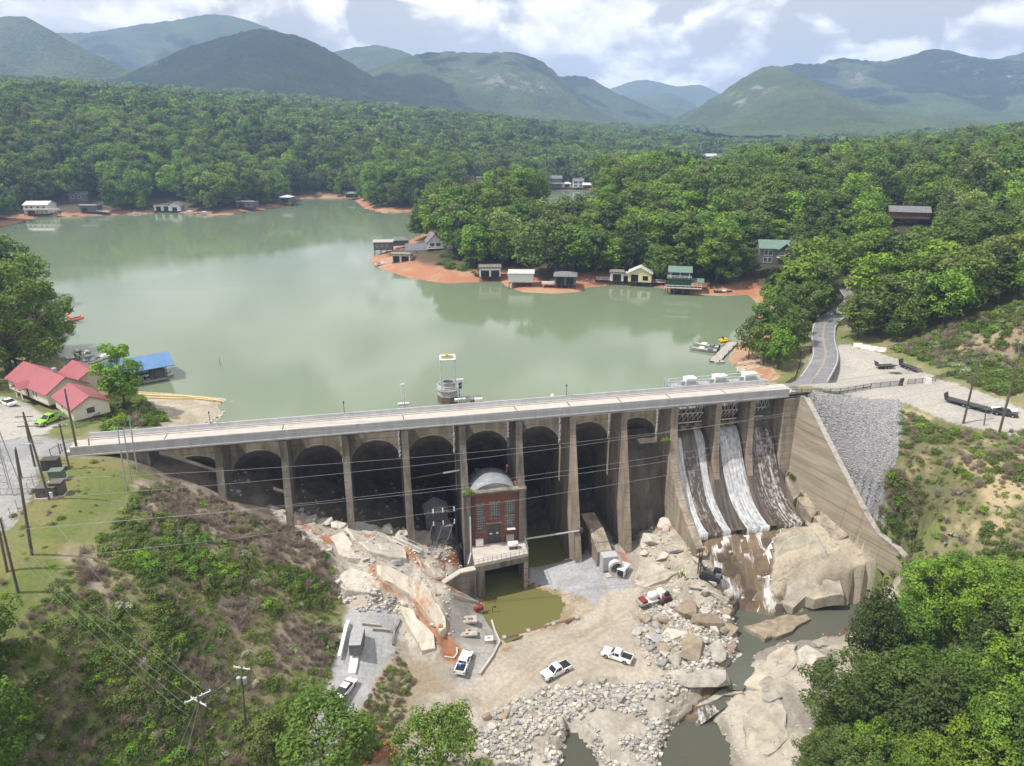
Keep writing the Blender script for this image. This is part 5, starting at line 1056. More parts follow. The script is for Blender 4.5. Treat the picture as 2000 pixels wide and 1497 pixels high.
for q, (x_, y_, k_, s_) in enumerate(((1668,640,'wood_olive_round',.6),(1690,655,'wood_mid_round',.6),(1720,662,'wood_dark_oval',.55),(1752,668,'wood_mid_round',.55),(1780,660,'wood_olive_round',.62),(1700,625,'wood_mid_round',.75),(1740,630,'wood_fresh_round',.8),(1800,640,'wood_mid_oval',.75),(1840,640,'wood_fresh_round',.85),(1880,620,'wood_mid_round',.9),(1820,610,'wood_olive_round',.95),(1770,600,'wood_mid_round',.95),(1930,590,'wood_dark_oval',.9))):
    x, y, z = GT(x_, y_); tree(k_, x, y, '%s tree %s the white blocks by the gravel lot' % (('olive','mid green','dark oval','low green','low olive','taller green','bright green','slim green','bright rounded','broad green','tall olive','tall green','dark tall oval')[q], ('left of','just left of','right behind','close behind','right of','left and behind','behind','right behind, uphill of','far right of','farther right of','uphill right of','uphill behind','farthest right of')[q]), 'trees along the edge of the gravel lot', s_)
# ---------------------------------------------------------------- undergrowth on the mounds
BUSH = {}
def bush_proto(key, seed, Rr, H, ncl, nlf, size, leaf): BUSH[key] = crown('bush', seed, Rr, H, 0, ncl, nlf, size, LEAF[leaf], 'bush')[0]
bush_proto('green', 201, 1.5, 1.0, 16, 420, .15, 'olive'); bush_proto('bright', 202, 1.5, .95, 16, 420, .15, 'lime'); bush_proto('dark', 203, 1.3, 1.3, 10, 340, .17, 'mid'); bush_proto('pale', 204, 1.1, 1.3, 10, 260, .17, 'blossom')
bush_proto('tuft', 206, .9, .45, 12, 170, .11, 'pale')
def twig_mesh(seed, Rr, H, n):
    r = np.random.default_rng(seed); V = []; Q = []
    for i in range(n):
        an = r.random() * 6.28; k = Rr * .4 * r.random(); b0 = np.array((k * math.cos(an), k * math.sin(an), 0)); ti = np.array((math.cos(an + r.normal() * .5) * Rr * r.random(), math.sin(an + r.normal() * .5) * Rr * r.random(), H * (.5 + .6 * r.random())))
        w = np.array((-math.sin(an), math.cos(an), .2)) * .022; m = (b0 + ti) * .5 + r.normal(size=3) * .1
        o = len(V); V += [b0 - w, b0 + w, m + w * .8, m - w * .8, ti + w * .4, ti - w * .4]; Q += [(o, o + 1, o + 2, o + 3), (o + 3, o + 2, o + 4, o + 5)]
        for _ in range(3):
            p = b0 + (ti - b0) * (.35 + .6 * r.random()); e = p + r.normal(size=3) * .32 + (0, 0, .12); w2 = np.cross(e - p, r.normal(size=3)); w2 = w2 / (np.linalg.norm(w2) + 1e-6) * .018
            o = len(V); V += [p - w2, p + w2, e + w2, e - w2]; Q += [(o, o + 1, o + 2, o + 3)]
    return np_mesh('bush', np.array(V), np.array(Q), LEAF['twig'])
BUSH['twig'] = twig_mesh(205, 1.1, 1.5, 90)
BK = ['green', 'bright', 'dark', 'pale', 'twig', 'tuft']
BL = {'green': ((520, 1290), 'round green bush on the mound above the bottom pole with two transformers'), 'bright': ((330, 1350), 'bright yellow green bush low on the left mound'), 'dark': ((395, 1060), 'dark green bush near the crest of the left mound'), 'pale': ((245, 1190), 'whitish flowering bush halfway down the left mound'), 'twig': ((600, 1150), 'bare brown twiggy bush at the edge of the left mound above the broken rock'), 'tuft': ((240, 1000), 'low olive tuft at the edge of the lawn below the steel poles')}
BO = []
for k in BK:
    (x_, y_), lb = BL[k]; x, y, z = GT(x_, y_); o = link('bush', BUSH[k], None, (x, y, z - .1)); o.scale = (1.2,) * 3; tag(o, lb, 'bush'); BO.append(o)
SCR = {'mound': zonepoly((215,1040),(270,965),(330,940),(420,975),(560,1030),(640,1085),(665,1170),(665,1260),(640,1330),(560,1420),(520,1540),(-150,1540),(-150,1330),(30,1250),(110,1130)),
       'slope': zonepoly((1752,800),(1880,850),(2120,840),(2120,1140),(1900,1180),(1780,1150),(1735,1050),(1720,1000),(1755,920)), 'cutr': zonepoly((1735,680),(1800,655),(1880,632),(2100,560),(2100,770),(1960,775),(1850,728)),
       'shoulder': zonepoly((700,1400),(775,1275),(810,1330),(790,1400),(690,1530)), 'wood': zonepoly((1790,1150),(2120,1130),(2120,1600),(1600,1600),(1580,1480),(1660,1330)), 'bank': zonepoly((205,790),(240,760),(300,800),(330,830),(270,850),(200,845)), 'lwn': ZP and zonepoly(*ZP['lawn'])}
pts = []; pid = []; psc = []; r_ = np.random.default_rng(31)
def strew(poly, n, weights, smin, smax, field=None):
    xs = [p[0] for p in poly]; ys = [p[1] for p in poly]; X = r_.uniform(min(xs), max(xs), n); Y = r_.uniform(min(ys), max(ys), n); k = inpoly(X, Y, poly) & (X > NX0 + 1) & (X < NX1 - 1) & (Y > NY0 + 1); k |= (Y > 225) & inpoly(X, Y, poly); X, Y = X[k], Y[k]
    a = fbm(X * .10, Y * .10, 21, 4); b = fbm(X * .16 + 9, Y * .16, 77, 4)
    W_ = np.array([weights(u, v, x, y) for u, v, x, y in zip(a, b, X, Y)]); c = W_.cumsum(1); tot = c[:, -1]; u = r_.random(len(X)); ch = (u[:, None] > c).sum(1); g = ch < len(BK)
    X, Y, ch = X[g], Y[g], ch[g]; s = smin + (smax - smin) * r_.random(len(X)) ** 1.6
    pts.append(np.stack([X, Y, land_z(X, Y) - .12], 1)); pid.append(ch); psc.append(s)
def w_mound(u, v, x, y):
    q = v - .5; upper = smooth(70, 112, np.array(y)); j_ = min(len(gy) - 1, max(0, int((y - NY0) / (gy[1] - gy[0])))); i_ = min(len(gx) - 1, max(0, int((x - NX0) / (gx[1] - gx[0])))); tw = .92 if BR[j_, i_] else .10 + .25 * np.clip((u - .5) * 6, 0, 1)
    gp = 1.0 if v > .49 else .12
    return [.62 * gp * (1 - tw), (.25 if q > .07 else .0) * (1 - tw), .10 * gp * (1 - tw), .05 * (u > .5) * (1 - tw), tw * .42, .38 * (1 - tw) + .03]
strew(SCR['mound'], 11000, w_mound, .3, .95)
strew(SCR['slope'], 4200, lambda u, v, x, y: [.02 + .35 * (v > .56), .02, .02, .01, .14 * (u > .50), .34], .35, 1.0)
strew(zonepoly((1722,1035),(1712,1000),(1745,925),(1800,960),(1800,1100),(1760,1085)), 520, lambda u, v, x, y: [.3, .02, .1, 0, .35, .2], .6, 1.3)
strew(SCR['cutr'], 2600, lambda u, v, x, y: [.4 * (v > .42), .06, .1, .12, .25 * (u > .5), .2], .5, 1.3)
strew(SCR['shoulder'], 900, lambda u, v, x, y: [.12, .04, .03, .0, .25, .5], .3, .6)
strew(SCR['wood'], 2600, lambda u, v, x, y: [.35, .22, .2, .05, .05, .1], .8, 1.9)
strew([G(x, y, 3)[:2] for x, y in ((850,520),(900,528),(935,535),(930,515),(860,500))], 60, lambda u, v, x, y: [.6, .1, .3, 0, 0, 0], 1.0, 2.0)
strew(SCR['bank'], 420, lambda u, v, x, y: [.5, .15, .2, .0, .1, .05], .6, 1.4)
strew(SCR['lwn'], 700, lambda u, v, x, y: [.02, .02, .0, .0, .03, .35 * (v > .5)], .25, .6)
pts = np.concatenate(pts); pid = np.concatenate(pid); psc = np.concatenate(psc)
gn_scatter('undergrowth', pts, pid, psc, r_.random(len(pts)) * 6.28, BO)

# ---------------------------------------------------------------- air
hz = MB(); hz.bb((-5200, -400, -60), (5200, 7700, MTOP[0])); hzo = hz.build('haze', [])
hm = bpy.data.materials.new('haze'); hm.use_nodes = True; t = hm.node_tree; t.nodes.clear(); o_ = t.nodes.new('ShaderNodeOutputMaterial'); v_ = t.nodes.new('ShaderNodeVolumePrincipled')
v_.inputs['Density'].default_value = 1.7e-4; v_.inputs['Color'].default_value = (.45, .62, 1.0, 1); v_.inputs['Anisotropy'].default_value = .2
t.links.new(v_.outputs[0], o_.inputs['Volume']); hzo.data.materials.clear(); hzo.data.materials.append(hm); hzo['kind'] = 'stuff'

# ---------------------------------------------------------------- fair-weather clouds drifting high over the mountains
cmx = bpy.data.materials.new('cloud'); cmx.use_nodes = True; cb = cmx.node_tree.nodes['Principled BSDF']; cb.inputs['Base Color'].default_value = (.9, .9, .9, 1); cb.inputs['Roughness'].default_value = 1
def cloud(cx, cy_, cz, rx, ry, n, seed):
    r = np.random.default_rng(seed); b = MB()
    for i in range(n):
        a = r.random() * 6.28; k = math.sqrt(r.random()); c = (cx + rx * k * math.cos(a), cy_ + ry * k * math.sin(a), cz + r.random() * 80); rr = (.16 + .2 * r.random()) * min(rx, ry) * (1.3 - .6 * k); h = rr * .55
        b.tube([(c[0], c[1], c[2] - h * .25), (c[0], c[1], c[2]), (c[0], c[1], c[2] + h * .6), (c[0], c[1], c[2] + h)], [rr * .8, rr, rr * .7, rr * .2], 9)
    o = b.build('cloud', cmx, smooth=True); o['kind'] = 'stuff'
def over(px, py, D, h):
    r = ray(px, py); k = D / r[1]; P_ = Vector((r[0] * k, D, HC + r[2] * k)); return P_ + sd * ((h - P_.z) / sd.z)
for (px, py, D, rx, ry, n, sdd) in ((545, 130, 2250, 520, 520, 46, 1), (690, 170, 2250, 330, 420, 26, 8), (1800, 140, 3250, 950, 420, 60, 2), (960, 130, 2950, 360, 160, 26, 3), (1180, 190, 3600, 420, 300, 26, 4), (330, 110, 3900, 700, 280, 36, 5)):
    p = over(px, py, D, 1500); cloud(p.x, p.y, 1500, rx, ry, n, sdd)
# ================================================================ roads right of the dam
def ribbon(path, w, name, mt, dz, kind='structure', off=0.0):
    P = []; 
    for a, b in zip(path[:-1], path[1:]):
        n = max(2, int(math.hypot(b[0] - a[0], b[1] - a[1]) / 1.5))
        P += [(a[0] + (b[0] - a[0]) * i / n, a[1] + (b[1] - a[1]) * i / n) for i in range(n)]
    P.append(path[-1]); P = np.array(P)
    for _ in range(6): P[1:-1] = (P[:-2] + 2 * P[1:-1] + P[2:]) / 4
    T = np.gradient(P, axis=0); T /= np.linalg.norm(T, axis=1)[:, None]; Nn = np.stack([-T[:, 1], T[:, 0]], 1)
    V = []; Fc = []; zc = np.maximum(land_z(P[:, 0], P[:, 1]), 5.35)
    zc = np.convolve(np.pad(zc, 6, 'edge'), np.ones(13) / 13, 'valid')
    for p, n, z in zip(P, Nn, zc):
        for k in (-1, 1): q = p + n * (off + k * w / 2); V.append((q[0], q[1], z + dz))
    for i in range(len(P) - 1): Fc.append((2 * i, 2 * i + 1, 2 * i + 3, 2 * i + 2))
    o = MB().add(V, Fc).build(name, mt); o['kind'] = kind; return o
RP = [W(143.5, 3.1)[:2], W(148, 3.2)[:2]] + [GT(x, y)[:2] for x, y in ((1580,752),(1606,728),(1612,700),(1606,668),(1608,645),(1624,624),(1650,604))]
RP += [(RP[-1][0] + 9, RP[-1][1] + 12), (RP[-1][0] + 14, RP[-1][1] + 30)]
ribbon(RP, 6.6, 'road', M['asphalt'], .22); ribbon(RP[2:], .12, 'road_marking', M['line_yellow'], .228, off=.14); ribbon(RP[2:], .12, 'road_marking', M['line_yellow'], .228, off=-.14)
ribbon(RP[1:], .13, 'road_marking', M['line_white'], .228, off=2.95); ribbon(RP[1:], .13, 'road_marking', M['line_white'], .228, off=-2.95)

# ================================================================ fences and barriers
def fence(pts, h, name, label, rails=(.15, .95), post=.09, gap=2.4, mt='dark_steel', picket=True, pk=.14, beam=None, group=None):
    o = thing(name, label, 'fence', pts[0], 0, group); L0 = Vector(pts[0]); pm = None
    for a, b in zip(pts[:-1], pts[1:]):
        a = Vector(a) - L0; b = Vector(b) - L0; n = max(1, round((b - a).length / gap))
        for i in range(n + 1):
            p = a.lerp(b, i / n)
            if pm is None: pm = MB().bb((-post / 2, -post / 2, -.5), (post / 2, post / 2, h + .05)).mesh('post', M[mt])
            link('post', pm, o, p)
        for r in rails: MB().tube([a + Vector((0, 0, h * r)), b + Vector((0, 0, h * r))], .045, 4).build('rail', M[mt], o)
        if picket:
            g = MB(); m = int((b - a).length / pk)
            for i in range(m): p = a.lerp(b, i / m); g.box((p.x, p.y, p.z + h * .55), (.028, .028, h * .82))
            q = g.build('pickets', M[mt], o); q['kind'] = 'stuff'
        if beam: MB().tube([a + Vector((0, 0, beam)), b + Vector((0, 0, beam))], .13, 5).build('guard_beam', M[mt], o)
    return o
gtp = lambda x, y, dz=0: GT(x, y, dz)
fence([W(147.2, .1, 5.5), gtp(1640, 770), gtp(1700, 760)], 1.35, 'metal_fence', 'black metal fence with a guard beam along the road right of the dam', beam=.55)
fence([gtp(1700, 760), gtp(1756, 754)], 1.35, 'metal_fence', 'black picket fence between the guard beam and the dark gate post')
fence([gtp(1772, 752), gtp(1815, 748), gtp(1850, 737)], 1.3, 'metal_fence', 'low black fence at the far right end beside the bushes')
fence([gtp(1504, 766), gtp(1530, 760), gtp(1552, 745), gtp(1562, 715), gtp(1564, 688)], 1.5, 'metal_fence', 'curved black picket fence round the grass patch by the lake')
g_ = thing('gate_post', 'dark leaning gate leaf between the two black fences', 'gate', gtp(1759, 754)); MB().box((0, 0, .9), (.9, .15, 1.9), ry=.15).build('leaf', M['dark_steel'], g_); MB().box((.35, 0, .9), (.18, .2, 2.2)).build('post', M['dark_steel'], g_)
fence([gtp(100, 893), gtp(122, 884), gtp(150, 875)], 1.6, 'metal_fence', 'dark chain fence beside the road at the left end of the bridge', picket=False)
fence([gtp(150, 838), gtp(178, 828), gtp(196, 817)], 1.3, 'metal_fence', 'black fence on the grass below the small red-roofed house', pk=.25)
bm_ = MB().prism([(-.42, 0), (.42, 0), (.3, .25), (.2, 1.0), (-.2, 1.0), (-.3, .25)], 0, -1.1, 1.1).mesh('block', M['white_paint'])
for i, ((x, y), lb) in enumerate(zip(((1675, 678), (1690, 681), (1705, 684), (1721, 687)), ('white concrete barrier block at the left end of the row by the wood', 'second white concrete barrier block in the row by the wood', 'third white concrete barrier block in the row by the wood', 'white concrete barrier block at the right end of the row by the wood'))):
    o = link('barrier_block', bm_, None, gtp(x, y), -.22); tag(o, lb, 'barrier', 'white barrier blocks beside the gravel lot')
o = MB().box((0, 0, .6), (1.5, 1.2, 1.2), taper=.8).build('concrete_block', M['white_paint'], None, gtp(1811, 748)); tag(o, 'rounded white block in front of the black fence', 'block')
for i, ((x, y, r), lb) in enumerate(zip(((1945, 803, .2), (1962, 806, -.1), (1979, 809, .3)), ('white filled bag at the left of the row by the dark car', 'white filled bag in the middle of the row by the dark car', 'white filled bag at the right of the row by the dark car'))):
    b = MB(); b.tube([(-1.3, 0, .3), (-.9, .1, .5), (0, -.1, .55), (.9, .1, .5), (1.3, 0, .3)], [.2, .5, .58, .5, .2], 8); o = b.build('sandbag', M['white_paint'], None, gtp(x, y), r, smooth=True); tag(o, lb, 'bag', 'white bags on the gravel')

# ================================================================ vehicles
def car_body(prof, w, mt, taperw=.82, belt=None):
    """side profile of (x, z); upper points narrow toward the roof"""
    b = MB(); n = len(prof); zt = max(p[1] for p in prof); V = []
    for sgn in (-1, 1):
        for x, z in prof: k = 1.0 if z < belt else 1 - (1 - taperw) * (z - belt) / max(.01, zt - belt); V.append((x, sgn * w / 2 * k, z))
    b.add(V, [tuple(range(n)), tuple(reversed(range(n, 2 * n)))] + [(i, i + n, (i + 1) % n + n, (i + 1) % n) for i in range(n)]); return b
_wm = None
def wheels(o, xs, w, r=.38):
    global _wm
    if _wm is None:
        t = MB(); t.tube([(0, -.13, 0), (0, .13, 0)], [1, 1], 16); _wm = (t.mesh('tyre', M['tyre'], False), MB().tube([(0, -.15, 0), (0, .15, 0)], [.58, .58], 12).mesh('rim', M['rim']))
    for x in xs:
        for s in (-1, 1):
            q = bpy.data.objects.new('wheel', _wm[0]); C.objects.link(q); q.parent = o; q.location = (x, s * (w / 2 - .1), r); q.scale = (r, 1, r); z = link('rim', _wm[1], q)
def pickup(label, p, rz, paint='car_white', bed='black', cover=False, group=None, blue=False):
    o = thing('pickup_truck', label, 'pickup truck', p, rz, group)
    def arch(cx, r=.46): return [(cx + r * math.cos(a), .42 + r * math.sin(a)) for a in [math.pi * k / 6 for k in range(7)]]
    low = [(2.85, .45)] + arch(1.85) + arch(-1.7) + [(-2.85, .5), (-2.85, 1.1), (-.75, 1.12), (.95, 1.14), (2.6, 1.08), (2.85, .85)]
    car_body(low, 1.96, paint, 1, 9).build('body', M[paint], o)
    car_body([(-.85, 1.1), (1.25, 1.1), (.45, 1.82), (.2, 1.88), (-.65, 1.86), (-.85, 1.5)], 1.9, paint, .80, 1.1).build('cab', M[paint], o)
    g = MB(); g.add([(1.2, -.80, 1.17), (1.2, .80, 1.17), (.50, .70, 1.80), (.50, -.70, 1.80)], [(0, 1, 2, 3)]); g.build('windscreen', M['car_glass'], o)
    for s in (-1, 1):
        g = MB(); g.add([(.95, s * .945, 1.2), (.28, s * .945, 1.2), (.26, s * .815, 1.74), (.42, s * .815, 1.74)], [(0, 1, 2, 3)]); g.add([(.20, s * .945, 1.2), (-.55, s * .945, 1.2), (-.55, s * .815, 1.74), (.18, s * .815, 1.74)], [(0, 1, 2, 3)]); g.build('side_window', M['car_glass'], o)
        MB().bb((2.72, s * .62, .78), (2.87, s * .93, .98)).build('headlight', M['lamp_clear'], o); MB().bb((-2.87, s * .74, .72), (-2.8, s * .97, 1.05)).build('tail_light', M['red_paint'], o)
        MB().box((1.05, s * 1.06, 1.2), (.15, .2, .2)).build('mirror', M['black'], o)
    MB().bb((-.88, -.68, 1.3), (-.84, .68, 1.72)).build('rear_window', M['car_glass'], o)
    MB().bb((-2.75, -.82, 1.0), (-.95, .82, 1.135 if not cover else 1.2)).build('bed', M[bed], o)
    if not cover:
        for s in (-1, 1): MB().bb((-2.84, s * .82, 1.05), (-.9, s * .97, 1.28)).build('bed_side', M[paint], o)
        MB().bb((-2.86, -.9, .7), (-2.78, .9, 1.28)).build('tailgate', M[paint], o)
    if blue: [MB().box((-1.6 + .5 * q, .25 * (-1) ** q, 1.3), (.4, .4, .4), rz=q).build('crate', M['blue_paint'], o) for q in range(3)]
    MB().bb((2.8, -.9, .42), (2.95, .9, .68)).build('bumper', M['galv'], o); MB().bb((2.83, -.5, .72), (2.88, .5, 1.0)).build('grille', M['black'], o)
    wheels(o, (1.85, -1.7), 1.96, .40); return o
def aim(a, b): return math.atan2(b[1] - a[1], b[0] - a[0])
p = gtp(1086, 1317); pickup('white pickup with a dark bed cover, left of the two on the dirt road', p, aim(gtp(1108, 1306), gtp(1066, 1329)), 'car_white', 'black', True)
p = gtp(1205, 1287); pickup('white pickup with an open dark bed, nose toward the left, nearest the boulder pile', p, aim(gtp(1234, 1297), gtp(1180, 1280)), 'car_white', 'black')
p = gtp(906, 1301); pickup('white pickup parked on the concrete pad with blue crates in its bed', p, aim(gtp(899, 1322), gtp(913, 1282)), 'car_white', 'black', blue=True)
p = gtp(98, 826); pickup('bright green pickup parked beside the small red-roofed house', p, aim(gtp(120, 816), gtp(76, 833)), 'car_green', 'dark_steel')
def sedan(label, p, rz, paint, name='parked_car'):
    o = thing(name, label, 'car', p, rz)
    def arch(cx, r=.4): return [(cx + r * math.cos(a), .35 + r * math.sin(a)) for a in [math.pi * k / 6 for k in range(7)]]
    car_body([(2.3, .35)] + arch(1.4) + arch(-1.4) + [(-2.35, .4), (-2.35, .9), (-1.6, .98), (1.1, .95), (2.1, .82), (2.3, .65)], 1.8, paint, 1, 9).build('body', M[paint], o)
    car_body([(-1.75, .95), (1.25, .93), (.45, 1.38), (-.75, 1.42)], 1.7, paint, .8, .95).build('cabin', M['car_glass'], o); MB().bb((-.75, -.62, 1.40), (.45, .62, 1.44)).build('roof', M[paint], o)
    for s in (-1, 1): MB().bb((2.2, s * .5, .6), (2.34, s * .85, .75)).build('headlight', M['lamp_clear'], o)
    wheels(o, (1.4, -1.4), 1.8, .34); return o
sedan('white car parked in front of the red-roofed house', gtp(17, 791), aim(gtp(32, 797), gtp(4, 784)), 'car_white')
sedan('dark car parked among white bags at the right edge', gtp(1962, 812), aim(gtp(1940, 808), gtp(1980, 814)), 'dark_steel')
sedan('white vehicle on the road between the trees', gtp(1638, 612), 1.2, 'car_white')
sedan('white car half hidden behind the large leafy tree by the track', gtp(676, 1352), 1.2, 'car_white')
# enclosed trailers, flatbeds, machines
o = thing('cargo_trailer', 'dark grey box trailer on the concrete track beside the white kerb wall', 'trailer', gtp(699, 1268), aim(gtp(698, 1280), gtp(704, 1240)))
MB().box((0, 0, 1.45), (4.6, 2.0, 2.1)).build('box', M['cabinet_brown'] if 0 else M['grey_roof'], o); MB().box((0, 0, 2.53), (4.64, 2.04, .06)).build('roof', M['galv'], o); MB().tube([(2.3, .6, .45), (3.5, 0, .45), (2.3, -.6, .45)], .06, 5).build('drawbar', M['dark_steel'], o); wheels(o, (-.3, .5), 2.0, .34)
o = thing('generator_trailer', 'white and black generator box trailer beside the round steel pipe mouth', 'trailer', gtp(1217, 1122), aim(gtp(1210, 1132), gtp(1226, 1108)))
MB().box((0, 0, 1.15), (3.2, 1.6, 1.5)).build('housing', M['white_paint'], o); MB().box((-1.62, 0, 1.1), (.05, 1.4, 1.3)).build('radiator_grille', M['black'], o); MB().box((.2, -.82, 1.0), (1.6, .03, .8)).build('side_vent', M['grey_roof'], o); MB().tube([(-1.6, 0, .4), (-2.7, 0, .4)], .06, 5).build('drawbar', M['dark_steel'], o); MB().cyl((.9, .3, 1.9), .09, .4, 8).build('exhaust', M['dark_steel'], o); wheels(o, (0,), 1.6, .32)
def flatbed(label, p, rz, L, w, tilt=0.0, name='flatbed_trailer'):
    o = thing(name, label, 'trailer', p, rz); MB().box((0, 0, .72), (L, w, .16)).build('deck', M['dark_steel'], o)
    for s in (-1, 1): MB().box((0, s * w / 2, .68), (L, .12, .26)).build('side_rail', M['black'], o)
    MB().box((-L / 2 - .3, 0, 1.3), (.12, w * .9, 1.3), ry=-.3).build('ramp', M['dark_steel'], o); MB().tube([(L / 2, w * .3, .6), (L / 2 + 1.4, 0, .55), (L / 2, -w * .3, .6)], .07, 5).build('drawbar', M['dark_steel'], o); wheels(o, (-.5, .4), w, .34); return o
flatbed('long black flatbed trailer with its ramp up on the gravel road', gtp(1890, 795), aim(gtp(1860, 784), gtp(1920, 800)), 8.6, 2.2)
flatbed('small dark trailer with a ramp at the back of the gravel lot', gtp(1728, 720), aim(gtp(1712, 721), gtp(1746, 719)), 4.4, 1.7)
flatbed('black trailer standing askew at the right of the gravel lot', gtp(1776, 722), aim(gtp(1768, 718), gtp(1790, 727)), 4.8, 1.7)
o = thing('boat_trailer', 'low pale boat trailer at the front of the gravel lot', 'trailer', gtp(1755, 730), aim(gtp(1740, 730), gtp(1772, 731))); 
for s in (-1, 1): MB().tube([(-2.5, s * .7, .55), (1.2, s * .7, .55), (3.2, 0, .5)], .07, 5).build('beam', M['galv'], o)
MB().box((-.6, 0, .5), (.12, 1.5, .12)).build('axle', M['galv'], o); MB().box((-1, 0, .62), (3, 1.1, .05)).build('bunk', M['wood_pale'], o); wheels(o, (-.6,), 1.6, .3)
o = thing('concrete_truck', 'white and red pump truck parked at the edge of the boulders', 'truck', gtp(1272, 1178), aim(gtp(1252, 1186), gtp(1290, 1170)))
MB().box((-.3, 0, .75), (5.6, 1.9, .3)).build('chassis', M['white_paint'], o); b = MB(); b.tube([(-.9, 0, 1.7), (-.5, 0, 1.75), (.9, 0, 1.75), (1.3, 0, 1.7)], [.45, .78, .78, .45], 12); b.build('tank', M['white_paint'], o, smooth=True); MB().box((2.3, 0, 1.5), (1.2, 1.9, 1.5), taper=.85).build('cab', M['white_paint'], o); MB().box((2.7, 0, 1.85), (.55, 1.5, .5)).build('windscreen', M['car_glass'], o); MB().box((-2.1, 0, 1.25), (1.2, 1.7, .7)).build('pump', M['red_paint'], o); MB().box((-2.9, 0, .9), (.5, 1.9, .5)).build('rear_deck', M['galv'], o); wheels(o, (2.0, -1.2, -2.1), 1.9, .42)
o = thing('skid_loader', 'small dark red tracked loader right of the white pump truck', 'machine', gtp(1300, 1174), .5)
MB().box((0, 0, .85), (1.9, 1.2, .8)).build('body', M['red_paint'], o); MB().box((.1, 0, 1.5), (1.0, 1.0, .8), taper=.85).build('cab', M['black'], o); MB().box((-1.4, 0, .45), (.7, 1.5, .6), ry=.3).build('bucket', M['dark_steel'], o)
for s in (-1, 1): MB().prism([(-1, .15), (-1.1, .4), (-.8, .65), (.8, .65), (1.1, .4), (1, .15), (.8, 0), (-.8, 0)], 1, s * .65 - .18, s * .65 + .18).build('track', M['black'], o); MB().tube([(.7, s * .55, 1.3), (-.6, s * .55, 1.35), (-1.3, s * .55, .6)], .09, 5).build('lift_arm', M['dark_steel'], o)
o = thing('drill_rig', 'black tracked drill rig with an upright mast beside the cascade', 'machine', gtp(1388, 1132), -.55)
MB().box((0, 0, 1.15), (3.6, 1.3, .7)).build('body', M['dark_steel'], o); MB().box((1.1, .3, 2.1), (1.3, 1.1, .9)).build('cab', M['black'], o); MB().box((1.6, 0, 1.6), (1.0, 1.9, .8)).build('engine_cover', M['grey_wall'], o)
for s in (-1, 1): MB().prism([(-2, .2), (-2.2, .5), (-1.8, .9), (1.8, .9), (2.2, .5), (2, .2), (1.7, 0), (-1.7, 0)], 1, s * .95 - .25, s * .95 + .25).build('track', M['black'], o)
b = MB(); [b.tube([(-2.5 + dx, dy, .2), (-2.5 + dx, dy, 6.0)], .07, 4) for dx in (-.25, .25) for dy in (-.25, .25)]
for q in range(8): b.tube([(-2.75, -.25, .4 + q * .7), (-2.25, -.25, 1.1 + q * .7)], .045, 4); b.tube([(-2.25, .25, .4 + q * .7), (-2.25, -.25, 1.1 + q * .7)], .045, 4)
b.build('mast', M['dark_steel'], o); MB().box((-2.5, 0, 3.6), (.55, .5, 1.0)).build('drill_head', M['black'], o); MB().tube([(-1.2, 0, 1.7), (-2.3, 0, 2.8)], .16, 6).build('boom', M['dark_steel'], o); MB().tube([(-.3, -.6, 1.8), (-.9, -.9, 2.7), (-1.8, -.5, 3.0), (-2.4, -.2, 3.9)], .05, 5).build('hose', M['black'], o)
o = thing('pump_unit', 'red pump with black hoses on the concrete pad by the pond', 'pump', gtp(934, 1196), .4)
MB().cyl((-.5, 0, .2), .45, 1.0, 12).build('drum', M['red_paint'], o); MB().box((.5, .1, .7), (1.1, .8, .9)).build('engine', M['red_paint'], o); b = MB(); b.tube([(.2, .5, .3), (.5, .5, 2.2)], .12, 6); b.tube([(.8, -.3, .8), (.9, -.3, 2.0)], .07, 5); b.tube([(.5, .5, 2.2), (1.1, .5, 2.1)], .12, 6); b.build('pipework', M['red_paint'], o); MB().tube([(-.6, -.4, .2), (-1.6, -1.2, .1), (-2.8, -1.0, .1), (-3.4, -1.4, .1)], .08, 5).build('hose', M['black'], o)

# ================================================================ things on the pad and round the pond
def hatch(label, px, w, d, h, rz, top='wood_pale', holes=()):
    p = gtp(*px); o = thing('access_hatch', label, 'hatch', p, rz); MB().box((0, 0, h / 2), (w, d, h)).build('base', M['deck_concrete'], o); MB().box((0, 0, h + .03), (w - .25, d - .25, .06)).build('cover', M[top], o)
    for (x, y, a, b_) in holes: MB().box((x, y, h + .075), (a, b_, .03)).build('plate', M['rust_steel'], o)
PA = .10
hatch('pale rectangular hatch nearest the red pump on the concrete pad', (912, 1213), 3.7, 1.9, .35, PA, holes=((-.7, -.1, 1.0, .5), (.7, -.1, 1.0, .5)))
hatch('pale rectangular hatch with two plates in the middle of the pad', (911, 1238), 4.0, 1.9, .3, PA, holes=((-.5, .4, .6, .5), (.6, .4, .6, .5), (.1, -.5, .5, .4)))
hatch('small white box hatch at the right edge of the pad', (955, 1254), 1.6, 1.4, .8, PA, 'white_paint', ((0, 0, .7, .4),))
def curb_wall(px, h, th, label, mt='deck_concrete', name='low_wall', cat='wall', foot=-.8):
    P = [Vector(gtp(x, y)) for x, y in px]; V = []; Fc = []; zt = [p.z for p in P]
    c = P[0].copy(); k = len(P)
    for i, p in enumerate(P):
        t = (P[min(i + 1, k - 1)] - P[max(i - 1, 0)]); t.z = 0; t.normalize(); n = Vector((-t.y, t.x, 0)) * th / 2
        for q, zz in ((n, h), (-n, h), (-n, foot), (n, foot)): w = p + q - c; V.append((w.x, w.y, p.z - c.z + zz))
    for i in range(k - 1):
        for q in range(4): q2 = (q + 1) % 4; Fc.append((i * 4 + q, i * 4 + q2, i * 4 + 4 + q2, i * 4 + 4 + q))
    Fc += [(0, 1, 2, 3), tuple(4 * (k - 1) + q for q in (3, 2, 1, 0))]
    o = MB().add(V, Fc).build(name, M[mt], None, c); o['kind'] = 'thing'; return tag(o, label, cat)
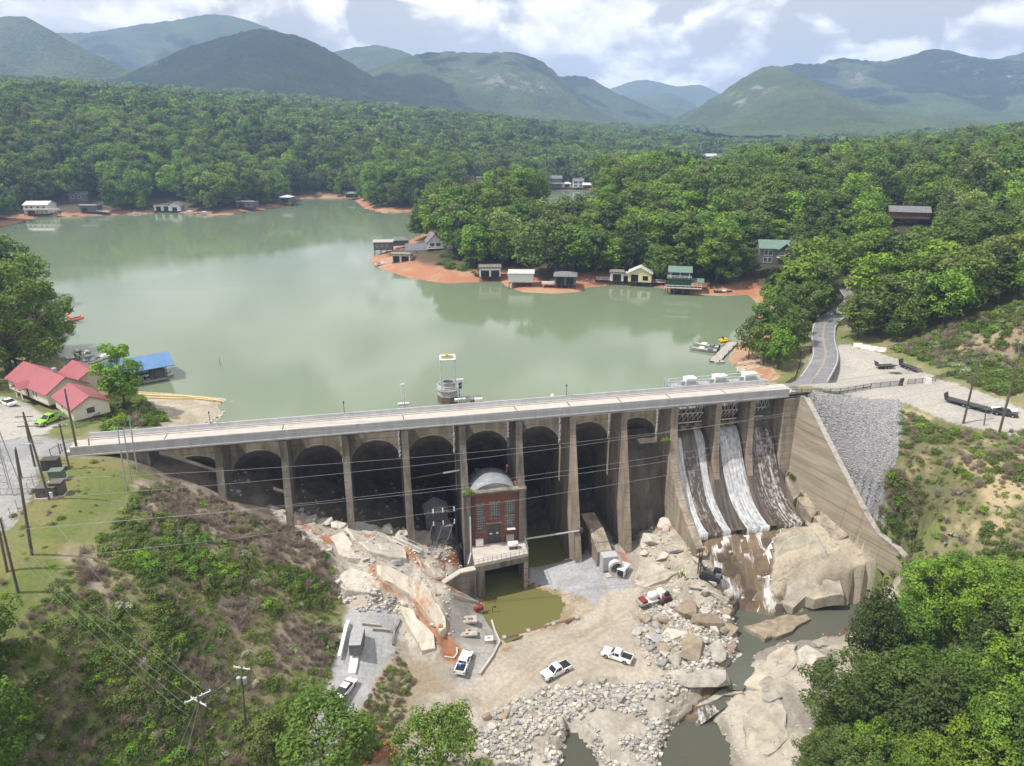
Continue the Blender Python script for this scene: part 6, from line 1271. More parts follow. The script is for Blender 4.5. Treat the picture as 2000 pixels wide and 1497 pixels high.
curb_wall([(884,1166),(905,1172),(930,1179),(948,1188),(957,1206),(966,1235),(976,1257),(962,1285),(937,1320)], .55, .35, 'low concrete wall edging the pad beside the pond', foot=-2.0)
curb_wall([(868,1287),(886,1289),(893,1280),(892,1268)], .35, .3, 'curved stone kerb round the rusty drain at the pad edge', foot=-.5)
curb_wall([(782,1214),(770,1240),(768,1262)], .4, .35, 'concrete retaining edge at the right side of the track', 'concrete', foot=-3.5)
curb_wall([(681,1221),(676,1235),(670,1262),(663,1290)], .9, .55, 'curved white barrier wall along the left side of the track', 'white_paint')
curb_wall([(693,1285),(691,1300),(687,1318)], .25, 1.3, 'white kerb slab behind the dark box trailer', 'white_paint', name='kerb_slab', cat='kerb')
def beam_thing(a, b, sec, label, mt='wood_pale', name='timber_beam', cat='beam', dz=.25):
    A_, B_ = Vector(gtp(*a, dz)), Vector(gtp(*b, dz)); d = B_ - A_; bb_ = MB(); bb_.box((0, 0, 0), (d.length, sec[0], sec[1])); o = bb_.build(name, M[mt], None, (A_ + B_) / 2); o.rotation_euler = d.to_track_quat('X', 'Z').to_euler(); return tag(o, label, cat)
beam_thing((708, 1222), (742, 1226), (.5, .5), 'pale timber beam lying across the track, farther of two'); beam_thing((728, 1231), (762, 1235), (.5, .5), 'pale timber beam lying across the track, nearer of two')
dm = thing('boom_wall', 'long brown steel sheet wall closing the pond from the dirt road', 'wall', gtp(980, 1250)); dm['kind'] = 'thing'; A_, B_ = Vector(G(982, 1249, -29.2)), Vector(G(1130, 1208, -28.9)); L0 = Vector(dm.location)
MB().tube([A_ - L0, B_ - L0], .42, 6).build('beam', M['rust_steel'], dm)
for f in (.02, .33, .66, .97): MB().box(tuple(A_.lerp(B_, f) - L0), (.7, .9, 1.0), rz=.3).build('bracket', M['galv'], dm)
def lamp_post(px, h, label, heads=1, z=None, dz=0):
    p = gtp(*px) if z is None else G(px[0], px[1], z); o = thing('lamp_post', label, 'lamp', p); MB().tube([(0, 0, 0), (0, 0, h)], .06, 6).build('post', M['dark_steel'], o); b = MB(); b.tube([(0, 0, h), (.2, 0, h + .15), (.5, 0, h + .1)], .05, 5); b.box((.5, 0, h + .02), (.5, .3, .14)); b.build('lamp_head', M['black'], o)
lamp_post((953, 1187), 2.9, 'black lamp post at the corner of the pad by the pond'); lamp_post((962, 1206), 2.4, 'dark post with a lamp leaning over the green pond')
o = thing('storage_tank', 'white horizontal tank lying on the powerhouse balcony', 'tank', W(80.9, -8.4, -20.45), DANG); MB().tube([(-1.1, 0, 1.1), (-1.0, 0, 1.1), (1.0, 0, 1.1), (1.1, 0, 1.1)], [.3, .62, .62, .3], 14).build('tank', M['white_paint'], o, smooth=True); [MB().box((x, 0, .35), (.2, 1.1, .7)).build('cradle', M['dark_steel'], o) for x in (-.7, .7)]
o = thing('steel_pipe', 'grey steel pipe spanning the dark bay right of the powerhouse', 'pipe', W(84.2, -5.4, -20.2), DANG); MB().tube([(0, -.4, 0), (12.6, -.4, .5)], .2, 8).build('pipe', M['galv'], o); MB().box((12.4, -.2, .45), (.8, .8, .9)).build('bracket', M['dark_steel'], o); MB().box((.1, -.2, 0), (.5, .6, .6)).build('bracket', M['dark_steel'], o)
o = thing('steel_pipe', 'dark pipe crossing the arch bay left of the powerhouse', 'pipe', W(61, .8, -6.6), DANG); MB().tube([(0, 0, 0), (10.6, 0, .9)], .13, 7).build('pipe', M['rust_steel'], o); MB().tube([(6.8, 0, .57), (10.3, -.02, .87)], .19, 7).build('sleeve', M['white_steel'], o)
# box conduit with a round steel mouth
o = thing('outlet_conduit', 'pale concrete box conduit ending in a round steel pipe mouth', 'conduit', W(101.2, 0, 1.6), DANG)
b = MB(); b.prism([(3, -22.5), (-3.5, -22.8), (-9.5, -24.8), (-9.5, -31), (3, -31)], 0, -2.0, 1.3); b.build('box', M['concrete_pale'], o); b = MB(); b.box((.3, -10.6, -26.6), (3.4, 2.2, 3.4)); b.build('valve_house', M['parapet_concrete'], o)
V = []; Fc = []; nq = 28
for j, (y, r) in enumerate(((-11.0, 1.35), (-13.0, 1.35), (-13.0, 1.75), (-13.2, 1.75), (-13.2, 1.25), (-11.2, 1.2))):
    for q in range(nq): al = 2 * math.pi * q / nq; V.append((1.1 + r * math.cos(al), y, -26.9 + r * math.sin(al)))
for j in range(5):
    for q in range(nq): q2 = (q + 1) % nq; Fc.append((j * nq + q, j * nq + q2, (j + 1) * nq + q2, (j + 1) * nq + q))
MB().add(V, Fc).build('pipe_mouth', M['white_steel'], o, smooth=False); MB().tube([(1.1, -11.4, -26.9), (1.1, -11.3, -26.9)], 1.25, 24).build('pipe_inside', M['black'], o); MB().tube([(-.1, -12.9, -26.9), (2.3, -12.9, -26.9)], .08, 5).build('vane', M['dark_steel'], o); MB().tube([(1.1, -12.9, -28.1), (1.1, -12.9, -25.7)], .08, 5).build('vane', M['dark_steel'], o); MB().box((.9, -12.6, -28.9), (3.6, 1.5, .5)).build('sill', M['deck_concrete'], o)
rl = MB(); pr = [(-1.8, -3.6, -22.8), (-1.8, -9.3, -24.7), (1.4, -9.4, -24.5), (1.7, -11.6, -24.8)]
for p_, q_ in zip(pr[:-1], pr[1:]):
    p_, q_ = Vector(p_), Vector(q_)
    for f in (0, .5, 1): w_ = p_.lerp(q_, f); rl.tube([w_, w_ + Vector((0, 0, 1.0))], .04, 4)
    rl.tube([p_ + Vector((0, 0, 1.0)), q_ + Vector((0, 0, 1.0))], .04, 4)
rl.build('railing', M['galv'], o)
# people in bright vests by the drill rig
def person(label, px, rz, pose=0):
    x, y, z = gtp(*px); o = thing('person', label, 'person', (x, y, z), rz)
    J = [(0, 0, .95, .155), (0, 0, 1.15, .15), (0, .01, 1.40, .17), (0, 0, 1.52, .065), (0, .01, 1.66, .105), (0, .01, 1.76, .07), (-.1, 0, .88, .1), (-.11, .04 + .12 * pose, .48, .07), (-.11, .0 + .1 * pose, .06, .05), (-.11, .13, .03, .05), (.1, 0, .88, .1), (.11, .03, .48, .07), (.11, -.03, .06, .05), (.11, .12, .03, .05), (-.21, 0, 1.42, .065), (-.26, .02, 1.14, .05), (-.24, .2, .95 + .1 * pose, .04), (-.24, .28, .94 + .1 * pose, .035), (.21, 0, 1.42, .065), (.26, 0, 1.14, .05), (.26, .12, .9, .04), (.26, .19, .86, .035)]
    E_ = [(0, 1), (1, 2), (2, 3), (3, 4), (4, 5), (0, 6), (6, 7), (7, 8), (8, 9), (0, 10), (10, 11), (11, 12), (12, 13), (2, 14), (14, 15), (15, 16), (16, 17), (2, 18), (18, 19), (19, 20), (20, 21)]
    me = bpy.data.meshes.new('body'); me.from_pydata([j[:3] for j in J], E_, []); b_ = link('body', me, o); me.materials.append(M['denim']); me.materials.append(M['skin'])
    sk = b_.modifiers.new('skin', 'SKIN'); 
    for v, j in zip(me.skin_vertices[0].data, J): v.radius = (j[3], j[3])
    me.skin_vertices[0].data[0].use_root = True; ss = b_.modifiers.new('sub', 'SUBSURF'); ss.levels = 1; ss.render_levels = 1
    v = MB(); v.tube([(0, 0, .92), (0, .005, 1.2), (0, .01, 1.42), (0, 0, 1.5)], [.2, .195, .215, .12], 10); v.build('vest', M['hi_vis'], o, smooth=True)
    h = MB(); h.tube([(0, .01, 1.66), (0, .01, 1.74), (0, .01, 1.82)], [.135, .125, .03], 10); h.build('helmet', M['white_paint'], o, smooth=True); MB().tube([(0, .05, 1.58), (0, .075, 1.66)], [.06, .07], 8).build('face', M['skin'], o, smooth=True)
person('person in a bright yellow vest, left of the three by the drill rig', (1326, 1131), .4, 1); person('person in a bright yellow vest standing in the middle of three by the drill rig', (1332, 1126), 2.0); person('person in a bright yellow vest, right of the three and nearest the drill rig', (1338, 1134), 3.5, 1)

# ================================================================ lake side of the dam
it = thing('intake_tower', 'octagonal intake tower with a pale steel lifting frame standing in the lake', 'tower', G(877, 783, 0), DANG)
MB().tube([(0, 0, -3), (0, 0, 1.7)], 2.75, 8).build('base', M['stained_base'], it); MB().tube([(0, 0, 1.7), (0, 0, 3.1)], 2.7, 8).build('upper_base', M['parapet_concrete'], it); MB().tube([(0, 0, 3.1), (0, 0, 3.3)], 2.95, 8).build('platform', M['galv'], it)
V = []; Fc = []; nq = 20
for z, r in ((3.3, 1.75), (5.0, 1.75), (5.0, 1.45), (3.3, 1.45)):
    for q in range(nq): al = 2 * math.pi * q / nq; V.append((r * math.cos(al), r * math.sin(al), z))
for j in range(3):
    for q in range(nq): q2 = (q + 1) % nq; Fc.append((j * nq + q, j * nq + q2, (j + 1) * nq + q2, (j + 1) * nq + q))
MB().add(V, Fc).build('gate_ring', M['galv'], it); MB().tube([(0, 0, 3.35), (0, 0, 4.6)], 1.4, 16).build('shaft', M['dark_steel'], it)
for x, y in ((-1.85, -1.6), (1.5, -1.9), (1.9, 1.6), (-1.5, 1.9)): MB().box((x, y, 7.2), (.34, .34, 7.8)).build('frame_leg', M['white_steel'], it)
b = MB(); c4 = [(-1.85, -1.6, 11), (1.5, -1.9, 11), (1.9, 1.6, 11), (-1.5, 1.9, 11)]
for p_, q_ in zip(c4, c4[1:] + c4[:1]): b.tube([p_, q_], .25, 4)
b.build('top_frame', M['white_steel'], it); MB().tube([c4[1], (1.9, 1.6, 5.0)], .08, 5).build('brace', M['white_steel'], it); b = MB(); b.box((0, 0, 11.4), (1.0, .7, .5)); b.cyl((-.3, -.2, 11.6), .25, .4, 8); b.build('hoist', M['yellow'], it)
rl = MB()
for q in range(8):
    a0, a1 = [2 * math.pi * k / 8 for k in (q, q + 1)]; p_, q_ = Vector((2.85 * math.cos(a0), 2.85 * math.sin(a0), 3.3)), Vector((2.85 * math.cos(a1), 2.85 * math.sin(a1), 3.3)); rl.tube([p_, p_ + Vector((0, 0, 1.1))], .06, 4); [rl.tube([p_ + Vector((0, 0, h)), q_ + Vector((0, 0, h))], .05, 4) for h in (.6, 1.1)]
rl.build('railing', M['white_steel'], it); MB().box((2.7, -1.2, 4.2), (.8, .8, 1.5)).build('control_box', M['dark_steel'], it)
def mast(s, label, h, wide=1.0):
    o = thing('steel_mast', label, 'mast', W(s, 9.0, 4.0), DANG); b = MB(); [b.tube([(x, 0, 0), (x, 0, h)], .09, 5) for x in (-.35 * wide, .35 * wide)]; b.build('mast_legs', M['white_steel'], o); b = MB(); [b.tube([(-.35 * wide, 0, z), (.35 * wide, 0, z + .5)], .05, 4) for z in np.arange(.4, h - .5, .8)]; b.build('lacing', M['white_steel'], o); MB().box((0, 0, h), (1.1 * wide, .4, .3)).build('cross_head', M['white_steel'], o); MB().box((0, .5, 2.8), (2.4, .8, .5)).build('guard', M['white_steel'], o)
mast(60.8, 'slim pale steel mast behind the parapet near the middle of the dam', 7.4, .8); mast(73.0, 'taller pale steel frame behind the parapet in front of the intake tower', 7.6, 1.3)
o = thing('equipment_box', 'small tan cabinet behind the parapet beside the intake tower', 'cabinet', W(76.6, 7.0, 6.0), DANG); MB().box((0, 0, .9), (1.7, .8, 1.8)).build('box', M['cream_wall'], o); MB().box((-1.4, 0, .9), (.9, .8, 1.8)).build('door', M['grey_roof'], o)
for s, lb in ((48.5, 'thin black lamp post on the far parapet left of the steel mast'), (96.0, 'thin black lamp post on the far parapet right of the intake tower'), (22.5, 'short black lamp post on the far parapet near the stony spit')):
    o = thing('lamp_post', lb, 'lamp', W(s, 6.15, 7.1), DANG); MB().tube([(0, 0, 0), (0, 0, 2.3)], .06, 6).build('post', M['black'], o); MB().tube([(0, 0, 2.25), (0, 0, 2.6)], [.12, .18], 8).build('lantern', M['black'], o)
for px_, lb in (((1079, 774), 'white round buoy floating right of the intake tower'), ((1214, 775), 'white round buoy floating near the right part of the dam')):
    x, y, z = G(*px_, 0); b = MB(); b.tube([(0, 0, -.3), (0, 0, 0), (0, 0, .35), (0, 0, .6)], [.2, .5, .45, .1], 10); o = b.build('buoy', M['white_paint'], None, (x, y, 0), smooth=True); tag(o, lb, 'buoy', None)
o = MB().tube([(0, 0, -.5), (0, 0, 1.4), (0, 0, 2.2)], [.14, .12, .04], 6).build('marker_post', M['wood_pale'], None, G(430, 713, 0)); tag(o, 'thin pale marker post standing alone in the open lake', 'post')
hw = thing('hoist_walkway', 'railed steel walkway behind the spillway parapet carrying gate hoists', 'walkway', (DA[0], DA[1], 0), DANG)
MB().bb((121.0, 7.4, 6.4), (144.2, 9.6, 6.8)).build('deck', M['galv'], hw); MB().bb((121.0, 7.2, 5.7), (144.2, 7.45, 6.75)).build('girder', M['dark_steel'], hw)
rl = MB()
for n0 in (7.5, 9.5):
    for q in range(13): x = 121.1 + q * 1.92; rl.tube([(x, n0, 6.8), (x, n0, 8.0)], .05, 4)
    for h in (7.4, 8.0): rl.tube([(121.1, n0, h), (144.1, n0, h)], .045, 4)
rl.build('railing', M['white_steel'], hw)
for q in range(6): MB().box((121.8 + q * 4.4, 8.5, 3.4), (.3, .3, 6.0)).build('support_post', M['galv'], hw)
b = MB(); [b.tube([(120.2 + dx, 8.0 + dy, 4), (120.2 + dx, 8.0 + dy, 8.6)], .08, 4) for dx in (0, 1.0) for dy in (0, 1.0)]; [b.tube([(120.2, 8.0, 4 + z), (121.2, 8.0, 4.9 + z)], .06, 4) for z in (0, .9, 1.8, 2.7, 3.6)]; b.build('stair_tower', M['white_steel'], hw)
for s, w_, lb in ((126.2, 2.5, 'white gate hoist cabin at the left of the three on the walkway'), (133.6, 3.0, 'white louvred gate hoist cabin in the middle of the walkway'), (141.2, 3.1, 'white louvred gate hoist cabin at the right end of the walkway')):
    o = thing('gate_hoist', lb, 'hoist', W(s, 8.5, 6.8), DANG, 'gate hoists on the spillway walkway'); MB().box((0, 0, .75), (w_, 1.9, 1.5), taper=.95).build('housing', M['white_paint'], o); MB().box((0, 0, 1.54), (w_ + .1, 2.0, .1)).build('lid', M['white_paint'], o); b = MB(); [b.box((0, -.98, .3 + .22 * q), (w_ * .85, .04, .09)) for q in range(5)]; b.build('louvres', M['galv'], o); MB().box((-w_ / 2 - .55, -.2, .4), (1.0, .7, .8)).build('motor', M['galv'], o)
o = crown('bush', 260, 1.1, 1.6, 0, 9, 300, .16, LEAF['lime'], 'bush')[0]; o = link('bush', o, None, W(117.4, -.3, -3.4)); tag(o, 'small green shrub growing on the pier beside the spillway', 'shrub')
o = link('bush', bpy.data.objects['bush'].data, None, W(72.2, -6.2, -7.9)); o.scale = (.9, .9, 1.2); tag(o, 'green shrub growing on the powerhouse parapet at its left end', 'shrub')
o = link('bush', bpy.data.objects['bush'].data, None, W(147.4, -4.2, -13.4)); o.scale = (.6, .6, .8); tag(o, 'small green weed at the foot of the training wall beside the spillway', 'shrub')
# ================================================================ buildings
def gable(b, w, d, z, h, ov=.5, along='x', th=.18, cx=0, cy_=0):
    """pitched roof as two slabs; ridge along the given axis"""
    if along == 'x':
        for s in (-1, 1):
            e = (cy_ + s * (d / 2 + ov), z - ov * h / (d / 2)); r = (cy_, z + h); b.add([(cx - w / 2 - ov, e[0], e[1]), (cx + w / 2 + ov, e[0], e[1]), (cx + w / 2 + ov, r[0], r[1]), (cx - w / 2 - ov, r[0], r[1])] + [(cx - w / 2 - ov, e[0], e[1] + th), (cx + w / 2 + ov, e[0], e[1] + th), (cx + w / 2 + ov, r[0], r[1] + th), (cx - w / 2 - ov, r[0], r[1] + th)], [(0, 1, 2, 3), (4, 7, 6, 5), (0, 4, 5, 1), (1, 5, 6, 2), (2, 6, 7, 3), (3, 7, 4, 0)])
    else:
        for s in (-1, 1):
            e = (cx + s * (w / 2 + ov), z - ov * h / (w / 2)); r = (cx, z + h); b.add([(e[0], cy_ - d / 2 - ov, e[1]), (e[0], cy_ + d / 2 + ov, e[1]), (r[0], cy_ + d / 2 + ov, r[1]), (r[0], cy_ - d / 2 - ov, r[1])] + [(e[0], cy_ - d / 2 - ov, e[1] + th), (e[0], cy_ + d / 2 + ov, e[1] + th), (r[0], cy_ + d / 2 + ov, r[1] + th), (r[0], cy_ - d / 2 - ov, r[1] + th)], [(0, 1, 2, 3), (4, 7, 6, 5), (0, 4, 5, 1), (1, 5, 6, 2), (2, 6, 7, 3), (3, 7, 4, 0)])
    return b
def house(name, label, cat, px, z0, W_, D_, H_, wall, roof, rt='gable_x', rh=2.0, rz=0.0, stilts=0.0, openings=(), windows=(), deck=None, rail=False, group=None, floor=None, trim='white_paint', at=None, chimney=False):
    """front faces local -y; openings and windows: (x0, x1, z0, z1) on the front"""
    p = at or G(px[0], px[1], z0); o = thing(name, label, cat, (p[0], p[1], z0), rz, group); f = stilts
    b = MB(); hs = list(openings) + list(windows)
    wall_with_holes(b, -W_ / 2, W_ / 2, f, f + H_, [(h[0], h[1], f + h[2], f + h[3]) for h in hs], -D_ / 2, -D_ / 2 + .2)
    b.bb((-W_ / 2, -D_ / 2 + .2, f), (-W_ / 2 + .2, D_ / 2, f + H_)); b.bb((W_ / 2 - .2, -D_ / 2 + .2, f), (W_ / 2, D_ / 2, f + H_)); b.bb((-W_ / 2 + .2, D_ / 2 - .2, f), (W_ / 2 - .2, D_ / 2, f + H_))
    if rt == 'gable_y': b.add([(-W_ / 2, -D_ / 2 + .02, f + H_), (W_ / 2, -D_ / 2 + .02, f + H_), (0, -D_ / 2 + .02, f + H_ + rh)], [(0, 1, 2)])
    if rt == 'gable_x': [b.add([(s * W_ / 2 * .995, -D_ / 2, f + H_), (s * W_ / 2 * .995, D_ / 2, f + H_), (s * W_ / 2 * .995, 0, f + H_ + rh)], [(0, 1, 2)]) for s in (-1, 1)]
    b.build('wall', M[wall], o); MB().bb((-W_ / 2 + .05, -D_ / 2 + .05, f - .22), (W_ / 2 - .05, D_ / 2 - .05, f - .003)).build('floor', M['wood_dark'], o)
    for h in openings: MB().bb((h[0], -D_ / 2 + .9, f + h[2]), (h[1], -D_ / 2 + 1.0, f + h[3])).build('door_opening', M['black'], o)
    for h in windows:
        fr = MB(); t_ = .1; fr.bb((h[0] - t_, -D_ / 2 - .04, f + h[3]), (h[1] + t_, -D_ / 2 + .06, f + h[3] + t_)); fr.bb((h[0] - t_, -D_ / 2 - .04, f + h[2] - t_), (h[1] + t_, -D_ / 2 + .06, f + h[2])); fr.bb((h[0] - t_, -D_ / 2 - .04, f + h[2]), (h[0], -D_ / 2 + .06, f + h[3])); fr.bb((h[1], -D_ / 2 - .04, f + h[2]), (h[1] + t_, -D_ / 2 + .06, f + h[3]))
        w = fr.build('window', M[trim], o); MB().bb((h[0], -D_ / 2 + .08, f + h[2]), (h[1], -D_ / 2 + .12, f + h[3])).build('pane', M['glass_dark'], w)
    b = MB()
    if rt in ('gable_x', 'gable_y'): gable(b, W_, D_, f + H_ + .02, rh, .5, rt[-1])
    elif rt == 'flat': b.bb((-W_ / 2 - .5, -D_ / 2 - .5, f + H_ + .01), (W_ / 2 + .5, D_ / 2 + .5, f + H_ + .3))
    elif rt == 'hip': b.add([(-W_ / 2 - .6, -D_ / 2 - .6, f + H_), (W_ / 2 + .6, -D_ / 2 - .6, f + H_), (W_ / 2 + .6, D_ / 2 + .6, f + H_), (-W_ / 2 - .6, D_ / 2 + .6, f + H_), (-W_ * .22, 0, f + H_ + rh), (W_ * .22, 0, f + H_ + rh)], [(0, 1, 5, 4), (1, 2, 5), (2, 3, 4, 5), (3, 0, 4), (3, 2, 1, 0)])
    r_ = b.build('roof', M[roof], o)
    if chimney: MB().bb((W_ * .1, -.3, f + H_), (W_ * .1 + .9, .5, f + H_ + rh + .9)).build('chimney', M['rock_brown'], r_)
    if stilts > .3:
        for x in np.linspace(-W_ / 2 + .2, W_ / 2 - .2, max(2, int(W_ / 2.4) + 1)):
            for y in (-D_ / 2 + .2, D_ / 2 - .3): MB().bb((x - .13, y - .13, -3.0), (x + .13, y + .13, f - .2)).build('stilt', M['wood_dark'], o)
        b = MB(); b.tube([(-W_ / 2 + .2, -D_ / 2 + .2, .2), (0, -D_ / 2 + .2, f - .4), (W_ / 2 - .2, -D_ / 2 + .2, .2)], .07, 4); b.build('brace', M['wood_dark'], o)
    if deck:
        x0, x1, y0, y1, z = deck; MB().bb((x0, y0, z - .2), (x1, y1, z)).build('dock_deck', M['wood_pale'], o)
        for x in np.linspace(x0 + .2, x1 - .2, max(2, int(abs(x1 - x0) / 3) + 1)): MB().bb((x - .12, y0 + .1, -3), (x + .12, y0 + .35, z - .2)).build('stilt', M['wood_dark'], o)
        rl = MB(); n = max(2, int((x1 - x0) / 1.5)); [rl.tube([(x0 + (x1 - x0) * q / n, y0 + .1, z), (x0 + (x1 - x0) * q / n, y0 + .1, z + 1.0)], .05, 4) for q in range(n + 1)]; rl.tube([(x0, y0 + .1, z + 1.0), (x1, y0 + .1, z + 1.0)], .06, 4); rl.build('railing', M['white_paint'], o)
    if rail:
        z = f + H_ + .3; rl = MB(); n = max(3, int(W_ / 1.2))
        for q in range(n + 1): x = -W_ / 2 + W_ * q / n; rl.tube([(x, -D_ / 2, z), (x, -D_ / 2, z + 1.0)], .05, 4)
        for h in (.5, 1.0): rl.tube([(-W_ / 2, -D_ / 2, z + h), (W_ / 2, -D_ / 2, z + h)], .05, 4)
        rl.build('roof_railing', M['white_paint'], o)
    return o
H = house
sh = dict(name='boathouse', cat='boathouse')
# wooded point
H('boathouse', 'dark grey flat-roofed boathouse at the tip of the red clay point', 'boathouse', (750, 494), .8, 9.5, 8, 3.6, 'grey_wall', 'wood_pale', 'flat', rz=.1, stilts=2.2, windows=((-3.4, -2.6, 1.5, 2.5), (-1.0, -.2, 1.5, 2.5), (1.6, 2.4, 1.5, 2.5)), rail=True)
H('boathouse', 'white boathouse with a railed roof deck and dark bays on the clay bank', 'boathouse', (787, 516), .6, 9, 7, 3.2, 'white_wall', 'wood_dark', 'flat', rz=-.1, stilts=1.6, openings=((-3.8, -.6, 0, 2.7), (.2, 3.8, 0, 2.7)), rail=True)
H('house', 'long white house with a dark gable roof beside the pointed white house', 'house', (816, 500), 2.2, 11, 7, 3.4, 'white_wall', 'grey_roof', 'gable_x', 2.6, .15, 0, windows=((-4.2, -3.0, 1, 2.4), (-1, .2, 1, 2.4), (2, 3.2, 1, 2.4)))
H('house', 'white gabled house with tall windows, highest on the wooded point', 'house', (848, 492), 3.6, 7.5, 9, 5.4, 'white_wall', 'grey_roof', 'gable_y', 3.8, .25, 0, windows=((-2.6, -.4, 3.0, 4.9), (.4, 2.6, 3.0, 4.9), (-2.6, -.6, .5, 2), (.6, 2.6, .5, 2)), deck=(-4.2, 4.2, -7.0, -4.6, 2.7))
H('house', 'low grey-roofed house behind the flat-roofed boathouse on the point', 'house', (783, 478), 3.2, 8, 6, 2.6, 'grey_wall', 'grey_roof', 'hip', 1.6, .2, 0)
H('boathouse', 'white double-bay boathouse under the trees right of the long dock', 'boathouse', (957, 545), .4, 9, 8, 3.6, 'white_wall', 'wood_dark', 'flat', rz=.05, stilts=1.8, openings=((-3.9, -.4, 0, 2.6), (.4, 3.9, 0, 2.6)), rail=True)
H('boathouse', 'closed white boathouse on stilts over the clay, with a pale flat roof', 'boathouse', (1018, 559), .4, 10, 8, 3.4, 'white_wall', 'pale_roof', 'flat', rz=-.05, stilts=2.4)
H('boathouse', 'grey open boathouse with a brown hipped roof and a side dock', 'boathouse', (1104, 562), .4, 8.5, 8, 3.4, 'grey_wall', 'grey_roof', 'hip', 1.3, -.1, 2.0, openings=((-3.6, -.4, 0, 3.0), (.4, 3.4, 0, 3.0)), deck=(-9.5, -4.4, -3, 2, 2.0))
H('boathouse', 'small white boathouse with a single bay left of the yellow one', 'boathouse', (1204, 553), .3, 5.5, 6, 3.4, 'white_wall', 'brown_wall', 'flat', rz=-.12, stilts=1.4, openings=((-1.7, 1.7, 0, 2.9),), deck=(-8.5, -2.8, -2.5, 1, 1.8), rail=True)
H('boathouse', 'pale yellow boathouse with a white gable roof and dark bays', 'boathouse', (1250, 555), .3, 9.5, 8, 3.6, 'yellow_wall', 'pale_roof', 'gable_y', 2.4, -.25, 1.6, openings=((-3.6, -.6, 0, 3.0), (1.2, 3.4, .6, 2.6)), deck=(5.0, 10.5, -3, 2, 1.7))
H('shed', 'tiny white roofed jetty shed left of the yellow boathouse', 'shed', (1222, 553), .3, 3, 4, 2.2, 'white_wall', 'pale_roof', 'gable_y', .8, -.2, 1.4, openings=((-1.1, 1.1, 0, 1.9),))
o = H('boathouse', 'dark green two-storey boathouse with a covered upper porch', 'boathouse', (1325, 570), .2, 9, 8, 3.2, 'green_wall', 'green_wall', 'flat', rz=-.2, stilts=2.6, deck=(-5.5, 8.5, -5.6, -4.0, 2.6), rail=True)
for x in (-3.6, 0, 3.6): MB().bb((x - .12, -3.4, 6.1), (x + .12, -3.2, 8.6)).build('porch_post', M['white_paint'], o)
MB().bb((-3.8, -1.5, 6.1), (3.8, 3.2, 8.5)).build('porch_wall', M['grey_wall'], o); gable(MB(), 8.4, 7.5, 8.6, 1.5, .5, 'x').build('porch_roof', M['green_roof'], o); gable(MB(), 5, 6, 4.6, .9, .4, 'x', cx=6.6).build('side_roof', M['green_roof'], o); [MB().bb((x - .12, -2.9, 2.6), (x + .12, -2.7, 4.6)).build('porch_post', M['white_paint'], o) for x in (4.5, 8.6)]
o = H('cabin', 'dark cabin with a long green roof half hidden in the wood', 'cabin', (1520, 512), 10, 17, 9, 6.2, 'grey_wall', 'green_roof', 'gable_x', 2.6, -.15, 0, windows=((-6.8, -5.4, 3.4, 5.4), (-5.0, -3.6, 3.4, 5.4), (-6.8, -5.4, .6, 2.4), (-5, -3.6, .6, 2.4), (1, 4, 3.2, 5)), deck=(-2, 8.5, -7.5, -4.6, 2.9)); gable(MB(), 5, 6, 6.2, 2.0, .4, 'y', cx=1, cy_=-3.5).build('porch_roof', M['green_roof'], o)
H('house', 'low house with a grey roof in the shade high on the right hillside', 'house', (1772, 425), 24, 16, 8, 2.8, 'brown_wall', 'grey_roof', 'gable_x', 2.0, -.3, 0)  # darker roof colour stands for the shade lying on it
# walkway along the clay
o = thing('dock', 'long narrow plank walkway along the red clay bank', 'dock', G(870, 523, 2.2), 0)
P = [Vector(G(x, y, 2.2)) - Vector(o.location) for x, y in ((812, 515), (840, 523), (880, 528), (925, 528))]
for p_, q_ in zip(P[:-1], P[1:]):
    d = q_ - p_; m = (p_ + q_) / 2; MB().box(tuple(m), (d.length + .2, 2.2, .25), rz=math.atan2(d.y, d.x)).build('deck', M['wood_pale'], o)
    for f in (.1, .6): MB().box(tuple(p_.lerp(q_, f) + Vector((0, -.6, -1.4))), (.25, .25, 2.6)).build('post', M['wood_dark'], o)
# far bank at the left
H('boathouse', 'large pale boathouse with a white roof and balcony at the far left shore', 'boathouse', (82, 421), .3, 17, 12, 6.2, 'white_wall', 'pale_roof', 'gable_x', 2.2, .05, 1.8, openings=((-5.5, -1, 0, 2.8),), windows=((-7, -5.4, 3.8, 5.2), (-3.6, -2, 3.8, 5.2), (1, 2.6, 3.8, 5.2), (5, 6.6, 3.8, 5.2)), deck=(-8, 18, -8, -6, 4.6))
H('boathouse', 'dark open boathouse with a railed roof right of the large pale one', 'boathouse', (180, 418.5), .3, 12, 9, 4.2, 'grey_wall', 'wood_dark', 'flat', rz=.05, stilts=2, openings=((-4.5, -.5, 0, 3),), rail=True, deck=(6, 14, -5, 0, 2.2))
H('boathouse', 'white boathouse with brown doors, left of a pair on the far bank', 'boathouse', (322, 413), .6, 12, 8, 4.4, 'white_wall', 'wood_dark', 'flat', rz=.05, openings=((-4.6, -1, 0, 3.2), (1, 4.6, 0, 3.2)), stilts=.8)
H('boathouse', 'small white gabled boathouse, right of a pair on the far bank', 'boathouse', (346, 413.5), .6, 9, 8, 4, 'white_wall', 'grey_roof', 'gable_y', 2.4, .05, .8, openings=((-1.8, 1.8, 0, 2.8),))
H('boathouse', 'flat-topped boathouse with white posts standing out on the far clay bank', 'boathouse', (485, 411), .4, 14, 9, 3.4, 'grey_wall', 'wood_dark', 'flat', rz=-.05, stilts=3.0, openings=((-5, -1, 0, 2.8),), windows=((1.2, 4.6, .4, 2.6),), rail=True)
H('boathouse', 'small grey boathouse with a white canopy at the left of the far cove', 'boathouse', (562, 400), .8, 9, 8, 4.0, 'grey_wall', 'pale_roof', 'hip', 1.6, -.2, 2.2, openings=((-3, 3, 0, 2.8),))
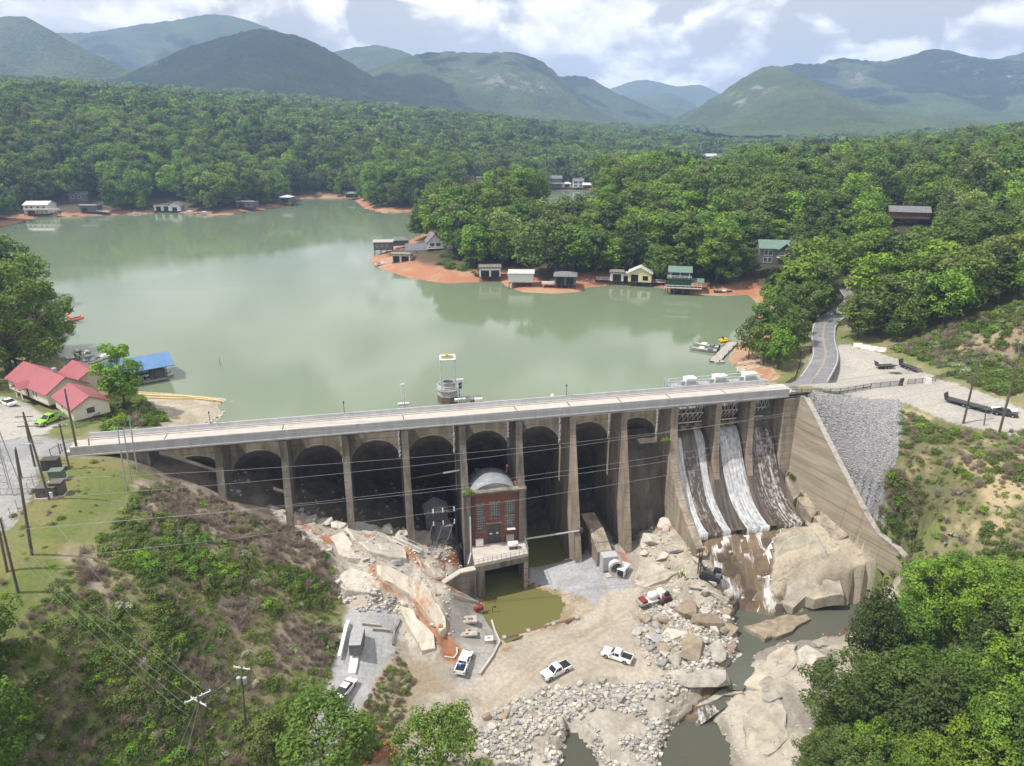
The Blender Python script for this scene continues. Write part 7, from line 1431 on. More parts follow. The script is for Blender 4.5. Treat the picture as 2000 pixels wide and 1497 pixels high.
H('boathouse', 'low brown boathouse on the sand of the far cove', 'boathouse', (688, 389), .8, 9, 7, 3.4, 'brown_wall', 'green_roof', 'hip', 1.4, -.2, 1.5, openings=((-3, 3, 0, 2.6),))
H('house', 'dark two-storey house in the trees above the open boathouse on the far bank', 'house', (160, 396), 6, 14, 9, 6.5, 'grey_wall', 'grey_roof', 'gable_x', 2.4, .1, 0, windows=((-5, -3, 3.6, 5.4), (0, 2, 3.6, 5.4)))
H('house', 'white house with a row of windows among the trees beyond the point', 'house', (926, 362), 6, 18, 9, 6, 'white_wall', 'grey_roof', 'gable_x', 2.2, .05, 0, windows=((-7, -5, .8, 2.4), (-3, -1, .8, 2.4), (1, 3, .8, 2.4), (5, 7, .8, 2.4), (-7, -5, 3.8, 5.2), (-3, -1, 3.8, 5.2), (1, 3, 3.8, 5.2), (5, 7, 3.8, 5.2)))
H('house', 'tall dark lake house with a dormer in the far cove', 'house', (1083, 367), 1.5, 14, 9, 9.5, 'grey_wall', 'grey_roof', 'gable_x', 2.5, .05, 0, windows=((-5, -3, 6, 8), (0, 2, 6, 8), (4, 6, 6, 8), (-5, -2, 1.5, 4), (1, 5, 1.5, 4)), deck=(-8, 8, -8, -4.6, 4.6))
H('boathouse', 'small pale boathouse right of the tall dark lake house', 'boathouse', (1107, 369), .5, 8, 7, 3.2, 'white_wall', 'pale_roof', 'hip', 1.6, 0, 2, openings=((-2.6, 2.6, 0, 2.6),))
H('house', 'white terraced house above the beach of the far cove', 'house', (1129, 366), 2.2, 11, 8, 6.5, 'white_wall', 'grey_roof', 'gable_x', 2, -.05, 0, windows=((-4, -1, 4, 5.8), (1, 4, 4, 5.8), (-4, -1, .8, 2.6), (1, 4, .8, 2.6)))
H('boathouse', 'blue-grey boathouse at the right end of the far cove', 'boathouse', (1147, 371), .5, 9, 7, 3, 'grey_wall', 'blue_paint' if 0 else 'pale_roof', 'gable_x', 1.8, -.1, 2, openings=((-3, 3, 0, 2.4),))
for i, (x, w, lb) in enumerate(((1371, 15, 'grey house at the left of the distant lake row'), (1387, 20, 'wide white house in the middle of the distant lake row'), (1409, 15, 'pale gabled house at the right of the distant lake row'))):
    H('house', lb, 'house', (x, 316), .8, w, 10, 8, 'white_wall' if i else 'grey_wall', 'pale_roof' if i == 1 else 'grey_roof', 'gable_x', 4, .1 * i, 1.5, openings=((-w * .3, w * .1, 0, 3.2),), windows=((-w * .35, -w * .1, 4.5, 6.8), (w * .1, w * .35, 4.5, 6.8)))
H('house', 'pale house alone high on the far forested ridge', 'house', None, 108, 30, 14, 9, 'white_wall', 'brown_wall', 'gable_x', 4, 0, 0, windows=((-10, -6, 3, 6), (4, 8, 3, 6)), at=(G(784, 231, 62)[0] * 0 + (784 - 1000) / F * 2010, 1990, 0))
# ---- red-roofed house by the car park
def red_house(label, a, b_, depth, Hh, rh, wins, door=None, cat='house', doorm='wood_dark'):
    """front wall runs from ground point a to ground point b (photo positions); gable roof with its ridge parallel to the front"""
    A_, B_ = Vector(gtp(*a)), Vector(gtp(*b_)); A_.z = B_.z = 5.2; w = (B_ - A_).length; rz = math.atan2(B_.y - A_.y, B_.x - A_.x); mid = (A_ + B_) / 2 + Vector((-math.sin(rz), math.cos(rz), 0)) * depth / 2
    return house('house', label, cat, None, 5.1, w, depth, Hh, 'cream_wall', 'red_roof', 'gable_x', rh, rz, 0, openings=(door,) if door else (), windows=wins, at=(mid.x, mid.y, 0)), w
o, w = red_house('cream house with a long red metal roof beside the car park', (22, 770), (98, 801), 8.5, 2.7, 2.6, ((-5.6, -4.4, .9, 2.1), (-3.6, -2.4, .9, 2.1), (2.4, 3.4, .9, 2.1), (3.8, 4.8, .9, 2.1)), (-.6, .5, 0, 2.1))
MB().box((2.2, 1.2, 5.3), (1.1, .8, .9)).build('chimney', M['galv'], o); gable(MB(), 3.2, 2.4, 2.6, 1.0, .3, 'y', cx=-.3, cy_=-5.0).build('porch_roof', M['red_roof'], o); [MB().bb((x - .1, -6.0, 0), (x + .1, -5.8, 2.6)).build('porch_post', M['white_paint'], o) for x in (-1.6, 1.0)]
for y in (-1.2,): MB().bb((w / 2 - .02, y - .55, .9), (w / 2 + .05, y + .55, 2.3)).build('side_window', M['glass_dark'], o)
o, w = red_house('small cream house with a red gable roof below the long red-roofed one', (112, 803), (146, 824), 7.0, 2.6, 1.9, ((-1.6, -.5, .9, 2.0),))
MB().bb((w / 2 - .02, -.9, .9), (w / 2 + .05, .6, 2.1)).build('side_window', M['glass_dark'], o)
o, w = red_house('middle red-roofed cream wing between the long house and the small one', (128, 776), (158, 792), 6.5, 3.2, 2.0, ())
# ---- blue-roofed boathouse and docks at the left
def pt(x, y, z=0.0): return Vector(G(x, y, z))
o = thing('boathouse', 'open boathouse with a bright blue metal roof standing in the lake', 'boathouse', G(262, 742, 0), .62)
b = MB(); gable(b, 18, 11.5, 3.9, 2.0, .3, 'x'); b.build('roof', M['blue_roof'], o)
for x in np.linspace(-7.3, 7.3, 6):
    for y in (-4.6, 4.6): MB().bb((x - .1, y - .1, -3), (x + .1, y + .1, 3.5)).build('post', M['wood_dark'], o)
MB().bb((-7.5, -5.2, .2), (7.5, -4.0, .5)).build('deck', M['wood_pale'], o); MB().bb((-7.5, 3.9, .2), (7.5, 5.0, .5)).build('deck', M['wood_pale'], o); MB().bb((3.5, -3.8, .3), (7.2, -1.2, 2.8)).build('store_room', M['grey_wall'], o)
def boat(label, p, rz, L=6.5, w=2.3, hull='white_paint', top=None, cover=None, motor=True, name='motor_boat', cat='boat', group=None):
    o = thing(name, label, cat, p, rz, group); V = []; Fc = []; st = [(-.5, .9, .0), (-.2, 1.0, 0), (.15, .92, .03), (.38, .55, .12), (.5, .06, .26)]
    for x, k, up in st:
        for y, z in ((-k * w / 2, .62 + up), (-k * w * .42, .02), (0, -.22 + up * .6), (k * w * .42, .02), (k * w / 2, .62 + up)): V.append((x * L, y, z))
    n = 5
    for i in range(len(st) - 1):
        for q in range(n - 1): Fc.append((i * n + q, i * n + q + 1, (i + 1) * n + q + 1, (i + 1) * n + q))
    Fc.append((0, 1, 2, 3, 4)); MB().add(V, Fc).build('hull', M[hull], o)
    V2 = [(x * L * .97, s * k * w * .44, .5 + up) for x, k, up in st for s in (-1, 1)]; F2 = [(2 * i, 2 * i + 1, 2 * i + 3, 2 * i + 2) for i in range(len(st) - 1)]; MB().add(V2, F2).build('deck', M['wood_pale' if not cover else cover], o)
    MB().box((.05 * L, 0, .85), (.22 * L, w * .5, .5), taper=.8).build('console', M['white_paint'], o); MB().box((-.25 * L, 0, .75), (.16 * L, w * .7, .4)).build('seat', M['grey_roof'], o)
    if motor: MB().box((-.53 * L, 0, .65), (.4, .4, .9)).build('outboard_motor', M['black'], o)
    if top: MB().box((-.02 * L, 0, 2.1), (.36 * L, w * .85, .12)).build('canopy', M[top], o); b = MB(); [b.tube([(x * L, y * w, .6), (x * L, y * w, 2.1)], .04, 4) for x in (-.18, .14) for y in (-.38, .38)]; b.build('canopy_frame', M['galv'], o)
    return o
boat('white motor boat with a white canopy moored at the blue-roofed boathouse', G(312, 737, .05), .75, 7, 2.4, top='white_paint')
boat('white motor boat with its bow ashore behind the dark docks', G(152, 690, .1), 2.3, 6, 2.2, cover='boom_yellow'); boat('second pale boat with a tan cover beside the one with its bow ashore', G(172, 692, .1), 2.2, 6, 2.2, cover='cream_wall')
boat('white pontoon boat in the left berth beside the dark dock', G(178, 708, .1), .9, 6.4, 2.5, cover='grey_roof', top='grey_roof'); boat('white pontoon boat in the right berth near the slender tree', G(202, 700, .1), .9, 6.4, 2.5, cover='white_wall'); boat('small grey boat under the edge of the blue roof', G(205, 736, .1), .6, 5, 2, cover='wood_dark')
boat('white boat beached on the far bank near the pair of white boathouses', G(372, 418, .2), .1, 9, 3, top='white_paint'); boat('blue and white boat on the far clay bank', G(262, 417, .4), .2, 9, 3, cover='blue_paint'); boat('pale boat hull lifted on stands at the far bank', G(398, 416, 1.2), 0, 13, 3); boat('blue and white boat on the ramp beside the white houses of the point', G(828, 513, 1.6), .3, 7, 2.5, cover='blue_paint')
boat('small boat pulled up on the clay below the flat-roofed boathouse', G(746, 517, .7), .4, 6, 2, cover='wood_pale', motor=False); boat('dark boat lying on the rocks right of the green boathouse', G(1413, 572, .5), .1, 7, 2.2, hull='dark_steel', cover='dark_steel')
def dock(label, a, b_, w, z=.45, mt='wood_pale', name='dock'):
    A_, B_ = pt(*a, z), pt(*b_, z); d = B_ - A_; o = thing(name, label, 'dock', A_, math.atan2(d.y, d.x)); Ln = d.length; n = int(Ln / .6)
    pm = MB().bb((-.27, -w / 2, -.1), (.27, w / 2, .0)).mesh('plank', M[mt])
    for i in range(n): link('plank', pm, o, (i * .6 + .3, 0, random.uniform(-.01, .02)))
    for s in (-1, 1): MB().bb((0, s * w * .45 - .1, -.35), (Ln, s * w * .45 + .1, -.11)).build('beam', M['wood_dark'], o)
    for x in np.linspace(.4, Ln - .4, max(2, int(Ln / 4))):
        for s in (-1, 1): MB().tube([(x, s * w / 2, -3), (x, s * w / 2, .5)], .12, 6).build('pile', M['wood_dark'], o)
    return o
dock('long grey plank dock on the right shore near the yellow paddle boat', (1395, 706), (1432, 668), 2.7); dock('dark plank dock beside the berthed boats at the left', (142, 700), (158, 742), 3.4, .5, 'wood_dark'); dock('short pale dock leading to the blue-roofed boathouse', (206, 752), (228, 738), 1.6, .4)
MB().bb((-1.4, -.8, -.1), (1.4, .8, .3)).build('dock_float', M['wood_pale'], None, G(1405, 708, .1), .2); tag(bpy.data.objects['dock_float'], 'small square float beside the long grey plank dock', 'float')
boat('grey aluminium boat moored left of the long plank dock, farther of two', G(1378, 677, .1), 2.55, 8, 2.1, hull='galv', cover='wood_pale'); boat('grey aluminium boat moored left of the long plank dock, nearer of two', G(1373, 685, .1), 2.75, 8, 2.1, hull='galv', cover='wood_pale')
o = thing('paddle_boat', 'yellow paddle boat floating beyond the long grey dock', 'boat', G(1415, 667, .1), .2); b = MB(); [b.tube([(-1.9, y, .15), (-1.2, y, .3), (1.2, y, .3), (1.9, y, .2)], [.12, .4, .4, .1], 8) for y in (-.6, .6)]; b.build('float', M['yellow'], o, smooth=True); MB().box((-.2, 0, .7), (1.6, 1.3, .5)).build('seat', M['yellow'], o); MB().box((-.7, 0, 1.15), (.2, 1.2, .7), ry=-.2).build('backrest', M['black'], o)
# floating booms
def boom(label, px, r, mt, dz=.12, z=None):
    P = [pt(x, y, 0) if z is None else pt(x, y, z) for x, y in px]; P = [Vector((p.x, p.y, max(0, float(land_z(p.x, p.y))) + dz)) for p in P]; c = P[0].copy(); Q = []
    for p_, q_ in zip(P[:-1], P[1:]): Q += [p_.lerp(q_, f) - c for f in (0, .25, .5, .75)]
    Q.append(P[-1] - c); Q = [Vector((q.x, q.y, max(0, float(land_z(q.x + c.x, q.y + c.y))) + dz - c.z)) for q in Q]
    o = MB().tube(Q, r, 6).build('floating_boom', M[mt], None, c, smooth=True); tag(o, label, 'boom')
boom('red floating boom looped at the shore below the huge spreading tree', [(121, 640), (136, 628), (150, 626), (162, 622), (160, 619), (140, 623), (130, 618), (137, 607), (131, 600)], .38, 'boom_red')
boom('yellow boom lying along the lake edge of the stony spit', [(252, 768), (300, 772), (360, 772), (400, 775), (432, 780)], .2, 'boom_yellow', .2, .9); boom('second yellow boom crossing the stony spit', [(252, 774), (290, 779), (340, 780), (380, 777), (418, 780)], .18, 'boom_yellow', .2, .9)

# ================================================================ utility poles, wires, switchgear
def pole_h(base, top):
    x, y, z = GT(*base); r = ray(*top); t = math.hypot(x, y) / math.hypot(r[0], r[1]); return Vector((x, y, z)), HC + r[2] * t - z, Vector((r[0] * t, r[1] * t, HC + r[2] * t))
def pole(label, base, top, r=.17, arms=(), mt='wood_pole', group=None, ins=True, transformers=0, name='utility_pole'):
    p, h, tp = pole_h(base, top); o = thing(name, label, 'pole', p, 0, group); tl = Vector((tp.x - p.x, tp.y - p.y, h)) * 1.0; tl.x = max(-1.2, min(1.2, tl.x)); tl.y = max(-1.2, min(1.2, tl.y))
    MB().tube([(0, 0, -.8), tl * .5, tl], [r * 1.15, r, r * .75], 8).build('pole', M[mt], o)
    for (dz, ln, rz) in arms:
        c = tl * ((h - dz) / h); MB().box(tuple(c), (ln, .14, .14), rz=rz).build('crossarm', M['white_steel' if mt != 'wood_pole' or transformers or h > 11.5 else 'wood_pole'], o)
        for k in np.linspace(-.46, .46, 4): q = c + Vector((math.cos(rz) * ln * k, math.sin(rz) * ln * k, 0)); MB().tube([q, q + Vector((0, 0, .3))], [.09, .06], 6).build('insulator', M['white_paint'], o)
    for k in range(transformers):
        c = tl * ((h - 2.2) / h); q = c + Vector(((-1) ** k * .45, -.25, -.5)); MB().tube([q, q + Vector((0, 0, 1.0))], .3, 10).build('transformer', M['galv'], o)
    return o, p, tl
PT_ = {}
PT_['a'] = pole('wooden pole on the lawn at the left edge, leaning beside the gravel yard', (62, 1085), (30, 878), .2)
PT_['b'] = pole('wooden pole behind the two dark cabinets on the lawn', (97, 977), (45, 805), .17, ((1.6, 3.2, .2), (5.5, 3.0, .2)))
PT_['c'] = pole('tall black pole standing at the near end of the bridge', (152, 886), (126, 760), .2)
PT_['d'] = pole('wooden pole on the lawn left of the bridge end', (136, 918), (116, 828), .16, ((.5, 2.2, .4),)); PT_['e'] = pole('wooden pole with two cross arms at the roadside by the gravel yard', (68, 912), (45, 806), .17, ((.8, 3.0, .1), (2.6, 3.0, .1)))
PT_['f'] = pole('short wooden pole at the edge of the gravel yard', (42, 935), (30, 874), .16); PT_['g'] = pole('wooden pole low at the left edge, right of its twin', (36, 1160), (0, 1012), .17); PT_['h'] = pole('dark wooden pole low at the left edge, left of its twin', (14, 1118), (-12, 985), .17); pole('short dark post beside the left parapet of the bridge', (175, 884), (173, 857), .12); pole('short post on the road edge left of the bridge', (118, 888), (113, 866), .11)
for i, (bs, tp, lb) in enumerate((((247, 962), (229, 834), 'slim grey steel pole, left of three on the mound'), ((257, 945), (241, 837), 'slim grey steel pole, middle of three on the mound'), ((269, 927), (252, 812), 'slim grey steel pole, right of three on the mound'))): PT_['s%d' % i] = pole(lb, bs, tp, .12, (), 'galv', 'three steel poles on the mound')
PT_['k'] = pole('wooden pole with crossed white arms at the bottom edge', (410, 1530), (386, 1358), .17, ((.3, 3.4, .7), (1.1, 3.0, -.5)), transformers=0); PT_['l'] = pole('wooden pole with a white arm and two transformers on the mound', (480, 1432), (472, 1302), .15, ((.3, 2.6, -.2),), transformers=2)
PT_['r1'] = pole('tall wooden pole on the right slope beside the long flatbed trailer', (1881, 828), (1912, 700), .2); PT_['r2'] = pole('tall wooden pole at the right edge near the dark car', (1951, 848), (1992, 690), .21); pole('broken short post between the two tall poles on the right', (1922, 832), (1926, 800), .12); pole('thin pole of the far right guy wires', (2010, 640), (2018, 540), .16)
def wire(a, b_, sag, label, group, r=.035):
    a, b_ = Vector(a), Vector(b_); c = a.copy(); pts = [a.lerp(b_, f) - Vector((0, 0, sag * 4 * f * (1 - f))) - c for f in np.linspace(0, 1, 13)]; o = MB().tube(pts, r, 4, caps=False).build('power_line', M['wire'], None, c); o['my'] = projn(*(pts[6] + c))[1]; tag(o, label, 'wire', group); return o
ACR = []
# lines crossing in front of the dam, from the left poles to the right-hand pair
for i, (zl, yl, zr, k, tgt) in enumerate(((14, 0, 14.5, 's0', 'r1'), (15.5, 0, 17.2, 's1', 'r2'), (10.5, 0, 12.5, 's0', 'r1'), (12.5, 0, 14.0, 's1', 'r2'), (9.0, 0, 10.5, 'a', 'r1'), (12.0, 0, 8.8, 'a', 'r1'), (4.5, 0, 7.4, 'a', 'r2'), (6.6, 0, 6.0, 'h', 'r1'), (5.0, 0, 6.5, 'g', 'r2'))):
    o, p, tl = PT_[k]; h = min(zl, tl.z - .1); A_ = p + tl * (h / tl.z); o2, p2, tl2 = PT_[tgt]; h2 = min(zr, tl2.z - .1); B_ = p2 + tl2 * (h2 / tl2.z)
    ACR.append(wire(A_, B_, 3.5, 'thin pale power line strung across the front of the dam between the poles', 'power lines across the dam', .022))
for q, o in enumerate(sorted(ACR, key=lambda w: w['my'])): o['label'] = '%s thin power line crossing the front of the dam' % ('topmost', 'second from the top', 'third from the top', 'fourth from the top', 'middle', 'fourth from the bottom', 'third from the bottom', 'second from the bottom', 'lowest')[q] if q not in (1, 2, 3, 5, 6, 7) else 'thin power line crossing the dam front, %s of nine' % ('', 'second from the top', 'third from the top', 'fourth from the top', '', 'fourth from the bottom', 'third from the bottom', 'second from the bottom')[q]
o, p, tl = PT_['k']
for i, k in enumerate(('g', 'h', 'a', 'g', 'h')):
    o2, p2, tl2 = PT_[k]; A_ = p + tl * (1 - .02 - .05 * i) + Vector((math.cos(.7) * 1.4 * (-1) ** i, math.sin(.7) * 1.4 * (-1) ** i, 0)); B_ = p2 + tl2 * (.96 - .1 * i); wire(A_, B_, 2.0, 'thin power line running up the mound to the pole with crossed white arms', 'power lines over the mound', .018)
o2, p2, tl2 = PT_['l']
for i, (x_, y_, z_) in enumerate(((300, 1560, -14), (330, 1580, -15))): wire(p + tl * (.95 - .04 * i), G(x_, y_, z_), .6, 'thin power line dropping from the crossed white arms to the bottom edge', 'power lines at the bottom edge', .02)
wire(p2 + tl2 * .97, p + tl * .95, .5, 'thin power line linking the transformer pole to the pole with crossed arms', None, .028)
for i, (k, q) in enumerate((('c', 'd'), ('e', 'b'), ('b', 'd'))):
    wire(PT_[k][1] + PT_[k][2] * .96, PT_[q][1] + PT_[q][2] * .96, .8, ('thin wire from the tall black pole to the lawn pole', 'thin wire between the two poles with cross arms', 'thin wire from the cabinet pole to the lawn pole')[i], None, .025)
for k, q in (('r1', (1800, 690)), ('r2', (1985, 560)), ('r1', (1985, 575)), ('r2', (2010, 570))): wire(PT_[k][1] + PT_[k][2] * .97, Vector(G(q[0], q[1], 20)) if q[0] > 1900 else Vector(gtp(*q, 1)), .8, 'thin wire slanting up from the tall poles at the right edge', 'wires at the right edge', .02)
# switchgear on the lawn
def cabinet(label, px, d, rz, mt, group=None):
    o = thing('switchgear_cabinet', label, 'cabinet', gtp(*px), rz, group); MB().box((0, 0, d[2] / 2 + .1), d).build('housing', M[mt], o); MB().box((0, 0, d[2] + .15), (d[0] + .15, d[1] + .15, .1)).build('lid', M[mt], o); MB().box((0, 0, .02), (d[0] + .5, d[1] + .5, .16)).build('plinth', M['deck_concrete'], o)
    for x in (-.25, .25): MB().box((x * d[0], -d[1] / 2 - .02, d[2] / 2 + .1), (d[0] * .44, .04, d[2] * .85)).build('door', M[mt], o)
cabinet('dark brown switchgear cabinet nearest the road on the lawn', (103, 918), (2.6, 1.7, 2.0), .15, 'dark_steel'); cabinet('green transformer cabinet in the middle of the lawn group', (114, 938), (2.1, 1.6, 1.7), .15, 'cabinet_green'); cabinet('tall brown switchgear cabinet at the right of the lawn group', (116, 966), (1.9, 1.7, 2.2), .15, 'cabinet_brown'); cabinet('low brown switchgear cabinet at the left of the lawn group', (95, 970), (3.0, 1.6, 1.7), .15, 'cabinet_brown')
o = MB().box((0, 0, .6), (.7, .5, 1.1)).build('meter_box', M['white_paint'], None, gtp(100, 975)); tag(o, 'small white meter box at the foot of the cabinet pole', 'box')
# lattice tower of the substation at the left edge
o = thing('lattice_tower', 'grey lattice steel tower at the left edge by the gravel yard', 'tower', gtp(22, 962)); b = MB(); h = 12.5
for sx_ in (-1, 1):
    for sy_ in (-1, 1): b.tube([(sx_ * 1.1, sy_ * 1.1, -.3), (sx_ * .35, sy_ * .35, h)], .07, 4)
b.build('legs', M['galv'], o); b = MB()
for q in range(10):
    z0, z1 = h * q / 10, h * (q + 1) / 10; k0, k1 = 1.1 - .75 * q / 10, 1.1 - .75 * (q + 1) / 10
    for a_, c_ in (((-1, -1), (1, -1)), ((1, -1), (1, 1)), ((1, 1), (-1, 1)), ((-1, 1), (-1, -1))): b.tube([(a_[0] * k0, a_[1] * k0, z0), (c_[0] * k1, c_[1] * k1, z1)], .045, 4)
b.build('bracing', M['galv'], o); o = fence([gtp(-40, 1030), gtp(10, 1035), gtp(48, 985), gtp(75, 935)], 2.2, 'wire_fence', 'grey chain fence round the gravel yard at the left edge', (.5, .98), .08, 2.6, 'galv', False)
# transformer structure in the bay left of the powerhouse
o = thing('transformer_rack', 'steel transformer rack with white insulators in the dark bay beside the powerhouse', 'transformer', W(67.2, -2.2, -19.5), DANG); b = MB()
for x in (-2.6, 2.6):
    for y in (-1, 1): b.tube([(x, y, -3), (x, y, 6.5)], .1, 4)
for z in (3.5, 6.4):
    for y in (-1, 1): b.tube([(-2.8, y, z), (2.8, y, z)], .1, 4)
b.tube([(-2.6, -1, 0), (2.6, -1, 3.5)], .06, 4); b.tube([(2.6, -1, 0), (-2.6, -1, 3.5)], .06, 4); b.build('frame', M['dark_steel'], o)
for x in (-2.2, -.2, 2.2):
    for z in (6.6, 3.6): MB().tube([(x, -1.2, z), (x, -1.2, z + .9)], [.16, .12], 7).build('insulator', M['white_paint'], o)
MB().bb((-1.8, .2, -1), (1.8, 2.4, 2.2)).build('transformer', M['grey_roof'], o)
for x in (-2.2, 0, 2.2): MB().tube([(x, -1.2, 4.4), (x - 1.8, -3.2, 1.2), (x - 4.5, -4.5, -1.2)], .045, 4).build('cable', M['wire'], o)
sh_ = thing('shed', 'pale gabled shed standing in the shade of the bay left of the powerhouse', 'shed', W(66.2, 4.2, -19.8), DANG); MB().bb((-2.4, -2, -1), (2.4, 2, 3.6)).build('wall', M['grey_roof'], sh_); b = MB(); gable(b, 4.8, 4.0, 3.6, 1.5, .3, 'y'); b.add([(-2.4, -2, 3.6), (2.4, -2, 3.6), (0, -2, 5.0)], [(0, 1, 2)]); b.build('roof', M['roof_membrane'], sh_)
st = thing('stairway', 'grey metal stair rising beside the pier left of the powerhouse', 'stairs', gtp(771, 1060)); A_, B_ = Vector((0, 0, .8)), Vector(gtp(822, 1083)) - Vector(st.location) + Vector((0, 0, .6))
d = B_ - A_
for s in (-1, 1): n_ = Vector((-d.y, d.x, 0)).normalized() * .55 * s; MB().tube([A_ + n_, B_ + n_], .14, 4).build('stringer', M['galv'], st); MB().tube([A_ + n_ + Vector((0, 0, 1)), B_ + n_ + Vector((0, 0, 1))], .04, 4).build('handrail', M['galv'], st)
for q in range(16): MB().box(tuple(A_.lerp(B_, q / 15)), (.32, 1.1, .06), rz=math.atan2(d.y, d.x)).build('tread', M['wood_pale'], st)

for o in bpy.data.objects:
    if 'my' in o: del o['my']
# ================================================================ rocks
from mathutils import noise as mnoise
def rock_mesh(seed, mt, n=16, flat=.75, jag=.0):
    r = np.random.default_rng(seed); P = r.normal(size=(n, 3)); P /= np.linalg.norm(P, axis=1)[:, None]; P = np.sign(P) * np.abs(P) ** .62; P /= np.abs(P).max(1)[:, None] ** .55; P *= (.82 + .3 * r.random((n, 1))); P[:, 2] *= flat
    bm = bmesh.new(); [bm.verts.new(p * .5) for p in P]; res = bmesh.ops.convex_hull(bm, input=bm.verts)
    bmesh.ops.delete(bm, geom=[v for v in bm.verts if not v.link_faces], context='VERTS')
    bmesh.ops.dissolve_limit(bm, angle_limit=R(14), verts=bm.verts, edges=bm.edges)
    bmesh.ops.bevel(bm, geom=list(bm.edges), offset=.035, segments=1, affect='EDGES', clamp_overlap=True)
    me = bpy.data.meshes.new('boulder'); bm.to_mesh(me); bm.free(); me.materials.append(M[mt]); return me
RM = {k: [rock_mesh(300 + i * 11 + j, k, 14 + j % 4 * 3, (.62, .8, .7, .9)[j % 4]) for j in range(8)] for i, k in enumerate(('rock', 'rock_white', 'rock_brown', 'rock_grey'))}
def boulder(mt, x, y, size, label, group=None, sink=.18, sxyz=None, rz=None, z=None):
    o = bpy.data.objects.new('boulder', random.choice(RM[mt])); C.objects.link(o); s = sxyz or (size * random.uniform(.85, 1.25), size * random.uniform(.75, 1.1), size * random.uniform(.6, .95))
    o.scale = s; o.rotation_euler = (random.uniform(-.3, .3), random.uniform(-.3, .3), rz if rz is not None else random.random() * 6.28); o.location = (x, y, (float(gz(x, y)) if z is None else z) + s[2] * (.5 * .75 - sink)); return tag(o, label, 'boulder', group)
BIG = [((1340,1200),'rock_brown',(4.4,4.2,4.6),.3,'big rounded brown boulder, tallest in the heap beside the river'),((1380,1218),'rock_brown',(6.4,3.4,2.6),.1,'long flat brown boulder right of the tall rounded one'),((1424,1232),'rock_brown',(3.8,3.4,2.8),.7,'square tan boulder at the water edge right of the long brown one'),((1310,1243),'rock_white',(4.6,3.0,2.6),.2,'pale white boulder below the tall rounded brown one'),((1352,1272),'rock_brown',(4.2,6.4,3.6),-.4,'large brown slab-sided boulder in the middle of the heap'),((1400,1280),'rock',(3.6,4.2,3.6),.3,'tan blocky boulder right of the large brown slab-sided one'),((1318,1290),'rock',(3.6,3.2,2.6),.9,'rust-tinted boulder left of the large brown slab-sided one'),((1281,1250),'rock_grey',(2.4,2.2,2.0),.3,'grey boulder left of the pale white one'),((1297,1270),'rock_brown',(2.2,2.6,2.4),.1,'small brown boulder below the grey one'),((1244,1236),'rock',(2.4,1.8,1.6),.5,'tan boulder alone at the edge of the dirt road'),((1365,1327),'rock',(10.5,4.4,2.4),-.12,'long pale slab boulder along the lower edge of the heap'),
 ((1298,1028),'rock_white',(3.8,3.6,3.0),.4,'white upright boulder under the last pier'),((1268,1055),'rock_white',(4.4,6.6,2.6),.5,'large white slab boulder left of the rust streaks'),((1318,1075),'rock',(4.4,3.0,1.6),-.3,'flat tan slab in front of the flared spillway pier'),((1292,1092),'rock_white',(3.2,2.4,1.8),.8,'broken white boulder below the large white slab'),((1255,1010),'rock_white',(2.6,3.6,2.4),.1,'pale boulder in the mouth of the last arch bay'),((1368,1085),'rock_brown',(3.4,3.6,2.6),.2,'brown boulder behind the black drill rig mast'),((1420,1195),'rock_brown',(3.0,2.4,1.8),.9,'dark boulder at the edge of the stepped cascade'),((1428,1268),'rock_brown',(2.4,2.2,2.0),.5,'brown boulder touching the grey river below the cascade'),
 ((1440,1282),'rock_white',(2.6,2.0,1.4),.2,'pale flat boulder standing in the river bend'),((1459,1258),'rock_white',(1.3,1.2,.9),.2,'small square pale rock alone in the river'),((1583,1288),'rock_white',(4.2,4.6,3.2),.6,'pale block with a shaded side at the edge of the lower right trees'),((1600,1260),'rock',(3.0,2.4,1.6),.3,'tan boulder by the river under the overhanging tree'),((1605,1196),'rock_brown',(1.5,1.4,1.2),.3,'dark round rock ringed with foam in the river'),((1035,1362),'rock',(2.4,1.8,1.3),.4,'wedge-shaped tan boulder at the top of the rubble tip'),((988,1398),'rock_brown',(3.4,1.6,1.4),.7,'long brown boulder at the left edge of the rubble tip'),((950,1402),'rock_brown',(1.6,1.5,1.4),.2,'brown boulder at the corner of the rubble tip and dirt road'),((958,1420),'rock_white',(2.2,1.2,1.0),-.2,'pale flat boulder just below the tip corner'),((1010,1385),'rock',(2.0,1.3,1.2),.9,'tan boulder between the wedge boulder and the long brown one'),
 ((757,1037),'rock_white',(2.6,2.2,2.2),.2,'round pale boulder behind the metal stair'),((662,1030),'rock_white',(3.2,2.6,2.2),.3,'white boulder at the foot of the third pier'),((634,1024),'rock_white',(3.6,2.8,2.0),.6,'white boulder between the second and third piers'),((604,1020),'rock_white',(3.4,2.4,2.0),.1,'pale pointed boulder right of the second pier'),((775,1100),'rock_grey',(2.4,1.8,1.8),.4,'dark cracked block on the white ledge above the rust channel'),((1000,1148),'rock_white',(1.5,1.1,.7),.3,'small pale rock pile breaking the green pond surface'),((1508,1365),'rock',(3.4,2.0,1.2),.4,'grey boulder lying on the lower river slab')]
for px_, mt, s, rz, lb in BIG:
    x, y, z = GT(*px_); boulder(mt, x, y, 1, lb, None, .28, s, rz, z if z > -31.2 else -31.2)
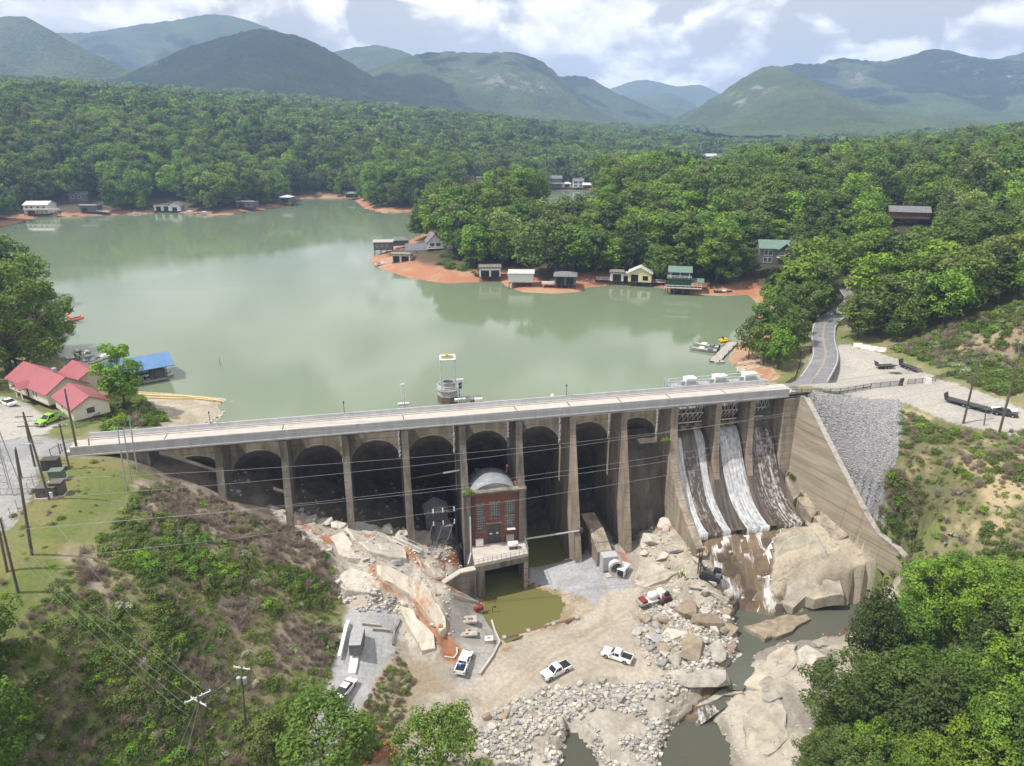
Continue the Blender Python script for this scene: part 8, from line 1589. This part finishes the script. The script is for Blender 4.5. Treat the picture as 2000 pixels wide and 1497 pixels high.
# slabs of bedrock with broken edges
def slab(px, lift, th, mt, label, name='rock_slab', jag=.35, seed=0):
    P = np.array([GT(*p) if len(p) == 2 else G(*p) for p in px]); r = np.random.default_rng(seed + len(px)); A = np.c_[P[:, :2], np.ones(len(P))]; k = np.linalg.lstsq(A, P[:, 2], rcond=None)[0]
    Q = []
    for i in range(len(P)):
        a, b = P[i], P[(i + 1) % len(P)]; n = max(1, int(np.hypot(*(b - a)[:2]) / 1.6))
        for q in range(n): p = a + (b - a) * q / n; Q.append(p[:2] + (r.normal(size=2) * jag if q else 0))
    Q = np.array(Q); c = Q.mean(0); z = Q @ k[:2] + k[2] + lift; n = len(Q); zc = float(c @ k[:2] + k[2] + lift)
    ins = lambda f: c + (Q - c) * f
    rings = [(ins(.90), z + .10 + r.normal(size=n) * .05), (ins(.985), z + .0 + r.normal(size=n) * .06), (ins(1.0), z - .25), (ins(1.03), z - th)]
    V = [(c[0], c[1], zc + .12)]; mid = ins(.5); zm = mid @ k[:2] + k[2] + lift + .10 + r.normal(size=n) * .12; rings = [(mid, zm)] + rings
    for q, zz in rings: V += [(a[0], a[1], b) for a, b in zip(q, zz)]
    V = [(v[0] - c[0], v[1] - c[1], v[2] - zc) for v in V]; Fc = [(0, 1 + i, 1 + (i + 1) % n) for i in range(n)]
    for j in range(len(rings) - 1):
        for i in range(n): a, b = 1 + j * n + i, 1 + j * n + (i + 1) % n; Fc.append((a, a + n, b + n, b))
    o = MB().add(V, Fc).build(name, M[mt], None, (c[0], c[1], zc)); o['kind'] = 'thing'; return tag(o, label, 'rock')
SL_ = [([(672,1040),(702,1026),(735,1032),(760,1054),(790,1075),(795,1100),(765,1098),(720,1080),(690,1060)],.7,2.4,'rock_white','broad flat white bedrock slab below the fourth pier'),([(642,1050),(670,1046),(690,1066),(716,1086),(702,1102),(662,1086)],.35,1.8,'rock_white','white slab left of the broad flat one on the ledge'),([(735,1116),(775,1122),(830,1150),(858,1192),(872,1235),(860,1243),(835,1212),(800,1168),(750,1142)],.9,2.2,'rock_rusty','long smooth white rock tongue beside the rust channel'),([(780,1190),(806,1200),(848,1250),(850,1272),(825,1282),(808,1250),(788,1216)],1.0,3.6,'rock_rusty','lower pale rock tongue ending in a broken face above the trees'),([(812,1092),(858,1110),(876,1136),(850,1132),(822,1116)],.4,1.4,'rock_rusty','white slab between two rust streaks left of the tailrace wall'),([(832,1134),(880,1152),(886,1170),(850,1166)],.3,1.2,'rock_rusty','small pale slab below the rust streaks by the pad'),([(655,1125),(690,1118),(730,1128),(735,1150),(700,1165),(660,1150)],.3,1.4,'rock_white','pale broken slab at the head of the concrete track'),([(588,1040),(625,1052),(650,1072),(640,1092),(600,1066)],.3,1.3,'rock_white','narrow white slab at the edge of the brown mound'),
 ([(1514,1070,-20.6),(1545,1054,-19.9),(1590,1052,-19.7),(1613,1072,-20.4),(1643,1118,-23.4),(1650,1160,-26.3),(1610,1170,-27.6),(1572,1174,-28.4),(1548,1194,-29.8),(1530,1184,-29.2),(1512,1162,-27.6),(1509,1110,-24)],.35,2.4,'rock_tan','huge smooth tan rock slab below the training wall'),([(1450,1236),(1508,1223),(1573,1212),(1582,1222),(1545,1246),(1492,1262)],1.5,3.2,'rock_brown','long dark brown slab lying in the river bend'),([(1356,1388),(1398,1354),(1440,1342),(1455,1358),(1402,1374)],.6,2.6,'rock_tan','pointed pale slab across the lower river channel'),([(1308,1408),(1338,1372),(1352,1378),(1350,1393),(1318,1422)],.6,2.2,'rock_tan','pale wedge of rock at the end of the lower rapids'),([(1446,1345),(1478,1302),(1512,1272),(1556,1264),(1556,1300),(1500,1350)],.3,1.6,'rock_tan','broad tan slab sloping from the river toward the lower trees'),([(1336,1462),(1362,1430),(1385,1445),(1402,1500),(1350,1500)],.6,2.0,'rock_tan','pale rock island in the lower pool'),([(1452,1400),(1490,1372),(1530,1380),(1545,1440),(1500,1480),(1455,1460)],.25,1.4,'rock_tan','cracked grey slab at the bottom beside the lower pool'),([(1236,1130),(1262,1096),(1296,1112),(1330,1120),(1300,1140),(1262,1152)],.4,1.6,'rock_tan','smooth tan slab behind the white pump truck')]
for i, a in enumerate(SL_): slab(*a, seed=i)
o = MB().tube([(0, 0, 0), (2.5, -1.2, .35), (6.5, -4.6, .5)], [.22, .26, .12], 7).build('drift_log', M['wood_pale'], None, GT(1345, 1152, .5)); tag(o, 'weathered grey log lying among the boulders behind the tall brown one', 'log')
# scattered boulders, each its own
def in_zone(k, n, seed):
    P = ZW[k]; r = np.random.default_rng(seed); xs = [p[0] for p in P]; ys = [p[1] for p in P]; out = []
    while len(out) < n:
        x, y = r.uniform(min(xs), max(xs)), r.uniform(min(ys), max(ys))
        if inpoly(np.array([x]), np.array([y]), P)[0] and not inpoly(np.array([x]), np.array([y]), ZW['dirt'])[0] and not inpoly(np.array([x]), np.array([y]), ZW['track'])[0]: out.append((x, y))
    return out
ZW['heap'] = zonepoly((1240,1240),(1262,1195),(1300,1180),(1400,1190),(1440,1240),(1432,1320),(1330,1345),(1290,1310)); ZW['edge_l'] = zonepoly((655,1130),(740,1150),(795,1180),(785,1200),(700,1195),(655,1165)); ZW['spit_e'] = zonepoly((380,838),(430,815),(452,785),(466,783),(455,810),(430,830)); ZW['bays'] = zonepoly((840,1040),(905,1055),(905,1085),(870,1100),(835,1085)); ZW['tipedge'] = zonepoly((1060,1350),(1150,1320),(1230,1340),(1330,1340),(1330,1380),(1180,1400),(1040,1400),(960,1440),(960,1400))
SHORT = ['tall rounded brown boulder', 'long flat brown boulder', 'square tan boulder at the water', 'pale white boulder in the heap', 'large brown slab-sided boulder', 'tan blocky boulder', 'rust-tinted boulder', 'grey boulder in the heap', None, 'lone tan boulder by the road', 'long pale slab boulder', 'white upright boulder', 'large white slab under the pier', 'flat tan slab by the pier', 'broken white boulder', 'pale boulder in the last bay', 'brown boulder behind the drill rig', 'dark boulder by the cascade', None, 'pale flat boulder in the river', None, 'pale block by the lower trees', None, None, 'wedge boulder atop the tip', 'long brown boulder of the tip', 'brown boulder at the tip corner', None, None, 'round pale boulder by the stair', 'white boulder at the third pier', 'white boulder between two piers', 'pale pointed boulder by the second pier', 'dark cracked block on the ledge', None, 'grey boulder on the lower slab']
for k, n, mts, lo, hi, lb, gp in (('heap', 85, ('rock', 'rock', 'rock_white', 'rock_brown', 'rock_grey'), .7, 2.3, 'angular tan boulder in the heap between the dirt road and the river', 'boulders heaped beside the river'), ('rocks_r', 60, ('rock', 'rock_white', 'rock_white'), .7, 2.2, 'pale broken boulder on the rocky slope below the spillway pier', 'boulders below the spillway pier'), ('tipedge', 60, ('rock', 'rock_white', 'rock_grey'), .6, 1.5, 'pale broken rock in the tip below the two parked white pickups', 'rocks of the rubble tip'), ('ledge', 45, ('rock_white',), .7, 1.9, 'white broken block on the bedrock ledge left of the powerhouse', 'blocks on the white ledge'), ('edge_l', 26, ('rock_grey', 'rock_white'), .6, 1.5, 'grey broken slab in the rubble at the head of the concrete track', 'rubble at the head of the track')):
    for x, y in in_zone(k, n, sum(map(ord, k))):
        mt_ = random.choice(mts); sz_ = lo + (hi - lo) * random.random() ** 2.2; qx, qy, _q = projn(x, y, float(gz(x, y))); j = min(range(len(SHORT)), key=lambda i: math.hypot(BIG[i][0][0] - qx, BIG[i][0][1] - qy) if SHORT[i] else 1e9); dx, dy = qx - BIG[j][0][0], qy - BIG[j][0][1]
        di = ('just ' if math.hypot(dx, dy) < 26 else 'well ' if math.hypot(dx, dy) > 75 else '') + (('below' if dy > 0 else 'above') if abs(dy) > 2.2 * abs(dx) else ('left of' if dx < 0 else 'right of') if abs(dx) > 2.2 * abs(dy) else ('lower ' if dy > 0 else 'upper ') + ('left of' if dx < 0 else 'right of'))
        q_ = (sz_ * random.uniform(.85, 1.25), sz_ * random.uniform(.75, 1.1), sz_ * random.uniform(.5, .95)); boulder(mt_, x, y, sz_, '%s %s %s rock %s the %s' % ('small' if sz_ < lo + .2 * (hi - lo) else 'large' if sz_ > lo + .55 * (hi - lo) else 'medium', {'rock': 'tan', 'rock_white': 'pale', 'rock_brown': 'brown', 'rock_grey': 'grey'}[mt_], 'flat' if q_[2] < .62 * q_[0] else 'long' if q_[0] > 1.3 * q_[1] else 'tall' if q_[2] > .85 * q_[0] else 'blocky', di, SHORT[j]), gp, .2, q_)
# rubble past counting
RO = []
for i, (mt, px_, lb) in enumerate((('rock', (1262, 1350), 'tan stone at the near edge of the dirt road by the tip'), ('rock_white', (1120, 1400), 'white stone alone in the middle of the rubble tip'), ('rock_grey', (1660, 860), 'grey stone near the coping of the training wall'), ('rock_grey', (1690, 900), 'light grey stone halfway down the stone slope'))):
    x, y, z = GT(*px_); b = boulder(mt, x, y, .6, lb); RO.append(b)
pts = []; ids = []; scs = []; rr = np.random.default_rng(55)
def rub(k, n, lo, hi, ch):
    P = ZW[k]; xs = [p[0] for p in P]; ys = [p[1] for p in P]; X = rr.uniform(min(xs), max(xs), n); Y = rr.uniform(min(ys), max(ys), n); m = inpoly(X, Y, P); X, Y = X[m], Y[m]
    cl = fbm(X * .25, Y * .25, 88, 3); m = cl > (.42 if k != 'riprap' else -1); X, Y = X[m], Y[m]; s = lo + (hi - lo) * rr.random(len(X)) ** (3.4 if k == 'tip' else 2.5)
    pts.append(np.stack([X, Y, gz(X, Y) + s * .15], 1)); ids.append(rr.choice(ch, len(X))); scs.append(s)
rub('heap', 3000, .15, .8, [0, 0, 1, 3]); rub('rocks_r', 2600, .12, .7, [0, 1, 0]); rub('tip', 12000, .10, .8, [0, 0, 1, 3]); rub('ledge', 2600, .12, .6, [1, 1, 3]); rub('edge_l', 900, .2, .7, [3, 1]); rub('bays', 900, .2, .7, [3, 0]); rub('spit_e', 1500, .25, .85, [0, 1]); rub('baysl', 500, .3, 1.1, [0, 0, 3]); rub('bank', 900, .08, .3, [0, 1]); rub('river', 420, .2, .9, [0, 0, 1]); rub('riprap', 36000, .2, .42, [2, 3]); rub('slab_low', 500, .1, .5, [0, 1]); rub('bank_r', 260, .2, .7, [0, 1])
pts = np.concatenate(pts); ids = np.concatenate(ids); scs = np.concatenate(scs)
gn_scatter('rubble', pts, ids, scs, rr.random(len(pts)) * 6.28, RO)
# thin water running over the rock below the spillway
P = zonepoly((1368,1050),(1425,1040),(1490,1022),(1556,998),(1530,1040),(1512,1065),(1508,1110),(1512,1160),(1545,1190),(1545,1205),(1430,1215),(1415,1180),(1398,1120))
msk = inpoly(GX, GY, P); FO = np.full(GX.shape, 0.0)
for ln, w in (([(1368,1052),(1428,1040)],.9),([(1428,1038),(1490,1022)],1.3),([(1490,1018),(1556,998)],.7),([(1428,1040),(1404,1072),(1388,1080)],.9),([(1505,1062),(1503,1090),(1508,1120),(1502,1150),(1500,1165)],1.0),([(1552,1004),(1530,1040),(1508,1062)],.7),([(1396,1105),(1415,1140),(1440,1165)],1.2),([(1440,1185),(1444,1205)],1.0),([(1468,1178),(1478,1200)],.6),([(1505,1185),(1528,1198)],1.0),([(1500,1180),(1520,1190)],.8),([(1460,1040),(1450,1075),(1470,1100)],.6),([(1480,1040),(1490,1080)],.5)):
    q = [GT(x, y)[:2] for x, y in ln]; FO = np.maximum(FO, smooth(w * 1.7, w * .2, dist_lines(GX, GY, list(zip(q[:-1], q[1:])))))
ys, xs = np.nonzero(msk[:-1, :-1] & msk[1:, :-1] & msk[:-1, 1:] & msk[1:, 1:]); f = np.stack([idx[ys, xs], idx[ys, xs + 1], idx[ys + 1, xs + 1], idx[ys + 1, xs]], 1); used, inv = np.unique(f, return_inverse=True)
zz = GZ.ravel()[used] + .10 - .45 * (fbm(GX.ravel()[used] * .5, GY.ravel()[used] * .35, 66, 3) > .63)
me = np_mesh('cascade_water', np.stack([GX.ravel()[used], GY.ravel()[used], zz], 1), inv.reshape(-1, 4), M['fall_thin'], True)
a = me.attributes.new('foam', 'FLOAT', 'POINT'); a.data.foreach_set('value', FO.ravel()[used].astype(np.float32))
m = bpy.data.materials.new('cascade_water'); m.use_nodes = True; t = m.node_tree; b = t.nodes['Principled BSDF']; b.inputs['Roughness'].default_value = .16
ge = t.nodes.new('ShaderNodeNewGeometry'); mpn = t.nodes.new('ShaderNodeMapping'); mpn.inputs['Scale'].default_value = (2.2, .45, .45); t.links.new(ge.outputs['Position'], mpn.inputs[0]); n = t.nodes.new('ShaderNodeTexNoise'); n.inputs['Scale'].default_value = 1.0; n.inputs['Detail'].default_value = 8; n.inputs['Roughness'].default_value = .7; n.inputs['Distortion'].default_value = .8; t.links.new(mpn.outputs[0], n.inputs['Vector'])
at = t.nodes.new('ShaderNodeAttribute'); at.attribute_name = 'foam'; mu = t.nodes.new('ShaderNodeMath'); mu.operation = 'MULTIPLY_ADD'; mu.inputs[1].default_value = .27; t.links.new(at.outputs['Fac'], mu.inputs[0]); t.links.new(n.outputs[0], mu.inputs[2]); rp = t.nodes.new('ShaderNodeMapRange'); rp.inputs[1].default_value = .58; rp.inputs[2].default_value = .90; t.links.new(mu.outputs[0], rp.inputs[0])
n2_ = t.nodes.new('ShaderNodeTexNoise'); n2_.inputs['Scale'].default_value = .4; n2_.inputs['Detail'].default_value = 5; t.links.new(ge.outputs['Position'], n2_.inputs['Vector']); x1 = t.nodes.new('ShaderNodeMix'); x1.data_type = 'RGBA'; x1.inputs[6].default_value = (.085, .055, .03, 1); x1.inputs[7].default_value = (.20, .145, .09, 1); t.links.new(n2_.outputs[0], x1.inputs[0])
x2 = t.nodes.new('ShaderNodeMix'); x2.data_type = 'RGBA'; x2.inputs[7].default_value = (.74, .75, .76, 1); t.links.new(rp.outputs[0], x2.inputs[0]); t.links.new(x1.outputs[2], x2.inputs[6]); t.links.new(x2.outputs[2], b.inputs['Base Color']); bp = t.nodes.new('ShaderNodeBump'); bp.inputs['Strength'].default_value = .6; bp.inputs['Distance'].default_value = .2; t.links.new(n.outputs[0], bp.inputs['Height']); t.links.new(bp.outputs[0], b.inputs['Normal'])
me.materials.clear(); me.materials.append(m); struct(link('cascade_water', me))
# the rapid in the lower channel
def rapid(a, b, c, d):
    V = []; Fc = []; a, b, c, d = [np.array(q) for q in (a, b, c, d)]
    for i in range(9):
        f = i / 8; g = f * f * (3 - 2 * f)
        for j in range(7): h = j / 6; p = (a * (1 - h) + b * h) * (1 - f) + (d * (1 - h) + c * h) * f; p[2] = a[2] * (1 - g) + c[2] * g + .06 * math.sin(j * 2.3 + i); V.append(tuple(p))
    for i in range(8):
        for j in range(6): q = i * 7 + j; Fc.append((q, q + 1, q + 8, q + 7))
    struct(MB().add(V, Fc).build('rapid_water', M['fall_thin'], smooth=True))
rapid(G(1424,1332,-30.42), G(1444,1342,-30.42), G(1440,1352,-31.38), G(1416,1346,-31.38)); rapid(G(1378,1362,-31.40), G(1406,1390,-31.40), G(1362,1420,-32.72), G(1334,1386,-32.72))
